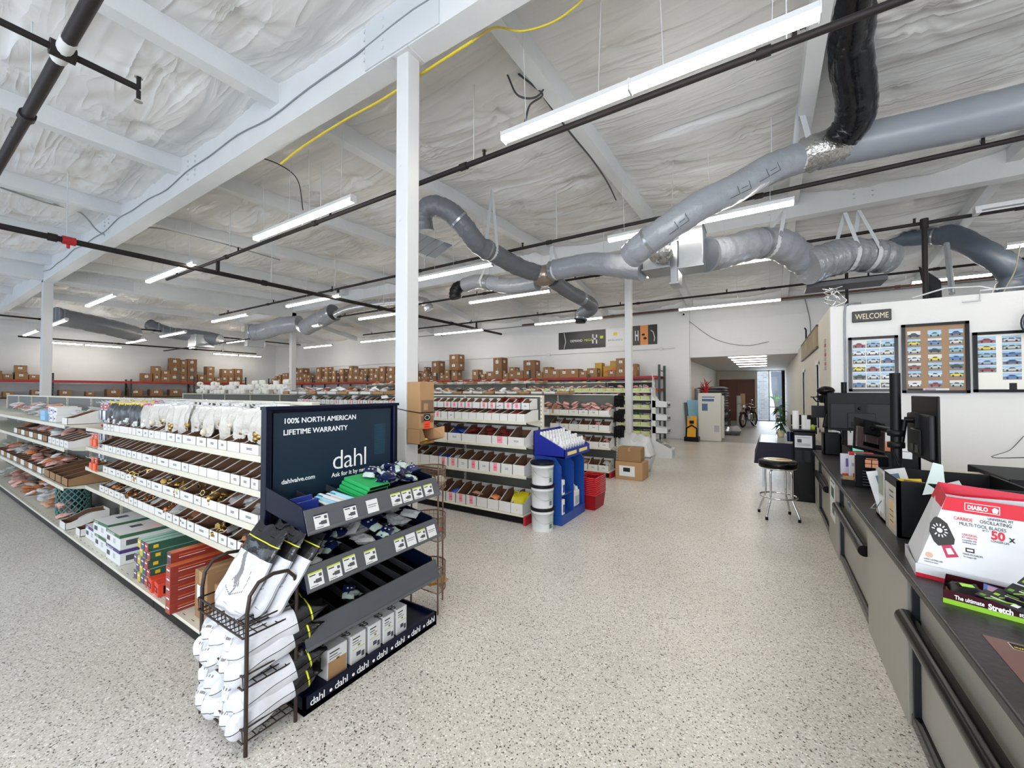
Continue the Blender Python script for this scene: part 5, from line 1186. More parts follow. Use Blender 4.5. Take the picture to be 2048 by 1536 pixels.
# ---- red shopping baskets
RPL = M('basket_red', 'c4202a', .35)
def basket_mb():
    mb = MB(); a, b, h = .13, .19, .2
    lo = [(-a * .85, -b * .85), (a * .85, -b * .85), (a * .85, b * .85), (-a * .85, b * .85)]; hi = [(-a, -b), (a, -b), (a, b), (-a, b)]
    for i in range(4):
        p, q, r, s_ = lo[i], lo[(i + 1) % 4], hi[(i + 1) % 4], hi[i]; mb.add([(p[0], p[1], 0), (q[0], q[1], 0), (r[0], r[1], h), (s_[0], s_[1], h)], [(0, 1, 2, 3), (3, 2, 1, 0)], RPL)
    mb.poly([(x, y, .002) for x, y in lo], RPL); mb.tube([(x, y, h) for x, y in hi], .009, RPL, 6, closed=True)
    return mb
bk = tag(basket_mb().build('shopping_basket'), 'x', 'basket')
for i in range(10): place(bk, (-2.02, 5.2, .001 + .024 * i), 0, f'red plastic shopping basket nested in the stack beyond the blue display, {ORD[i]} from the floor', 'nested red shopping baskets')
# ---- cartons, plastic sack, black gloves at the third aisle end
mb = carton(.48, .4, .31, CARDL, tape=None, marks=(('f', .15, .72, .2, .78, PAPER), ('f', .3, .55, .45, .68, INKB)), b=.006); o = solo(mb, 'carton', 'large tan carton with a white paper sheet on the floor at the third aisle end', 'box', loc=None); o.location = (-2.07, 7.3, 0)
text('RBIX', .05, WT, o, (-.09, -.2025, .165), (1, 0, 0), ZU)
mb = carton(.4, .32, .24, CARD, tape=CARDL, b=.006); o = solo(mb, 'carton', 'tan carton with a slumped lid on top of the carton with the white sheet', 'box'); o.location = (-2.08, 7.3, .311); o.rotation_euler = (0, 0, .05)
mb = crumple([M('clear_sack', 'dfe3e4', .3, alpha=.85, bump=.8, bscale=10)], .7, .55, .65, 77, n=10); o = solo(mb, 'plastic_sack', 'big crumpled clear plastic sack behind the tan cartons', 'bag'); o.location = (-2.2, 7.95, 0)
GLV = M('black_knit', '0e0e10', .8, bump=.6, bscale=40)
for i, z in enumerate((1.46, 1.18, .9)):
    for j in range(4):
        rnd2 = random.Random(i * 7 + j); mb = MB()
        N = 6
        for f in range(5):
            a = (f - 2) * .018; mb.tube([(a, 0, 0), (a * 1.2, rnd2.uniform(-.01, .01), -.12), (a * 1.6, rnd2.uniform(-.015, .015), -.18 - .03 * rnd2.random())], [.02, .018, .009], GLV, 6)
        mb.tube([(0, 0, .02), (0, 0, -.05)], [.03, .045], GLV, 8)
        o = solo(mb, 'work_glove', f'black knit work glove hung at the third aisle end, {["top", "middle", "bottom"][i]} bunch, {ORD[j]} from the front', 'glove', 'black gloves at the third aisle end'); o.location = (-2.33 + .03 * (j % 2), 7.28 + .07 * j, z); o.rotation_euler = (0, .05 * j, .3 * j)
mb = MB()
for z in (1.47, 1.19, .91): mb.tube([(-2.385, 7.22, z), (-2.385, 7.58, z)], .006, STEEL, 5)
solo(mb, 'hook_bar', 'metal hanging bars holding the black gloves', 'bar', loc=(-2.385, 7.4, 1.2))
# ---- white tower display at the fourth aisle end
t = thing('tower_display', 'tall white display tower with four shelves at the fourth aisle end', 'display stand', (-2.2, 10.05, 0))
X0, X1, Y0, Y1 = -2.34, -2.0, 9.9, 10.25
mb = MB(); mb.box(X0, X0 + .02, Y0, Y1, 0, 1.6, PAPER); mb.box(X0, X0 + .02, Y0, Y1, 1.6, 1.64, M('pale_blue', 'bcd4e8', .5)); mb.build('back_panel', t)
mb = MB()
for y in (Y0, Y1 - .012): mb.prism([(X0 + .02, 0), (X0 + .1, 0), (X0 + .1, 1.35), (X0 + .02, 1.45)], 1, y, y + .012, PAPER)
mb.build('side_panel', t)
for z in (1.17, .86, .56):
    mb = MB(); mb.prism([(X0 + .02, z), (X1 + .03, z), (X1 + .03, z + .12), (X0 + .02, z + .17)], 1, Y0, Y0 + .01, PAPER); mb.prism([(X0 + .02, z), (X1 + .03, z), (X1 + .03, z + .12), (X0 + .02, z + .17)], 1, Y1 - .01, Y1, PAPER)
    mb.box(X0 + .02, X1 + .03, Y0, Y1, z, z + .01, PAPER); mb.box(X1 + .02, X1 + .03, Y0, Y1, z, z + .12, PAPER); mb.box(X1 + .03, X1 + .031, Y0 + .05, Y1 - .05, z + .03, z + .09, INK); mb.build('shelf_tray', t)
mb = MB(); mb.prism([(X0, 0), (X1 + .12, 0), (X1 + .12, .2), (X0 + .02, .42)], 1, Y0 - .02, Y1 + .02, PAPER)
a = Vector((X0 + .02, 0, .42)); b = Vector((X1 + .12, 0, .2)); nrm = Vector((.22, 0, .44)).normalized() * .002
for i in range(4):
    y = Y0 + .03 + .085 * i
    for f0, f1 in ((.1, .45), (.55, .9)): p, q = a.lerp(b, f0) + nrm, a.lerp(b, f1) + nrm; mb.poly([(p.x, y, p.z), (q.x, y, q.z), (q.x, y + .04, q.z), (p.x, y + .04, p.z)], INKB)
mb.box(X1 + .12, X1 + .122, Y0 + .08, Y1 - .08, .04, .16, M('pale_blue', 'bcd4e8', .5)); mb.build('base', t)
mb = MB(); mb.tube([(X0 + .01, 10.0, 1.6), (X0 + .01, 10.0, 2.1)], .008, PAPER, 6); mb.tube([(X0 + .01, 10.12, 1.6), (X0 + .01, 10.12, 1.9)], .008, PAPER, 6); mb.build('pole', t)
# aldo style dark header behind: black sign board on the fourth aisle end
mb = MB(); mb.box(-3.55, -2.45, 10.36, 10.38, 1.55, 1.78, DARK); o = solo(mb, 'sign_board', 'dark header board with white letters above the lime labelled trays', 'sign', loc=(-3, 10.36, 1.6)); text('ALDI', .09, WT, o, (-2.75, 10.3595, 1.66), (1, 0, 0), ZU)
# ---------------------------------------------------------------- sales counter
CZ = .745; CX = .56
LAM = GREYL; POSTM = M('charcoal_edge', '1c2026', .35)
t = thing('sales_counter', 'long grey laminate sales counter with black worktop and bumper rails', 'counter', (CX, 0, 0))
mb = MB(); mb.rbox(CX - .045, 1.2, -1.6, 6.95, CZ - .035, CZ, CTOP, .006, 2); mb.build('worktop', t)
for a, b, f in ((-1.6, 2.6, 0), (3.48, 4.77, 0), (5.45, 6.55, 0)):
    mb = MB(); mb.box(CX + .015, 1.15, a, b, .06, CZ - .035, LAM); mb.build('front_panel', t)
    mb = MB(); mb.tube([(CX - .03, a + .02, .5), (CX - .03, b - .015, .5)], .037, BLACKG, 14)
    for y in (a + .08, b - .05): mb.cyl((CX - .02, y, .5), (CX + .03, y, .5), .014, BLACK, 8)
    mb.build('bumper_rail', t)
    mb = MB(); mb.rbox(CX - .012, CX + .04, a, b, .0, .075, BLACKG, .015, 2); mb.build('kick_rail', t)
    mb = MB(); mb.rbox(CX - .012, CX + .02, b - .05, b - .028, .06, CZ - .036, POSTM, .004, 1); mb.rbox(CX + .0, CX + .03, b - .022, b, .0, CZ - .036, POSTM, .004, 1); mb.build('edge_post', t)
for a, b in ((2.6, 3.48), (4.77, 5.45), (6.55, 6.93)):
    mb = MB(); mb.rbox(CX - .02, 1.16, a, b, 0, CZ - .036, LAM, .004, 1); mb.build('end_panel', t)
# papers taped to the counter front
mb = MB(); xx = CX - .0215; mb.box(xx - .001, xx, 4.95, 5.3, .28, .7, PAPER); mb.box(xx - .0016, xx - .001, 5.02, 5.22, .5, .6, M('dark_green_print', '2c5a48', .5)); mb.box(xx - .0016, xx - .001, 5.0, 5.15, .34, .44, M('dark_green_print', '2c5a48', .5)); mb.box(xx - .0016, xx - .001, 5.0, 5.25, .64, .655, INK)
solo(mb, 'paper_notice', 'white and green paper notice taped to the counter front', 'notice', loc=(xx, 5.1, .28))
mb = MB(); mb.box(CX + .013, CX + .015, 4.36, 4.5, .58, .69, M('slate_blue_sign', '4a5f88', .5)); mb.box(CX + .0124, CX + .013, 4.4, 4.46, .61, .66, PAPER); solo(mb, 'sticker', 'small slate blue sticker on the counter front below the worktop', 'sticker', loc=(CX + .013, 4.4, .6))

# ---- oscillating blade display carton
RDC = M('crimson_card', 'c8102e', .35); WTC = M('gloss_white_card', 'd2d4d8', .3); BLADE = M('blade_black', '1c1b1d', .35)
bw = Vector
th_ = math.radians(-17); P00 = bw((.56, 2.46, CZ + .04)); P01 = P00 + bw((math.cos(th_), math.sin(th_), 0)) * .5; up = bw((-math.sin(th_) * .12, math.cos(th_) * .12, .3))
t = thing('display_carton', 'red and white blade display carton with a slanted front on the counter', 'box', (.575, 2.47, CZ))
ux = (P01 - P00).normalized(); uz = up.normalized(); L = (P01 - P00).length; Hh = up.length; nn = ux.cross(uz)
def fp(u, v, e=0): return P00 + ux * u + uz * v + nn * e
def fquad(mb, u0, u1, v0, v1, m, e): mb.add([fp(u0, v0, e), fp(u1, v0, e), fp(u1, v1, e), fp(u0, v1, e)], [(0, 1, 2, 3)], m)
sl = .075   # the left edge leans to the right
mb = MB(); A = [(-.015, 0), (L, 0), (L, Hh), (sl, Hh)]
mb.add([fp(u, v, 0) for u, v in A] + [fp(u, v, -.006) for u, v in A], [(0, 1, 2, 3), (7, 6, 5, 4), (0, 3, 7, 4), (0, 4, 5, 1), (1, 5, 6, 2), (2, 6, 7, 3)], WTC)
mb.add([fp(sl * .8, .262, .0008), fp(L, .262, .0008), fp(L, Hh, .0008), fp(sl, Hh, .0008)], [(0, 1, 2, 3)], RDC)
fr_ = mb.build('front_card', t)
def ft(s, u, v, size, m, **k): return text(s, size, m, fr_, fp(u, v, .0013), ux, uz, **k)
ft('DIABLO', .136, .281, .0235, WT, bold=.0008, space=1.03, xs=.68)
mb = MB()
for a, b, c, d in ((.128, .226, .273, .275), (.128, .226, .305, .307), (.128, .13, .273, .307), (.224, .226, .273, .307)): fquad(mb, a, b, c, d, WT, .0012)
mb.add([fp(.207, .278, .0012), fp(.219, .278, .0012), fp(.222, .294, .0012), fp(.212, .301, .0012), fp(.204, .292, .0012)], [(0, 1, 2, 3, 4)], WT)
mb.build('lettering', fr_)
ft('UNIVERSAL FIT', .192, .247, .0142, INKB, bold=.0001, xs=.72); ft('CARBIDE', .096, .228, .019, RDC, bold=.0002, xs=.72); ft('OSCILLATING', .17, .229, .019, INKB, bold=.0001, xs=.72); ft('MULTI-TOOL BLADES', .112, .208, .0192, INKB, bold=0, xs=.7)
ft('UP TO', .176, .197, .009, INKB, xs=.7); ft('50', .2, .172, .046, RDC, bold=.0018, xs=.8); ft('x', .248, .172, .034, INKB, bold=.001, xs=.8); ft('LONGER LIFE', .2, .16, .0115, INKB, xs=.7)
ft('UNIVERSAL', .12, .166, .0125, RDC, xs=.7); ft('FIT GREATER', .12, .155, .0105, RDC, xs=.7); ft('compatible with', .121, .145, .009, INK, xs=.7); ft('oscillating tools', .121, .136, .009, INK, xs=.7)
ft('MADE IN EUROPE', .122, .088, .01, INKB, xs=.7); ft('for longest life', .124, .078, .009, INK, xs=.7); ft('LONG LASTING LIFE', .008, .035, .009, INKB, xs=.7); ft('performance blades', .01, .026, .0075, INK, xs=.7)
mb = MB(); c_ = (.055, .17); th = math.radians(20); q8 = .82      # blade drawing, slightly turned
def bp_(u, v): u, v = u * q8 * .8, v * q8; return (c_[0] + u * math.cos(th) - v * math.sin(th), c_[1] + u * math.sin(th) + v * math.cos(th))
o_ = [(-.04, -.075), (.035, -.075), (.05, -.05), (.05, .03), (.03, .06), (.015, .07), (-.0, .066), (-.03, .04), (-.052, .0), (-.052, -.05)]
mb.add([fp(*bp_(u, v), .0012) for u, v in o_], [list(range(len(o_)))], BLADE)
for i in range(11):
    a = math.radians(-150 + 30 * i); q = [bp_(.022 * math.cos(a) + s_ * math.sin(a), .022 * math.sin(a) - s_ * math.cos(a)) for s_ in (-.003, .003)] + [bp_(.036 * math.cos(a) + s_ * math.sin(a), .036 * math.sin(a) - s_ * math.cos(a)) for s_ in (.003, -.003)]
    mb.add([fp(u, v, .0018) for u, v in q], [(0, 1, 2, 3)], WTC)
q = [bp_(.013 * math.cos(a), .013 * math.sin(a)) for a in np.linspace(0, 2 * PI, 17)[:-1]]; mb.add([fp(u, v, .0018) for u, v in q], [list(range(16))], WTC)
q = [bp_(u, v) for u, v in ((-.025, -.075), (.022, -.075), (.03, -.135), (-.028, -.135))]; mb.add([fp(u, v, .0014) for u, v in q], [(3, 2, 1, 0)], M('crimson_print', 'b01e4c', .4))
q = [bp_(u, v) for u, v in ((-.012, -.09), (.012, -.09), (.016, -.12), (-.014, -.12))]; mb.add([fp(u, v, .0018) for u, v in q], [(3, 2, 1, 0)], WTC)
q = [(.024 + .012 * math.cos(a), .057 + .012 * math.sin(a)) for a in np.linspace(0, 2 * PI, 17)[:-1]]; mb.add([fp(u, v, .0012) for u, v in q], [list(range(16))], M('tan_badge', 'c8a48a', .5))
fquad(mb, .13, .155, .1, .118, INKB, .0012); fquad(mb, .134, .151, .105, .113, PAPER, .0016); mb.build('printed_blade', fr_)
# body: side flap, back card and base tray
mb = MB(); bk0 = bw((.575, 2.72, CZ + .06)); bk1 = bk0 + ux * .52; bku = bw((.11, .0, .315))
mb.add([bk0, bk1, bk1 + bw((0, 0, .3)), bk0 + bku], [(0, 1, 2, 3), (3, 2, 1, 0)], WTC)
e = bw((0, -.0015, 0)); mb.add([bk0 + bku * .84 + e, bk1 + bw((0, 0, .25)) + e, bk1 + bw((0, 0, .3)) + e, bk0 + bku + e], [(0, 1, 2, 3), (3, 2, 1, 0)], RDC)
mb.build('back_card', t)
mb = MB(); a0, a1, a2, a3 = fp(-.015, 0), bk0.copy(), bk0 + bku, fp(sl, Hh); mb.add([a0, a1, a2, a3], [(0, 1, 2, 3), (3, 2, 1, 0)], WTC)
e = bw((-.0015, 0, .0008)); mb.add([a3 + e, a2 + e, a1.lerp(a2, .78) + e, a0.lerp(a3, .84) + e], [(0, 1, 2, 3), (3, 2, 1, 0)], RDC)
mb.add([a0.lerp(a1, .35) + (a3 - a0) * .6 + e, a0.lerp(a1, .75) + (a3 - a0) * .63 + e, a0.lerp(a1, .75) + (a3 - a0) * .74 + e, a0.lerp(a1, .45) + (a3 - a0) * .74 + e], [(0, 1, 2, 3), (3, 2, 1, 0)], BLADE); mb.build('side_card', t)
mb = MB(); base = [tuple((P00 + ux * u + bw((0, -.012, 0)))[:2]) if k else tuple((bk0 + ux * u + bw((0, .01, 0)))[:2]) for u, k in ((-.02, 1), (L, 1), (.53, 0), (-.01, 0))]
vs = [(x, y, CZ) for x, y in base] + [(x, y, CZ + .055) for x, y in base]; mb.add(vs, [(0, 1, 5, 4), (1, 2, 6, 5), (2, 3, 7, 6), (3, 0, 4, 7), (0, 3, 2, 1)], WTC)
q = [bw((base[0][0], base[0][1], 0)), bw((base[1][0], base[1][1], 0))]; mb.add([q[0] + bw((0, -.001, CZ)), q[1] + bw((0, -.001, CZ)), q[1] + bw((0, -.001, CZ + .016)), q[0] + bw((0, -.001, CZ + .016))], [(0, 1, 2, 3)], RDC); mb.build('base_tray', t)
# ---- stretch strap tray with carded straps
MAR = M('maroon_card', '4d1020', .35); LIM = M('lime_card', '86b82e', .4)
t = thing('display_tray', 'low maroon and lime tray of carded stretch straps in front of the blade carton', 'box', (.6, 2.1, CZ))
A = bw((.56, 2.2, CZ)); B = bw((1.1, 2.035, CZ)); uy = (B - A).normalized(); nd = bw((-uy.y, uy.x, 0)); C = A + nd * .2; D_ = B + nd * .2
mb = MB(); h = .05
for p, q in ((A, B), (B, D_), (D_, C), (C, A)): mb.add([p, q, q + bw((0, 0, h)), p + bw((0, 0, h))], [(0, 1, 2, 3), (3, 2, 1, 0)], MAR)
mb.add([A + bw((0, 0, .004)), B + bw((0, 0, .004)), D_ + bw((0, 0, .004)), C + bw((0, 0, .004))], [(0, 1, 2, 3)], M('kraft_in', '9c6a50', .7))
o_ = -nd * .001; mb.add([A + o_, B + o_, B + o_ + bw((0, 0, .018)), A + o_ + bw((0, 0, .018))], [(0, 1, 2, 3)], LIM); bx_ = mb.build('tray_body', t)
o_ = -nd * .0016; text('The ultimate', .021, WT, bx_, A + uy * .03 + o_ + bw((0, 0, .024)), uy, ZU, bold=.0004, xs=.68); text('Stretch', .028, WT, bx_, A + uy * .112 + o_ + bw((0, 0, .019)), uy, ZU, bold=.001, xs=.7); text('strap', .02, WT, bx_, A + uy * .182 + o_ + bw((0, 0, .022)), uy, ZU, bold=.0004, xs=.7)
SC1 = M('charcoal_card', '2a2d30', .3); SC2 = M('bluish_print', '3e5fae', .4)
for i in range(7):
    mb = MB(); mb.box(0, .2, 0, .075, 0, .004, SC1); mb.box(.012, .034, .012, .03, .004, .0045, LIM if i % 2 else M('dk_lime', '5c8a3a', .4)); mb.box(.05, .12, .03, .036, .004, .0045, PAPER); mb.box(.05, .1, .045, .049, .004, .0045, LIM); mb.box(.14, .17, .02, .055, .004, .0045, PAPER)
    mb.tube([(.045, .0, .0046), (.07, .02, .0046), (.12, .03, .0046), (.19, .07, .0046)], .0025, LIM, 4); mb.rbox(.1, .19, .045, .07, .004, .012, BLACK, .003, 1)
    o = solo(mb, 'strap_card', f'charcoal and lime strap card fanned in the maroon tray, {ORD[i]} from the counter edge', 'packet', 'carded stretch straps')
    p = A + uy * (.08 + .034 * i) + nd * (.03 + .017 * i) + bw((0, 0, .048 + .007 * i * i)); xa = (uy - nd * .55 + bw((0, 0, -.05))).normalized(); ya = (nd + uy * .35 + bw((0, 0, .25 + .1 * i))); ya = (ya - xa * ya.dot(xa)).normalized(); o.matrix_world = Matrix.Translation(p) @ Matrix((xa, ya, xa.cross(ya))).transposed().to_4x4() @ Matrix.Diagonal((.62, .72, 1, 1))
mb = crumple([BLACK], .1, .12, .04, 81); o = solo(mb, 'strap_bundle', 'black folded strap with a lime tab in the maroon tray', 'packet'); o.location = A + uy * .06 + nd * .09 + bw((0, 0, .012)); o2 = MB(); o2.box(-.018, .018, -.015, .015, .043, .045, M('neon_green', '9be02e', .4)); tag(o2.build('tab', o, False), 'neon green tab')
mb = MB(); mb.box(0, .07, 0, .09, 0, .003, SC2); mb.box(.01, .05, .03, .08, .003, .0035, M('pink_print', 'b08aa8', .4)); mb.tube([(.07, .0, .003), (.058, .04, .003), (.07, .09, .003)], .004, LIM, 4); o = solo(mb, 'strap_card', 'blue and lime printed card in the maroon tray', 'packet'); o.location = A + uy * .1 + nd * .06 + bw((0, 0, .05)); o.rotation_euler = (.1, .15, -.3)
# ---- counter mat advert
mb = MB(); cop = M('copper_print_mat', '6a4a40', .35, noise=.35, nscale=3); A = bw((.592, 1.975, CZ + .0015)); B = bw((1.12, 1.9, CZ + .0015)); C = bw((1.05, 1.4, CZ + .0015)); D_ = bw((.585, 1.46, CZ + .0015))
q = [A, B, C, D_]; mb.add(q + [v_ - bw((0, 0, .0012)) for v_ in q], [(3, 2, 1, 0), (4, 5, 6, 7), (0, 1, 5, 4), (1, 2, 6, 5), (2, 3, 7, 6), (3, 0, 4, 7)], cop)
u1 = (B - A).normalized(); v1 = (D_ - A).normalized()
def mq(a, b, c, d, m, e=.0006): mb.add([A + u1 * a + v1 * c + bw((0, 0, e)), A + u1 * a + v1 * d + bw((0, 0, e)), A + u1 * b + v1 * d + bw((0, 0, e)), A + u1 * b + v1 * c + bw((0, 0, e))], [(0, 1, 2, 3)], m)
mq(.05, .2, .012, .055, PAPER); mq(.052, .09, .014, .053, BLACK, .001); mq(.092, .198, .014, .053, YEL, .001)
o = solo(mb, 'counter_mat', 'brown printed counter mat with a yellow corner logo on the worktop', 'mat', loc=(.6, 1.7, CZ))
text('INFRA', .014, YEL, o, A + u1 * .055 + v1 * .045 + bw((0, 0, .0012)), u1, -v1)

# ---- black surround box on the counter with papers on its side
def surround(x0, x1, y0, y1, h, label, m=BLACK):
    t = thing('counter_organiser', label, 'organiser', (x0, y0, CZ)); mb = MB(); w_ = .016
    mb.box(x0, x1, y0, y0 + w_, CZ, CZ + h, m); mb.box(x0, x0 + w_, y0, y1, CZ, CZ + h, m); mb.box(x1 - w_, x1, y0, y1, CZ, CZ + h, m); mb.box(x0, x1, y1 - w_, y1, CZ, CZ + h, m); mb.box(x0, x1, y0, y1, CZ, CZ + .01, m); mb.build('box', t); return t
BK = M('black_board', '101113', .5)
surround(.6, 1.12, 3.03, 3.55, .31, 'black open topped organiser box on the counter behind the blade carton', BK)
mb = MB(); xs = .5985
for y0, y1, z0, z1, m in ((3.05, 3.28, CZ, CZ + .27, M('plastic_sleeve', 'b7b4ac', .2)), (3.3, 3.53, CZ + .02, CZ + .32, M('plastic_sleeve2', 'c4c2bc', .2)), (3.08, 3.2, CZ + .02, CZ + .18, M('tan_sheet', 'cdb48e', .5)), (3.33, 3.5, CZ + .16, CZ + .3, M('photo_sheet', '8f9784', .5)), (3.34, 3.48, CZ + .05, CZ + .14, PAPER)):
    mb.box(xs - .002 - (.001 if m.name in ('tan_sheet', 'photo_sheet', 'paper') else 0), xs, y0, y1, z0, z1, m)
for z in (.06, .09, .12, .2, .23): mb.box(xs - .0035, xs - .003, 3.1, 3.18, CZ + z, CZ + z + .006, INK)
solo(mb, 'paper_holder', 'clear sleeves of taped notices on the side of the black organiser box', 'notice', loc=(xs, 3.3, CZ))
mb = MB(); mb.tube([(xs - .01, 3.5, CZ + .08), (xs - .04, 3.46, CZ + .05), (xs - .03, 3.38, CZ + .07), (xs - .01, 3.34, CZ + .13)], .003, STEEL, 6); solo(mb, 'wire_hook', 'bent wire holder clipped on the taped notices', 'holder', loc=(xs, 3.4, CZ + .06))
for i, (x, y, m, l) in enumerate(((.78, 3.35, CARD, 'brown folder'), (.72, 3.42, YEL, 'yellow card'), (.7, 3.45, PAPER, 'white leaflet'), (.95, 3.4, PAPER, 'pale letter sheet'))):
    mb = MB(); mb.box(-.1, .1, -.002, .002, 0, .3 if i == 2 else .25, m)
    if i == 2: mb.box(-.06, .06, -.003, -.002, .2, .27, M('steel_blue_print', '5b7690', .5))
    o = solo(mb, 'paper_sheet', f'{l} standing in the black organiser box', 'paper'); o.location = (x, y, CZ + .012); o.rotation_euler = (-.15, .1 - .15 * i, .2)
# printed paper strip hanging from the monitor
mb = MB(); q = [pt(1866, 925, d=2.3), pt(1886, 930, d=2.3), pt(1892, 985, d=2.15), pt(1845, 990, d=2.1)]; mb.add(q + [v_ + bw((0, .002, 0)) for v_ in q], [(0, 1, 2, 3), (7, 6, 5, 4)], M('pale_teal_paper', 'cfe0e0', .5)); o = solo(mb, 'paper_sheet', 'pale receipt sheet drooping from the tall monitor', 'paper', loc=tuple(q[0]))
mb = MB(); q = [pt(1897, 947, Y=3.944), pt(1926, 968, Y=3.944), pt(1917, 977, Y=3.944), pt(1889, 955, Y=3.944)]; mb.add(q + [v_ + bw((0, .002, 0)) for v_ in q], [(0, 1, 2, 3), (7, 6, 5, 4)], M('grey_label_sheet', 'b8bcbe', .5)); solo(mb, 'paper_sheet', 'grey printed label sheet stuck near the black desk front', 'paper', loc=tuple(q[0]))
# ---- pole mounted monitors
def pole(x, y, h, label):
    t = thing('monitor_pole', label, 'pole', (x, y, CZ)); mb = MB(); mb.tube([(x, y, CZ), (x, y, CZ + h)], .029, BLACK, 16); mb.build('pole', t)
    mb = MB(); mb.lathe([(.07, 0), (.07, .012), (.03, .02)], (x, y, CZ), BLACK, 20); mb.build('base_plate', t)
    for z in (.42, .5): mb = MB(); mb.lathe([(.03, 0), (.046, .004), (.046, .04), (.03, .044)], (x, y, CZ + z), BLACK, 18); mb.build('clamp_collar', t)
    return t
def screen(label, c, w_, h, a, arm_to, tilt=0, name='monitor', thick=.03, rear=DARK, front=BLACKG):
    """back towards local -y; a: heading"""
    t = thing(name, label, name, c, a); mb = MB(); mb.rbox(-w_ / 2, w_ / 2, 0, thick * .5, -h / 2, h / 2, BLACK, .004, 1)
    mb.box(-w_ / 2 + .008, w_ / 2 - .008, thick * .5, thick * .5 + .001, -h / 2 + .01, h / 2 - .01, front); mb.build('screen', t, False)
    mb = MB(); mb.rbox(-w_ * .46, w_ * .46, -thick, 0, -h * .45, h * .22, rear, .01, 2); mb.rbox(-w_ * .2, w_ * .2, -thick * 1.5, -thick, -h * .42, -h * .02, rear, .006, 1)
    for x in (-.1, .1): mb.box(w_ * x - .03, w_ * x + .03, -thick * 1.55, -thick * 1.5, -h * .38, -h * .26, BLACKG)
    mb.build('rear_cover', t, False)
    mb = MB(); mb.box(-.05, .05, -thick - .02, -thick, -.0, .1, BLACK); mb.cyl((0, -thick - .02, .05), (0, -thick - .06, .05), .02, BLACK, 10); mb.build('mount_plate', t, False)
    R = Matrix.Rotation(a, 4, 'Z'); p = Vector(c) + (R @ Vector((0, -thick - .06, .05))); q = Vector(arm_to); mid = (p + q) / 2 + Vector((0, 0, .0))
    mb = MB(); inv = (Matrix.Translation(c) @ R).inverted(); mb.tube([inv @ p, inv @ mid, inv @ q], .016, BLACK, 8); mb.build('arm', t, False)
    mb = MB(); mb.tube([inv @ q, inv @ (q + Vector((0, 0, -.15))), inv @ (q + Vector((.03, 0, -.25)))], .006, BLACK, 6); mb.build('cable', t, False)
    return t
pole(.735, 3.72, .93, 'thick black upright monitor pole nearer the blade carton')
screen('large grey backed monitor turned side-on on the nearer black pole', (.87, 3.72, 1.31), .52, .42, -PI / 2, (.76, 3.72, 1.2))
t_ = screen('dark tablet screen tilted on an arm left of the nearer pole', (.64, 3.98, 1.22), .21, .25, .35, (.72, 3.75, 1.2), name='tablet', thick=.015, rear=M('tablet_back', '3a302e', .3)); t_.rotation_euler = (-.35, .25, .35)
pole(.8, 6.42, .92, 'black monitor pole standing farther along the counter')
screen('wide black monitor seen from behind on the farther pole', (.92, 6.15, 1.31), .62, .45, -.12, (.82, 6.35, 1.3))
t_ = screen('small dark payment tablet hanging left of the farther pole', (.68, 6.3, 1.2), .2, .24, .25, (.78, 6.4, 1.25), name='tablet', thick=.015); t_.rotation_euler = (-.25, .25, .25)
# hooded lamp like device on a thin pole
t = thing('desk_lamp', 'black rounded lamp head and hanging device on a thin pole at the counter end', 'lamp', (.62, 6.85, CZ)); 
mb = MB(); mb.tube([(.66, 6.82, CZ), (.66, 6.82, 1.55)], [.022, .02], BLACK, 10); mb.build('pole', t)
mb = MB(); mb.sphere((.66, 6.82, 1.56), .1, BLACKG, 14, (1.0, .8, .62)); mb.tube([(.6, 6.8, 1.5), (.62, 6.8, 1.4)], [.05, .02], BLACK, 8); mb.build('lamp_head', t)
mb = MB(); mb.box(.5, .64, 6.78, 6.8, 1.2, 1.36, DARK); mb.tube([(.65, 6.82, 1.4), (.55, 6.79, 1.42), (.52, 6.79, 1.47)], .008, BLACK, 6); mb.tube([(.49, 6.79, 1.475), (.56, 6.79, 1.475)], .006, BLACK, 6); mb.build('device', t)
# ---- things on the far counter part
surround(.66, 1.15, 5.0, 5.5, .24, 'low black counter box behind the paint marker display', BK); surround(.6, .78, 6.5, 6.75, .27, 'black upright box at the far end of the counter', BK)
mb = MB(); mb.box(-.055, .055, -.04, .04, 0, .006, BLACK); 
t = thing('merchandise_box', 'black and orange product display box on the counter', 'box', (.73, 4.5, CZ), -.1); t.scale = (1.15, 1.15, 1.15)
mb = MB(); mb.rbox(-.09, .09, -.06, .06, 0, .235, BLACKG, .004, 1); mb.build('box', t, False)
mb = MB(); 
for i in (0, 1):
    for j in (0, 1): mb.box(-.035 + .038 * i, -.002 + .038 * i, -.0612, -.06, .15 + .03 * j, .176 + .03 * j, M('orange_photo', 'd8906a', .5, noise=.3, nscale=90))
mb.box(-.03, .032, -.0612, -.06, .212, .217, M('orange_photo', 'd8906a', .5)); 
for i in range(6): mb.box(-.05, .055, -.0612, -.06, .02 + .02 * i, .024 + .02 * i, INK)
mb.box(-.0912, -.09, -.05, .05, .02, .2, M('tan_photo', '9a7a4a', .5, noise=.5, nscale=40)); mb.build('printed_face', t, False)
mb = MB(); mb.box(-.17, -.09, -.05, .05, 0, .045, BLACKG); mb.box(-.16, -.1, -.045, .045, .045, .06, M('tan_photo', '9a7a4a', .5)); mb.build('front_tray', t, False)
mb = carton(.17, .05, .25, WTC, marks=(('f', 0, 1, .9, 1, RED), ('f', .1, .6, .5, .62, M('lilac_print', 'a49ac4', .5)), ('f', .15, .7, .1, .25, RED), ('t', 0, 1, 0, 1, RED))); o = solo(mb, 'carton', 'white box with red top edge behind the black and orange display box', 'box'); o.location = (.71, 4.8, CZ)
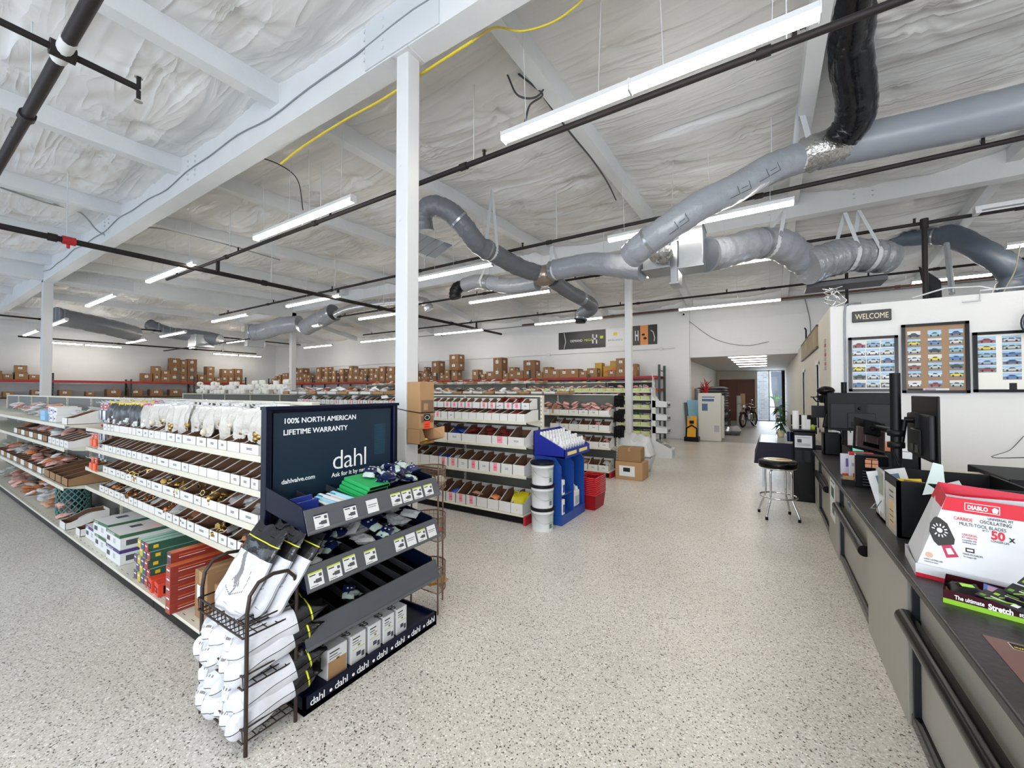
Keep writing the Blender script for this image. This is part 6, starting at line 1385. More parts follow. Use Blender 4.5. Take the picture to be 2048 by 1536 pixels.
mb = carton(.09, .05, .2, M('lavender_card', 'dcdaea', .4), marks=(('f', .4, .8, .4, .8, M('purple_print', '6d64a8', .5)), ('f', .1, .9, .0, .08, M('coral', 'e0543a', .5)))); o = solo(mb, 'carton', 'lavender leaflet box standing on the counter edge', 'box'); o.location = (.64, 5.05, CZ + .001)
mb = MB(); mb.box(-.04, .04, -.003, .003, 0, .08, M('mint_note', '8fe0cc', .5)); o = solo(mb, 'sticky_note', 'mint green note stuck on the low black counter box', 'note'); o.location = (.72, 4.995, CZ + .24)
mb = MB(); mb.box(-.13, .13, -.02, .02, 0, .09, M('coral_card', 'd88a6a', .6)); mb.box(-.1, -.05, -.021, -.02, .02, .07, RED); o = solo(mb, 'carton', 'flat coral printed box lying behind the low black counter box', 'box'); o.location = (.95, 5.2, CZ + .235)
mb = MB(); mb.box(-.07, .07, -.003, .003, 0, .1, PAPER); mb.box(-.05, .05, -.0036, -.003, .06, .065, INK); o = solo(mb, 'paper_sheet', 'small white card leaning on the low black counter box', 'paper'); o.location = (1.02, 4.985, CZ + .2); o.rotation_euler = (-.1, .05, 0)
for i, (x, y, m) in enumerate(((.78, 3.92, 'red'), (.86, 3.95, 'red'), (.74, 4.0, 'blue'), (.82, 4.02, 'white'), (.9, 3.9, 'red'))):
    rr = random.Random(i + 90); mb = crumple([PC[m][1], PAPER], .09, .1, .06, 92 + i); o = solo(mb, 'sweets_packet', f'{"shiny " if i != 4 else "rumpled "}{ {"red": "dark red and white", "blue": "blue", "white": "white"}[m]} packet heaped beside the black pole, {ORD[i]} of five', 'packet', 'packets heaped beside the black pole'); o.location = (x, y, CZ + .06 * (i % 3)); o.rotation_euler = (rr.random(), rr.random() * .5, rr.random() * 3)
mb = MB(); mb.box(-.28, .28, -.1, .1, 0, .02, M('beige_keyboard', 'c4bda6', .5)); o = solo(mb, 'ledge_board', 'narrow beige board lying behind the nearer pole', 'board'); o.location = (1.35, 4.3, .93)
# ---- back desk with label holders, in front of the office wall
t = thing('desk', 'black fronted staff desk with two small label holders', 'desk', (2.2, 4.2, 0))
mb = MB(); mb.rbox(1.32, 3.6, 3.95, 4.6, 0, .98, BK, .005, 1); mb.build('desk_body', t)
for x, z in ((1.66, .9), (1.84, .855)): mb = MB(); mb.rbox(x, x + .17, 3.942, 3.95, z, z + .025, M('grey_label_sheet', 'b8bcbe', .5), .002, 1); mb.build('label_holder', t)
t = thing('box_tray', 'torn brown cardboard tray on the staff desk with papers on top', 'box', (1.95, 4.15, .98)); mb = MB(); x0, x1, y0, y1 = 1.62, 2.5, 4.05, 4.45
mb.box(x0, x1, y0, y1, .981, .99, CARD); mb.box(x0, x0 + .01, y0, y1, .99, 1.07, CARD); mb.box(x0, x0 + .16, y0, y0 + .01, .99, 1.08, CARD); mb.box(x0 + .2, x1, y0, y0 + .01, .99, 1.03, CARD); mb.box(x0, x1, y1 - .01, y1, .99, 1.09, CARDL); mb.box(x1 - .01, x1, y0, y1, .99, 1.09, CARD); mb.build('tray', t)
mb = MB(); mb.add([(x0 - .02, y0, 1.09), (x1, y0 - .05, 1.085), (x1, y1, 1.1), (x0, y1, 1.1)], [(0, 1, 2, 3), (3, 2, 1, 0)], PAPER); o = solo(mb, 'paper_sheet', 'white sheets spread over the torn cardboard tray', 'paper', loc=(x0, y0, 1.09))
mb = MB(); mb.tube([(1.25, 3.6, .95), (1.3, 3.55, 1.0), (1.45, 3.5, .99), (1.7, 3.45, .93)], [.03, .035, .03, .025], DARK, 10); solo(mb, 'chair_armrest', 'curved dark grey chair armrest behind the blade carton', 'chair', loc=(1.3, 3.5, .95))
for i, (x, y, a) in enumerate(((1.24, 2.75, .15), (1.36, 2.7, -.1))):
    mb = carton(.13, .05, .2, WTC if i == 0 else M('dark_card', '3a3334', .4), marks=(('f', 0, 1, .8, 1, M('pink_red', 'c23358', .4)), ('f', .25, .6, .3, .7, M('magenta_blue', '7a3a6c', .4)), ('f', .65, .9, .5, .7, RDC)) if i == 0 else (('f', 0, 1, .55, .6, PAPER), ('f', .2, .7, .1, .3, M('maroon_card', '4d1020', .35)), ('f', 0, 1, .9, 1, PAPER)))
    o = solo(mb, 'product_card', ['pink and white blade pack standing behind the blade carton', 'dark and white blade pack at the very end of the blade carton'][i], 'packet'); o.location = (x, y, CZ + .19 if 0 else CZ + .2); o.rotation_euler = (.0, .08, a)
mb = MB(); mb.box(1.16, 1.5, 2.6, 2.9, 0.0, CZ + .199, BK); solo(mb, 'side_table', 'black side stand behind the end of the counter', 'stand', loc=(1.3, 2.75, 0))
mb = MB(); mb.tube(spline([pt(2048, 872, Y=7.17), pt(2020, 900, Y=7.0), pt(1985, 915, Y=5.5), (1.75, 4.3, 1.12)], 6), .004, INK, 5); solo(mb, 'cable', 'thin grey wire running from the wall down to the cardboard tray', 'cable', loc=(1.75, 4.3, 1.12))

# ---------------------------------------------------------------- office wall: frames, sign, fan
Yw = 7.198
def picture_frame(x0, x1, z0, z1, board, label):
    t = thing('picture_frame', label, 'framed photo board', ((x0 + x1) / 2, Yw, z0)); mb = MB(); f = .035
    for a, b, c, d in ((x0, x1, z0, z0 + f), (x0, x1, z1 - f, z1), (x0, x0 + f, z0, z1), (x1 - f, x1, z0, z1)): mb.box(a, b, Yw - .03, Yw, c, d, BLACKG)
    mb.build('frame', t); mb = MB(); mb.box(x0 + f * .5, x1 - f * .5, Yw - .012, Yw - .001, z0 + f * .5, z1 - f * .5, board); mb.build('board', t); return t
SKY = M('photo_sky', '9ec4e4', .4, noise=.2, nscale=20); ASP = M('photo_asphalt', '7f8288', .5, noise=.2, nscale=30); TR = M('photo_trees', '55664a', .5, noise=.5, nscale=60); GLS = M('photo_glass', '2a3038', .4); TYRE = M('photo_tyre', '18181a', .5)
CARC = ['e8e8ea', '4a7fc0', '9a3236', 'd8d2c0', 'b9c8c0', '8fa8c8', '2a2c30', 'c8cbd0', '86b6c6', 'd8dadc', '46608a', 'e0cc3a']
def photo(t, x, z, w_, h, c, seed):
    rnd = random.Random(seed); mb = MB(); y = Yw - .0125; body = M('photo_car_' + CARC[c], CARC[c], .4)
    mb.box(x, x + w_, y - .001, y, z, z + h, ASP); mb.box(x, x + w_, y - .0014, y - .001, z + h * .48, z + h, SKY if rnd.random() < .7 else PAPER); mb.box(x, x + w_, y - .0016, y - .0014, z + h * .48, z + h * (.55 + .15 * rnd.random()), TR if rnd.random() < .6 else PAPER)
    s_ = 1 if rnd.random() < .5 else -1
    def P(u, v): u = u if s_ > 0 else 1 - u; return (x + u * w_, z + v * h)
    q = [P(*p) for p in ((.08, .25), (.92, .2), (.93, .42), (.78, .5), (.62, .72), (.36, .74), (.24, .55), (.08, .48))]
    mb.add([(a, y - .002, b) for a, b in q], [list(range(8))[::s_]], body)
    q = [P(*p) for p in ((.3, .53), (.7, .5), (.6, .67), (.38, .69))]; mb.add([(a, y - .0023, b) for a, b in q], [[0, 1, 2, 3][::s_]], GLS)
    for u in (.24, .76):
        cx, cz = P(u, .24); q = [(cx + .07 * w_ * math.cos(a), y - .0025, cz + .14 * h * math.sin(a)) for a in np.linspace(0, 2 * PI, 11)[:-1]]; mb.add(q, [list(range(10))], TYRE)
    mb.build('photo', t)
WB_ = M('cream_mount', 'efeee6', .6); BB_ = M('brown_mount', 'a38261', .6)
t = picture_frame(.95, 1.455, 1.55, 2.29, WB_, 'black framed photo board of cars nearest the welcome sign corner'); k = 0
for r in range(6):
    for c in range(3): photo(t, .99 + c * .145 + .006 * (r % 2), 1.6 + r * .108, .135, .095, (r * 5 + c * 3 + 1) % 12, k); k += 1
t = picture_frame(1.49, 2.1, 1.53, 2.42, BB_, 'largest black framed photo board with brown backing and three columns of cars')
for r in range(7):
    for c in range(3): photo(t, 1.545 + c * .19, 1.62 + r * .103 + (0 if r else -.02), .125, .09, (r * 7 + c * 2) % 12, 50 + k); k += 1
mb = MB(); mb.box(1.54, 1.68, Yw - .014, Yw - .012, 1.556, 1.586, DARK); mb.box(1.69, 1.92, Yw - .014, Yw - .012, 1.556, 1.59, PAPER); mb.box(1.7, 1.8, Yw - .0145, Yw - .014, 1.56, 1.585, M('pink_print', 'b08aa8', .4)); mb.build('caption_strip', t)
t = picture_frame(2.13, 2.78, 1.54, 2.27, WB_, 'black framed photo board of cars below the wall fan')
for r in range(5):
    for c in range(3): photo(t, 2.17 + c * .2, 1.78 + r * .088, .15, .08, (r * 3 + c * 5 + 2) % 12, 90 + k); k += 1
photo(t, 2.37, 1.69, .15, .08, 1, 200); mb = MB(); mb.box(2.42, 2.48, Yw - .014, Yw - .012, 1.57, 1.65, DARK); mb.build('caption_strip', t)
t = thing('welcome_sign', 'small black WELCOME sign high on the white office wall', 'sign', (1.2, Yw, 2.5)); mb = MB(); mb.rbox(.995, 1.395, Yw - .03, Yw, 2.495, 2.645, M('sign_brown_black', '221e1c', .4), .006, 1); s = mb.build('sign_panel', t)
text('WELCOME', .105, M('sign_cream', 'e8dcb8', .5), s, (1.025, Yw - .0305, 2.532), (1, 0, 0), ZU, bold=0, space=.98, xs=.68)
t = thing('wall_fan', 'round wire guarded black fan on the office wall above the last frame', 'fan', (2.66, Yw, 2.35)); mb = MB(); c = (2.7, Yw - .16, 2.34)
for r, yy in ((.21, 0), (.215, .03), (.21, .06), (.12, -.015), (.05, -.02)): mb.tube([(c[0] + r * math.cos(a), c[1] + yy, c[2] + r * math.sin(a)) for a in np.linspace(0, 2 * PI, 33)[:-1]], .006 if r > .2 else .002, M('navy_wire', '1e2340', .4), 6, closed=True)
for i in range(28): a = 2 * PI * i / 28; mb.tube([(c[0] + .04 * math.cos(a), c[1] - .02, c[2] + .04 * math.sin(a)), (c[0] + .21 * math.cos(a), c[1], c[2] + .21 * math.sin(a))], .0015, M('navy_wire', '1e2340', .4), 4)
mb.build('guard', t)
for i in range(4):
    a = i * PI / 2 + .4; mb = MB(); q = [(c[0] + r * math.cos(a + o_), c[1] + .02 + .02 * o_, c[2] + r * math.sin(a + o_)) for r, o_ in ((.03, 0), (.18, -.25), (.19, .35), (.05, .6))]; mb.add(q, [(0, 1, 2, 3), (3, 2, 1, 0)], M('clear_blade', 'b8c0d0', .3)); mb.build('blade', t)
mb = MB(); mb.cyl((c[0], c[1] + .02, c[2]), (c[0], Yw - .02, c[2]), .045, BLACK, 16); mb.cyl((c[0], Yw - .02, c[2]), (c[0], Yw, c[2]), .08, BLACK, 16); mb.build('motor', t)
mb = MB(); cg = M('grey_conduit', '8c9094', .4, metal=.5); P = [pt(px, py, Y=Yw - .014) for px, py in ((1698, 608), (1691, 612), (1689, 640), (1690, 720), (1692, 850))]; P = [(1.1, 7.26, 2.77), (1.0, Yw - .02, 2.76)] + [tuple(p) for p in P]; mb.tube(spline(P, 5), .012, cg, 7); solo(mb, 'conduit', 'grey conduit dropping over the wall corner beside the welcome sign', 'conduit', loc=tuple(P[3]))
mb = MB(); mb.tube([(1.6, 7.19, 2.762), (1.9, 7.19, 2.85), (2.2, 7.19, 2.83), (2.35, 7.19, 2.77)], .01, WHITE, 6); mb.tube([(2.05, 7.185, 2.66), (2.2, 7.185, 2.66), (2.2, 7.185, 2.78), (6, 7.185, 2.78)], .011, WHITE, 6); solo(mb, 'conduit', 'white conduit running along the top edge of the office wall', 'conduit', loc=(2.2, 7.185, 2.75))
mb = MB(); mb.tube([(2.6, 7.26, 2.79), (6.2, 7.26, 2.79)], .012, COPPER, 6); solo(mb, 'pipe', 'thin copper pipe lying on top of the office wall', 'pipe', loc=(3, 7.26, 2.79))
t = thing('garland', 'twisted silver tinsel and cable bunch on the office wall corner', 'ornament', (.8, 7.24, 2.74)); mb = MB(); rnd = random.Random(3)
for i in range(5): P = [(.8 + rnd.uniform(-.05, .05), 7.24, 2.74)] + [(.8 + rnd.uniform(-.12, .14), 7.24 + rnd.uniform(-.05, .05), 2.74 + .07 * j) for j in range(1, 5)]; mb.tube(spline(P, 4), .009, CHROME, 6)
mb.build('tinsel', t)
# long tan banner on the office side wall, and hung ornament
mb = MB(); mb.box(.735, .758, 8.85, 12.6, 2.34, 2.69, M('tan_banner_art', '9a8a6a', .6, noise=.6, nscale=2.5)); mb.box(.73, .76, 8.8, 12.65, 2.31, 2.34, M('dark_frame', '4a4036', .5)); mb.box(.73, .76, 8.8, 12.65, 2.69, 2.72, M('dark_frame', '4a4036', .5)); solo(mb, 'wall_banner', 'long tan picture banner high on the office side wall', 'banner', loc=(.75, 10.7, 2.34))
mb = MB(); 
for i in range(7): mb.box(.748, .758, 7.75 - .02 * (i % 2), 7.87, 2.3 - .07 * i, 2.35 - .07 * i, M('brick_red_letter', 'a86a5a', .5) if i % 2 else M('grey_letter', 'a8a49c', .5))
solo(mb, 'wall_plaque', 'narrow vertical plaque of small letters on the office side wall corner', 'plaque', loc=(.75, 7.8, 1.85))
mb = MB(); mb.tube([(.86, 12.9, 2.75), (.86, 12.9, 3.15), (.83, 12.9, 3.2)], .018, BLACK, 8); solo(mb, 'cane', 'black hooked pole standing up behind the office side wall', 'pole', loc=(.86, 12.9, 2.75))
# ---------------------------------------------------------------- bar stool
t = thing('bar_stool', 'chrome bar stool with a round black seat printed in cream and orange', 'stool', (.1, 6.0, 0), .25)
mb = MB(); mb.lathe([(.17, .61), (.205, .62), (.21, .65), (.205, .69), (.18, .705), (.001, .71)], (0, 0, 0), BLACKG, 36); mb.lathe([(.18, .6), (.2, .612), (.2, .618), (.18, .62)], (0, 0, 0), CHROME, 36); seat = mb.build('seat', t, False)
mb = MB(); mb.lathe([(.15, .7095), (.001, .7125)], (0, 0, 0), M('cream_print', 'd8cf9a', .3), 30); mb.box(-.02, .12, -.05, .02, .7125, .7135, M('orange_brown_print', 'b06a3a', .3)); mb.box(-.1, 0, .0, .03, .7125, .7135, M('olive', '8a8432', .5)); tag(mb.build('seat_print', t, False), 'cream and orange printed seat top')
for i in range(4):
    a = PI / 4 + i * PI / 2; c, s = math.cos(a), math.sin(a); mb = MB()
    mb.tube(spline([(.06 * c, .06 * s, .6), (.13 * c, .13 * s, .59), (.155 * c, .155 * s, .54), (.155 * c, .155 * s, .3), (.17 * c, .17 * s, .22), (.235 * c, .235 * s, .06), (.24 * c, .24 * s, .03)], 5), .0115, CHROME, 10); lg = mb.build('leg', t, False)
    mb = MB(); mb.cyl((.24 * c, .24 * s, 0), (.24 * c, .24 * s, .035), .016, BLACK, 10); mb.build('foot_cap', lg, False)
mb = MB(); mb.tube([(.195 * math.cos(a), .195 * math.sin(a), .26) for a in np.linspace(0, 2 * PI, 41)[:-1]], .011, CHROME, 10, closed=True); mb.build('foot_ring', t, False)
# ---------------------------------------------------------------- water cooler, side table and cups
t = thing('water_cooler', 'glossy black water cooler cabinet with a taped white notice', 'water cooler', (.45, 7.0, 0))
x0, x1, y0, y1 = .3, .56, 7.0, 7.35
mb = MB(); mb.rbox(x0, x1, y0, y1, 0, .99, BLACKG, .015, 2); mb.build('cabinet', t)
mb = MB(); mb.rbox(x0 - .03, x1 + .01, y0 - .02, y1, .99, 1.01, BLACKG, .004, 1); mb.build('top', t)
mb = MB(); mb.box(x0 + .02, x1 - .04, y0 - .002, y0, .76, .93, PAPER); mb.box(x0 + .05, x0 + .1, y0 - .003, y0 - .002, .83, .88, INK); 
for z in (.79, .81, .9): mb.box(x0 + .04, x1 - .06, y0 - .003, y0 - .002, z, z + .005, INK)
tag(mb.build('notice', t), 'white taped notice')
mb = MB(); mb.box(x0 + .03, x0 + .1, y0 - .001, y0, .56, .72, DARK); mb.box(x0 + .13, x0 + .2, y0 - .001, y0, .56, .72, DARK); mb.build('tap_recess', t)
mb = MB(); mb.cyl((x0 - .03, 7.2, .82), (x0 - .03, 7.2, .96), .035, M('blue_black', '141c3c', .2), 12); mb.build('side_tap', t)
CUP = M('foam_cup', 'f0f0ee', .5)
for i, (x, h, r) in enumerate(((.34, .27, .042), (.44, .2, .034), (.48, .15, .034))):
    mb = MB(); n = int(h / .02)
    for j in range(n): mb.lathe([(r * .9, j * .02), (r, j * .02 + .016), (r, j * .02 + .02)], (0, 0, 0), CUP, 16)
    o = solo(mb, 'cup_stack', f'stack of white foam cups on the black cooler, {["tallest", "medium", "shortest"][i]} one', 'cups', 'cup stacks on the cooler'); o.location = (x, 7.12, 1.011)
mb = MB(); mb.lathe([(.02, 0), (.03, .03), (.02, .06), (.001, .07)], (0, 0, 0), M('lime_bottle', 'a8b838', .4), 10); o = solo(mb, 'bottle', 'small lime green bottle at the rear of the cooler top', 'bottle'); o.location = (.54, 7.15, 1.011)
t = thing('side_table', 'low table draped with a dark navy cloth beyond the black cooler', 'table', (.25, 8.4, 0)); NV = M('navy_cloth', '1c1b33', .7, bump=.3, bscale=6)
x0, x1, y0, y1 = -.12, .7, 7.9, 9.3
mb = MB(); mb.rbox(x0, x1, y0, y1, .68, .71, M('silver_table_top', '9aa0a4', .25), .006, 1); mb.build('tabletop', t)
mb = MB(); mb.add([(x0 - .01, y0 - .01, .712), (x1, y0 - .01, .712), (x1, y0 - .03, .3), (x0 - .08, y0 - .03, .36), (x0 - .01, y1, .712), (x0 - .1, y1, .4)], [(0, 3, 2, 1), (0, 4, 5, 3), (1, 2, 3, 0), (3, 5, 4, 0)], NV); mb.build('tablecloth', t)
for x, y in ((x0 + .05, y0 + .05), (x1 - .05, y0 + .05), (x0 + .05, y1 - .05), (x1 - .05, y1 - .05)): mb = MB(); mb.box(x - .02, x + .02, y - .02, y + .02, 0, .68, STEEL); mb.build('leg', t)
t = thing('potted_plant', 'dark green leafy potted plant on the table beyond the cooler', 'plant', (.2, 9.0, .712)); mb = MB(); mb.lathe([(.05, 0), (.07, .12), (.06, .12), (.001, .11)], (.2, 9.0, .712), M('cream_pot', 'cfc9a0', .5), 14); mb.build('pot', t)
mb = MB(); rnd = random.Random(8); LF = M('leaf_green', '2c4a26', .5, noise=.3)
for i in range(46):
    a, l_ = rnd.uniform(0, 6.28), rnd.uniform(.12, .3); b = Vector((.2, 9.0, .85 + rnd.random() * .45)); e_ = b + Vector((math.cos(a) * l_ * .6, math.sin(a) * l_ * .6, rnd.uniform(-.2, .1))); w_ = Vector((-math.sin(a), math.cos(a), 0)) * .025; m_ = (b + e_) / 2 + Vector((0, 0, .03)); mb.add([b, m_ + w_, e_, m_ - w_], [(0, 1, 2, 3), (3, 2, 1, 0)], LF)
mb.tube([(.2, 9, .8), (.2, 9, 1.3)], .01, LF, 6); mb.build('foliage', t)
t = thing('monitor', 'small dark screen turned away on a stand behind the cup stacks', 'monitor', (.5, 8.3, .712)); mb = MB(); mb.box(.33, .68, 8.28, 8.31, .85, 1.16, BLACK); mb.box(.33, .68, 8.27, 8.28, .98, .99, PAPER); mb.build('screen', t); mb = MB(); mb.tube([(.5, 8.3, .712), (.5, 8.3, .9)], .02, BLACK, 8); mb.box(.4, .6, 8.25, 8.37, .712, .72, BLACK); mb.build('stand', t)
# ---------------------------------------------------------------- pallet racks along the walls
def rack(x0, y0, axis, length, nb, label, grp, second=()):
    """axis 'x' or 'y'; depth .8; first beam level z 1.98"""
    bl = length / nb
    for b in range(nb):
        t = thing('storage_rack', f'{label}, {ORD[b]} bay', 'rack', (x0 + (b * bl if axis == 'x' else 0), y0 + (b * bl if axis == 'y' else 0), 0), 0, grp)
        def bx(mb, a0, a1, c0, c1, z0, z1, m):
            if axis == 'x': mb.box(a0, a1, c0, c1, z0, z1, m)
            else: mb.box(c0, c1, a0, a1, z0, z1, m)
        def P(a, c, z): return (a, c, z) if axis == 'x' else (c, a, z)
        dz = 2.36 if b % 2 == 0 else 2.15
        mb = MB()
        for c in (0, .76):
            bx(mb, 0, .07, c, c + .05, 0, dz, GREENU)
            for z in np.arange(.2, dz, .15): bx(mb, .02, .05, c - .001 if c == 0 else c + .05, c if c == 0 else c + .051, z, z + .04, BLACK)
        for z in (.3, 1.2, 2.05): bx(mb, .02, .04, .05, .76, z, z + .03, GREENU)
        mb.tube([P(.03, .05, .35), P(.03, .76, 1.2)], .012, GREENU, 5); mb.tube([P(.03, .76, 1.2), P(.03, .05, 2.0)], .012, GREENU, 5); mb.build('upright_frame', t, False)
        for c in (-.02, .78):
            mb = MB(); bx(mb, .0, bl - .01, c, c + .045, 1.955, 2.04, REDB); bx(mb, .0, bl - .01, c - .002, c, 1.985, 2.0, M('beam_dark_red', '6e1c1e', .5)); mb.build('beam', t, False)
        mb = MB(); bx(mb, .0, bl - .01, 0, .8, 2.04, 2.05, M('chipboard', '8a6c50', .8, noise=.15)); mb.build('deck', t, False)
        if b in second:
            for c in (-.02, .78): mb = MB(); bx(mb, .07, bl - .01, c, c + .045, 1.55, 1.64, ORANGE); tag(mb.build('beam', t, False), 'orange beam')
            mb = MB(); bx(mb, .0, bl - .01, 0, .8, 1.64, 1.65, _MC['chipboard']); mb.build('deck', t, False)
        else:
            mb = MB()
            if axis == 'x': mb.tube([P(.4, .02, 1.9), P(.04, .02, 1.45)], .015, GREENU, 5)
            bx(mb, .07, bl - .01, .0, .8, 1.3, 1.32, _MC['chipboard']); bx(mb, .07, bl - .01, -.02, .02, 1.24, 1.32, GREENU); mb.build('lower_shelf', t, False)
        if b == nb - 1:
            mb = MB()
            for c in (0, .76): bx(mb, bl - .01, bl + .06, c, c + .05, 0, 2.4, GREENU)
            for z in (.3, 1.2, 2.2): bx(mb, bl + .01, bl + .03, .05, .76, z, z + .03, GREENU)
            mb.build('upright_frame', t, False)
rack(-26.4, 13.2, 'x', 23.5, 10, 'pallet rack with red beams along the far wall', 'pallet rack bays along the far wall', second=(7, 8, 9))
rack(-27.2, -1.0, 'y', 12.9, 5, 'pallet rack with red beams along the end wall', 'pallet rack bays along the end wall')
# cartons on the rack tops
_cp = {}
def cart(v, label, loc, rz, grp, tilt=0):
    if v not in _cp:
        w_, d, h = [(.36, .42, .3), (.42, .42, .42), (.28, .36, .22), (.5, .42, .34), (.3, .36, .4), (.16, .3, .2)][v]
        mb = carton(w_, d, h, CARD if v % 2 == 0 else M('cardboard_b', '8a6648', .8, noise=.1, nscale=5), tape=CARDL if v in (1, 3) else M('red_tape', '8a4a3c', .6), marks=(('f', .3, .62, .45, .75, PAPER), ('f', .35, .5, .55, .6, INK), ('r', .3, .6, .5, .75, PAPER)), b=.006)
        _cp[v] = (tag(mb.build('carton'), 'x', 'box'), h)
    p, h = _cp[v]; place(p, loc, rz, label, grp, rot=(0, tilt, rz)); return h
dims = [(.36, .42, .3), (.42, .42, .42), (.28, .36, .22), (.5, .42, .34), (.3, .36, .4), (.16, .3, .2)]
rnd = random.Random(15)
# (x, [sizes from the bottom]) stacks along the far rack
x = -26.1; k = 0
plan = {}
while x < -3.2:
    dens = .97 if x < -11.5 else .8
    if rnd.random() < dens:
        v = rnd.choice([0, 1, 2, 3, 4, 5, 5, 2]) if x < -11 else rnd.choice([0, 2, 3, 1, 4])
        w_ = dims[v][0]; z = 2.052; n = rnd.choice([1, 2, 2, 3]) if x < -11.5 else rnd.choice([1, 1, 2])
        if v == 5: n = rnd.choice([1, 2])
        for j in range(n):
            vv = v if rnd.random() < .7 else rnd.choice([0, 2, 4]); hh = dims[vv][2]
            if z + hh > 3.15: break
            cart(vv, f'brown carton on the far wall rack, {ORD[k]} stack from the corner, {ORD[j]} up', (x + w_ / 2, 13.45, z), rnd.uniform(-.06, .06), 'cartons on the far wall rack'); z += hh + .001
        x += w_ + .015; k += 1
    else: x += rnd.uniform(.2, .5); 
y = 1.2; k = 0

while y < 11.4:
    if (y < 4.0 or y >= 7.2):
        v = rnd.choice([0, 1, 2, 3, 4]); w_ = dims[v][0] + .02; z = 2.052; n = rnd.choice([1, 2, 3]) if y > 8 else rnd.choice([1, 2])
        for j in range(n):
            cart(v, f'brown carton on the end wall rack, {ORD[k]} stack along, {ORD[j]} up', (-26.75, y + w_ / 2, z), PI / 2 + rnd.uniform(-.1, .1), 'cartons on the end wall rack'); z += dims[v][2] + .001
        y += w_; k += 1
    else: y = 7.2
# goods on the lower shelves
for i in range(16):
    v = rnd.choice([0, 2, 5]); cart(v, f'brown carton on the lower shelf of the far wall rack, {ORD[i]} from the corner', (-25.8 + .85 * i, 13.5, 1.322), 0, 'cartons on the lower far shelf')
for i in range(12):
    v = rnd.choice([0, 2, 3]); cart(v, f'brown carton on the lower shelf of the end wall rack, {ORD[i]} along', (-26.75, .6 + .8 * i, 1.322), PI / 2, 'cartons on the lower end wall shelf')
for i in range(14):
    mb = crumple([M('black_rubber_heap', '141416', .6, bump=.5)], .5, .4, .16, 300 + i); o = solo(mb, 'rubber_hose', f'black hose coil heap on the far rack shelf, {ORD[i]} from the corner', 'hose', 'black hose heaps'); o.location = (-13.0 + .55 * i if i < 8 else -9.4 + .35 * (i - 8), 13.4, 1.322)
YB_ = M('yellow_carton', 'dcd22e', .45, noise=.1)
yb_ = None
for i in range(22):
    for j in range(2 if i % 3 else 3):
        if yb_ is None: yb_ = tag(carton(.15, .2, .08, YB_, marks=(('f', .1, .9, .1, .3, INK), ('f', .3, .7, .5, .8, PAPER)), b=.003).build('carton'), 'x', 'box')
        place(yb_, (-6.9 + .17 * i, 13.3 + .02 * (j % 2), 1.652 + j * .081), 0, f'small yellow carton on the orange beamed shelf, {ORD[i]} stack from the left, {ORD[j]} up', 'yellow cartons on the far shelf')
for i in range(10):
    m = [M('orange_carton', 'd85a28', .5), BLACK, M('rust_carton', 'a84a30', .5)][i % 3]; mb = carton(.22, .25, .16, m, marks=(('f', .1, .9, .1, .5, PAPER),), b=.003); o = solo(mb, 'carton', f'small {["orange", "black", "rust red"][i % 3]} carton with a white label on the orange beamed shelf, {ORD[i]} along', 'box'); o.location = (-9.4 + .24 * i, 13.35, 1.652)
mb = MB(); 
for i in range(8): mb.rbox(-10.3, -9.0, 13.25, 13.75, 1.322 + .03 * i, 1.349 + .03 * i, M('pale_blue_sheet', 'c8d4e2', .4), .003, 1)
solo(mb, 'sheet_stack', 'stack of pale blue wrapped sheets on the far rack shelf', 'sheets', loc=(-9.6, 13.5, 1.32))
for i, (x, h) in enumerate(((-5.0, .5), (-4.7, .38), (-4.45, .55), (-4.2, .3))):
    mb = carton(.26, .3, h, M('mustard_carton', 'b8923a', .6, noise=.1), tape=CARDL, marks=(('f', .3, .6, .4, .55, M('orange_sticker', 'f0502e', .5)),), b=.005); o = solo(mb, 'carton', f'mustard coloured carton on the far rack top near the column, {ORD[i]} of four', 'box'); o.location = (x - .0, 13.72, 2.052)
# ladder frame and pieces on the end rack
t = thing('wire_cage', 'grey wire frame standing among the cartons on the end wall rack', 'frame', (-26.6, 8.9, 2.05)); mb = MB()
for y in (8.6, 9.3): mb.tube([(-26.3, y, 2.05), (-26.3, y, 2.75), (-26.8, y, 2.75), (-26.8, y, 2.05)], .015, GREYP, 6)
for z in (2.2, 2.45, 2.7): mb.tube([(-26.3, 8.6, z), (-26.3, 9.3, z)], .012, GREYP, 6)
mb.build('frame', t)
# ---------------------------------------------------------------- banners on the far wall
ZB0, ZB1 = 3.15, 3.8
t = thing('wall_banner', 'black wall banner lettered DEMAND MEGA on the far wall', 'banner', (-5.8, YF, ZB0)); BNK = M('banner_black', '1f2022', .35, noise=.2, nscale=2, bump=.2, bscale=3)
mb = MB(); mb.box(-6.78, -4.92, YF - .015, YF - .001, ZB0, ZB1, BNK); b_ = mb.build('banner_sheet', t)
text('DEMAND', .12, WT, b_, (-6.3, YF - .016, ZB0 + .26), (1, 0, 0), ZU); text('MEGA.', .12, M('lime_lettering', 'c8d838', .5), b_, (-5.74, YF - .016, ZB0 + .26), (1, 0, 0), ZU)
mb = MB(); mb.tube([(-6.55, YF - .017, ZB0 + .02), (-6.48, YF - .017, ZB0 + .3), (-6.55, YF - .017, ZB1 - .02)], .012, PAPER, 5)
for x, z0, z1 in ((-5.42, .16, .5), (-5.28, .14, .48)): mb.box(x, x + .05, YF - .02, YF - .015, ZB0 + z0, ZB0 + z1, PAPER)
mb.box(-5.42, -5.23, YF - .02, YF - .015, ZB0 + .3, ZB0 + .36, PAPER); mb.box(-5.12, -5.0, YF - .02, YF - .015, ZB0 + .32, ZB0 + .42, M('lime_lettering', 'c8d838', .5)); mb.build('banner_print', b_)
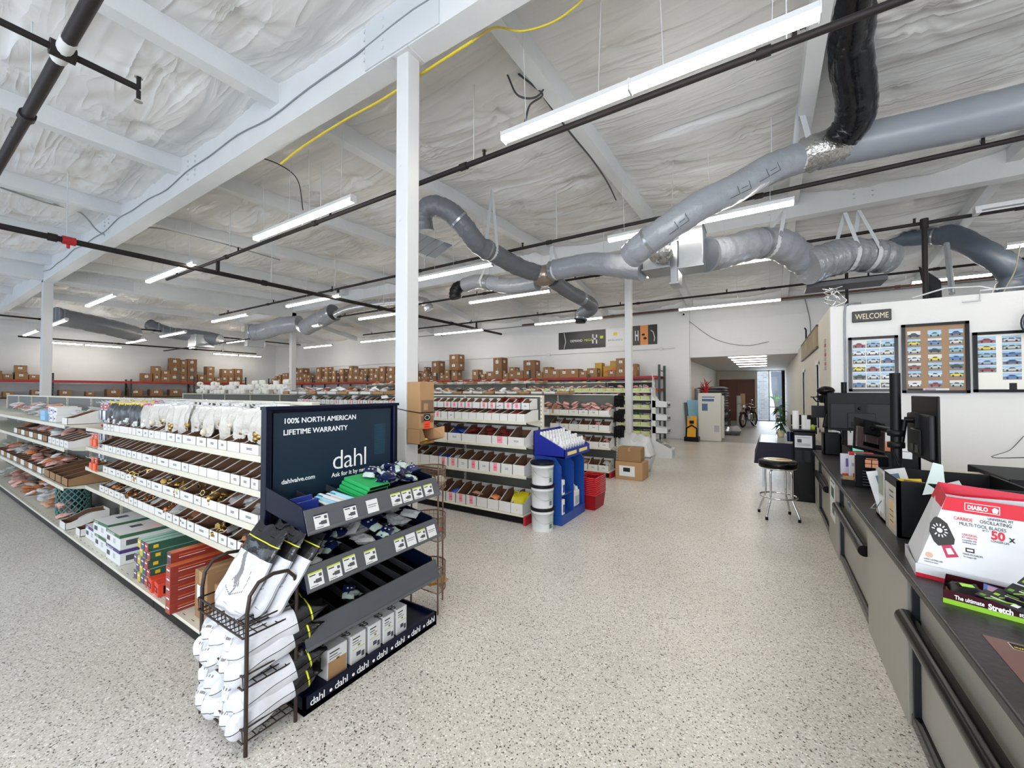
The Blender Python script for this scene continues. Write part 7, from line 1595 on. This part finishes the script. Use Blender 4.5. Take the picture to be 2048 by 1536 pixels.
t = thing('wall_banner', 'white middle wall banner lettered EXCELLENCE with a small yellow mark', 'banner', (-4.5, YF, ZB0)); mb = MB(); mb.box(-4.9, -4.12, YF - .015, YF - .001, ZB0, ZB1, M('banner_white', 'dfe0e2', .4)); b_ = mb.build('banner_sheet', t)
text('EXCELLENCE', .09, INK, b_, (-4.83, YF - .016, ZB0 + .2), (1, 0, 0), ZU); mb = MB(); mb.box(-4.62, -4.48, YF - .02, YF - .015, ZB0 + .4, ZB0 + .5, YEL); mb.build('banner_print', b_)
t = thing('wall_banner', 'orange and black panelled wall banner nearest the opening', 'banner', (-3.6, YF, ZB0)); mb = MB()
for x0, x1, m in ((-4.12, -3.98, M('banner_orange', 'e09048', .4)), (-3.98, -3.68, BNK), (-3.68, -3.42, M('banner_orange', 'e09048', .4)), (-3.42, -3.12, BNK)): mb.box(x0, x1, YF - .015, YF - .001, ZB0, ZB1 + .02, m)
b_ = mb.build('banner_sheet', t); mb = MB(); mb.box(-3.86, -3.83, YF - .02, YF - .015, ZB0 + .15, ZB0 + .5, PAPER); mb.box(-3.77, -3.74, YF - .02, YF - .015, ZB0 + .15, ZB0 + .5, PAPER); mb.box(-3.83, -3.77, YF - .02, YF - .015, ZB0 + .3, ZB0 + .36, PAPER)
mb.tube([(-3.33, YF - .02, ZB0 + .48), (-3.25, YF - .02, ZB0 + .42), (-3.2, YF - .02, ZB0 + .22), (-3.22, YF - .02, ZB0 + .1)], .016, PAPER, 6); mb.sphere((-3.58, YF - .02, ZB0 + .35), .06, DARK, 8, (1, .1, .6)); mb.sphere((-3.52, YF - .02, ZB0 + .22), .06, DARK, 8, (1, .1, .7)); mb.build('banner_print', b_)
# security camera domes
for i, p in enumerate((pt(885, 670, Y=13.6), pt(446, 700, X=-26.0), pt(1368, 628, Y=14.0))):
    t = thing('security_camera', ['white security camera hanging before the far wall between racks', 'white security camera in the far corner by the end wall light', 'small white security camera at the roof edge of the far wall'][i], 'security camera', p); mb = MB(); mb.tube([p + Vector((0, 0, .5)), p + Vector((0, 0, .08))], .02, PAPER, 6); mb.build('stem', t); mb = MB(); mb.sphere(p, .08, PAPER, 12); mb.sphere(p + Vector((.0, -.06, -.02)), .035, BLACK, 8); mb.build('dome', t)
# ---------------------------------------------------------------- things around the opening and in the back room
t = thing('door_slab', 'white moulded panel leaning upright at the opening with two blue printed labels', 'panel', (-1.5, 13.95, 0)); mb = MB(); mb.rbox(-1.86, -1.2, 13.9, 14.08, 0, 1.5, M('cooler_white', 'dcdcd6', .4), .04, 3); mb.rbox(-1.17 - .03, -1.13, 13.92, 14.06, .12, 1.42, M('cooler_edge', 'cfcfc8', .4), .02, 2); b_ = mb.build('panel_body', t)
mb = MB(); bl = M('blue_photo', '50709c', .5, noise=.4, nscale=20); mb.box(-1.74, -1.38, 13.896, 13.9, 1.22, 1.4, PAPER); mb.box(-1.74, -1.4, 13.893, 13.896, 1.24, 1.32, bl); mb.box(-1.74, -1.38, 13.893, 13.896, 1.36, 1.39, bl); mb.box(-1.74, -1.58, 13.893, 13.896, .95, 1.17, bl); mb.box(-1.4, -1.26, 13.893, 13.896, .3, .5, M('pale_print', 'b8bcc2', .6)); mb.build('printed_label', t)
for i in range(3):
    mb = MB(); mb.rbox(-.3, .3, -.02, .02, 0, 1.2, M('grey_foam_board', '6c7478', .7), .005, 1); o = solo(mb, 'foam_board', f'grey foam board leaning by the opening, {ORD[i]} from the wall', 'board', 'grey foam boards by the opening'); o.location = (-2.08 + .05 * i, 14.15, 0); o.rotation_euler = (-.08, 0, PI / 2 - .3)
mb = MB(); mb.rbox(-.35, .35, -.02, .02, 0, 1.28, M('blue_foam_board', '8fc0d8', .6), .005, 1); o = solo(mb, 'foam_board', 'light blue foam board leaning behind the white panel', 'board'); o.location = (-1.86, 14.0, 0); o.rotation_euler = (-.1, 0, PI / 2 - .5)
t = thing('floor_scrubber', 'yellow and black upright floor machine beside the blue board', 'machine', (-2.0, 13.75, 0)); YM = M('machine_yellow', 'e8a81c', .35)
mb = MB(); mb.prism([(13.6, .12), (13.85, .12), (13.9, .75), (13.75, .78)], 0, -2.14, -1.88, YM); mb.box(-2.07, -1.95, 13.66, 13.72, .55, .64, BLACK); mb.build('body', t)
mb = MB(); mb.rbox(-2.22, -1.8, 13.55, 13.9, 0, .14, BLACK, .02, 2); mb.tube([(-2.16, 13.6, .1), (-2.16, 13.66, .4), (-2.01, 13.66, .5), (-1.86, 13.66, .4), (-1.86, 13.6, .1)], .025, BLACK, 8); mb.build('base', t)
GM = M('grey_folded_foil', '8b8e92', .4, noise=.2, bump=.6, bscale=8); rnd = random.Random(31)
for i in range(9):
    mb = crumple([GM, ], 1.0, .9, .11, 400 + i, n=9); o = solo(mb, 'folded_blanket', f'grey quilted blanket in the tall back room pile, {ORD[i]} from the bottom', 'blanket', 'grey blankets piled in the back room'); o.location = (-1.75 + rnd.uniform(-.04, .04), 17.2, .86 + .095 * i); o.rotation_euler = (0, 0, rnd.uniform(-.06, .06))
t = thing('storage_cart', 'dark metal cart loaded with grey goods under the blanket pile', 'cart', (-1.75, 17.2, 0)); mb = MB()
for z in (.15, .5, .83): mb.box(-2.25, -1.2, 16.8, 17.6, z, z + .03, DARK)
for x in (-2.22, -1.23):
    for y in (16.83, 17.57): mb.box(x - .02, x + .02, y - .02, y + .02, .0, .85, DARK)
mb.build('frame', t)
for i in range(6):
    mb = crumple([GM if i % 2 else STEEL], .5, .5, .28, 430 + i); o = solo(mb, 'scrap_bundle', f'crumpled silver grey bundle by the back room cart, {ORD[i]} of the heap', 'bundle', 'silver bundles in the back room'); o.location = [(-2.0, 17.1, .18), (-1.5, 17.1, .18), (-2.0, 17.1, .53), (-1.5, 17.1, .53), (-1.35, 16.4, 0), (-1.05, 16.5, .0)][i]
RDB = M('red_branch', 'c41e2c', .5); mb = MB(); rnd = random.Random(12)
t = thing('branch_ornament', 'bright red bare branch ornament above the grey blanket pile', 'ornament', (-1.9, 16.4, 1.5))
mb.tube([(-1.9, 16.4, .9), (-1.9, 16.4, 1.6)], .035, RDB, 6)
for i in range(14): b = Vector((-1.9, 16.4, 1.4 + .03 * i)); e_ = b + Vector((rnd.uniform(-.25, .2), rnd.uniform(-.1, .1), rnd.uniform(.1, .4))); mb.tube([b, (b + e_) / 2 + Vector((rnd.uniform(-.05, .05), 0, 0)), e_], [.025, .018, .006], RDB, 5)
mb.tube([(-1.9, 16.4, .0), (-1.9, 16.4, .9)], .03, RDB, 6); mb.build('branches', t)
for i, (x, h, m) in enumerate(((-1.05, 1.35, M('white_roll_tube', 'c8c8c4', .5, noise=.2)), (-.9, 1.45, M('tan_roll_tube', 'c8a478', .6)))):
    mb = MB(); mb.cyl((0, 0, 0), (0, 0, h), .1, m, 14); o = solo(mb, 'roll', ['white printed roll standing beside the blanket pile', 'tan paper roll standing beside the blanket pile'][i], 'roll'); o.location = (x - .1, 22.0 + .2 * i, 0)
# motorcycle
t = thing('motorcycle', 'old dark red motorcycle parked in the back room, front wheel towards the shop', 'motorcycle', (-.72, 20.6, 0), math.radians(72))
MT = M('moto_maroon', '3a1418', .25); TY = M('tyre_black', '161616', .7)
for x in (-.62, .62):
    mb = MB(); mb.tube([(x + .29 * math.cos(a), 0, .33 + .29 * math.sin(a)) for a in np.linspace(0, 2 * PI, 29)[:-1]], .045, TY, 8, closed=True); w_ = mb.build('wheel', t, False)
    mb = MB(); mb.tube([(x + .24 * math.cos(a), 0, .33 + .24 * math.sin(a)) for a in np.linspace(0, 2 * PI, 25)[:-1]], .012, CHROME, 6, closed=True); mb.cyl((x, -.05, .33), (x, .05, .33), .04, CHROME, 10)
    for i in range(12): a = i * PI / 6; mb.tube([(x, 0, .33), (x + .24 * math.cos(a), 0, .33 + .24 * math.sin(a))], .003, CHROME, 4)
    mb.build('spokes', w_, False)
mb = MB(); mb.tube([(-.62, 0, .33), (-.42, 0, .8), (-.36, 0, .95)], .025, CHROME, 8); mb.tube([(-.4, 0, .8), (.1, 0, .4), (.62, 0, .33)], .025, BLACK, 8); mb.tube([(-.4, 0, .78), (.3, 0, .72), (.62, 0, .33)], .022, BLACK, 8); mb.build('frame', t, False)
mb = MB(); mb.sphere((-.12, 0, .8), .19, MT, 14, (1.25, .7, .62)); mb.build('fuel_tank', t, False)
mb = MB(); mb.rbox(.1, .62, -.12, .12, .76, .85, BLACK, .04, 3); mb.build('seat', t, False)
mb = MB(); mb.rbox(-.2, .2, -.13, .13, .3, .58, STEEL, .05, 2); mb.cyl((-.08, 0, .55), (-.12, 0, .7), .08, STEEL, 12); mb.build('engine', t, False)
mb = MB(); mb.tube([(-.35, -.34, .98), (-.4, -.2, 1.03), (-.38, 0, .97), (-.4, .2, 1.03), (-.35, .34, .98)], .014, CHROME, 8); mb.tube([(-.38, -.25, 1.03), (-.36, -.28, 1.15)], .006, CHROME, 5); mb.sphere((-.36, -.28, 1.18), .05, CHROME, 8, (.4, 1, .8)); mb.build('handlebar', t, False)
mb = MB(); mb.sphere((-.5, 0, .87), .09, CHROME, 14); mb.build('headlamp', t, False)
mb = MB(); mb.tube([(-.1, .15, .4), (.2, .17, .28), (.75, .17, .33)], .035, CHROME, 10); mb.build('exhaust', t, False)
mb = MB(); vs = [(x + .35 * math.cos(a), y, .33 + .35 * math.sin(a)) for x in (-.62,) for a in np.linspace(.3, 2.3, 9) for y in (-.06, .06)]; mb.add(vs, [(2 * i, 2 * i + 2, 2 * i + 3, 2 * i + 1) for i in range(8)], MT); mb.build('mudguard', t, False)
mb = MB(); mb.tube([(.0, -.05, .35), (.05, -.3, .0)], .015, CHROME, 6); mb.build('kickstand', t, False)
# vertical grey lettering plaque on the back room wall
mb = MB()
for i in range(8): mb.box(-2.348, -2.34, 15.1 + .05 * (i % 3), 15.5, 2.2 - .17 * i, 2.32 - .17 * i, M('grey_letter', 'a8a49c', .5))
solo(mb, 'wall_plaque', 'column of grey letters on the left wall of the back room', 'plaque', loc=(-2.345, 15.3, 1.5))
# palm outside the glass
t = thing('palm', 'bright green palm seen through the entrance glass', 'plant', (.35, 26.4, 0)); mb = MB(); PG = M('palm_green', '8fc05a', .5); rnd = random.Random(5)
for i in range(16): a = rnd.uniform(0, 6.28); b = Vector((.4, 26.3, .9)); m_ = b + Vector((math.cos(a) * .25, math.sin(a) * .15, .35)); e_ = b + Vector((math.cos(a) * .5, math.sin(a) * .3, .2 + .3 * rnd.random())); w_ = Vector((-math.sin(a), math.cos(a), .3)) * .05; mb.add([b, m_ + w_, e_, m_ - w_], [(0, 1, 2, 3), (3, 2, 1, 0)], PG)
mb.build('foliage', t); mb = MB(); mb.cyl((.4, 26.3, 0), (.4, 26.3, .95), .05, CARD, 8); mb.build('trunk', t)
# ---------------------------------------------------------------- loose packets: the nearest ones as things, the rest as one heap
def _show(q):
    v = q[2] - CAM; d = v.dot(_F)
    return d if d > .1 and abs(v.dot(_R) / d) < 1.3 else 99
_PQ.sort(key=_show)
for q in _PQ[:290]: packet_now(*q)
rest = MB(); _var = {}
for kind, v, loc, rot, label, group, s_ in _PQ[290:]:
    if (kind, v) not in _var:
        nm, a, b = PC[kind]; d = [(.10, .13, .035), (.13, .11, .045), (.09, .15, .03)][v]; _var[(kind, v)] = crumple([a, b], *d, seed=len(_var) + 3, n=5)
    T = Matrix.Translation(loc) @ Matrix.Rotation(rot[2], 4, 'Z') @ Matrix.Rotation(rot[1], 4, 'Y') @ Matrix.Rotation(rot[0], 4, 'X') @ Matrix.Diagonal((s_, s_, s_, 1)); p = _var[(kind, v)]; k = len(rest.V)
    rest.V += [tuple(T @ Vector(x)) for x in p.V]
    for f, i, sm in zip(p.F, p.I, p.S): rest.F.append([k + j for j in f]); rest.I.append(rest.mi(p.mats[i])); rest.S.append(sm)
tag(rest.build('plastic_packets'), 'countless small packets and bags heaped in the farther shelf bins', 'packets', kind='stuff')
texts_to_meshes()
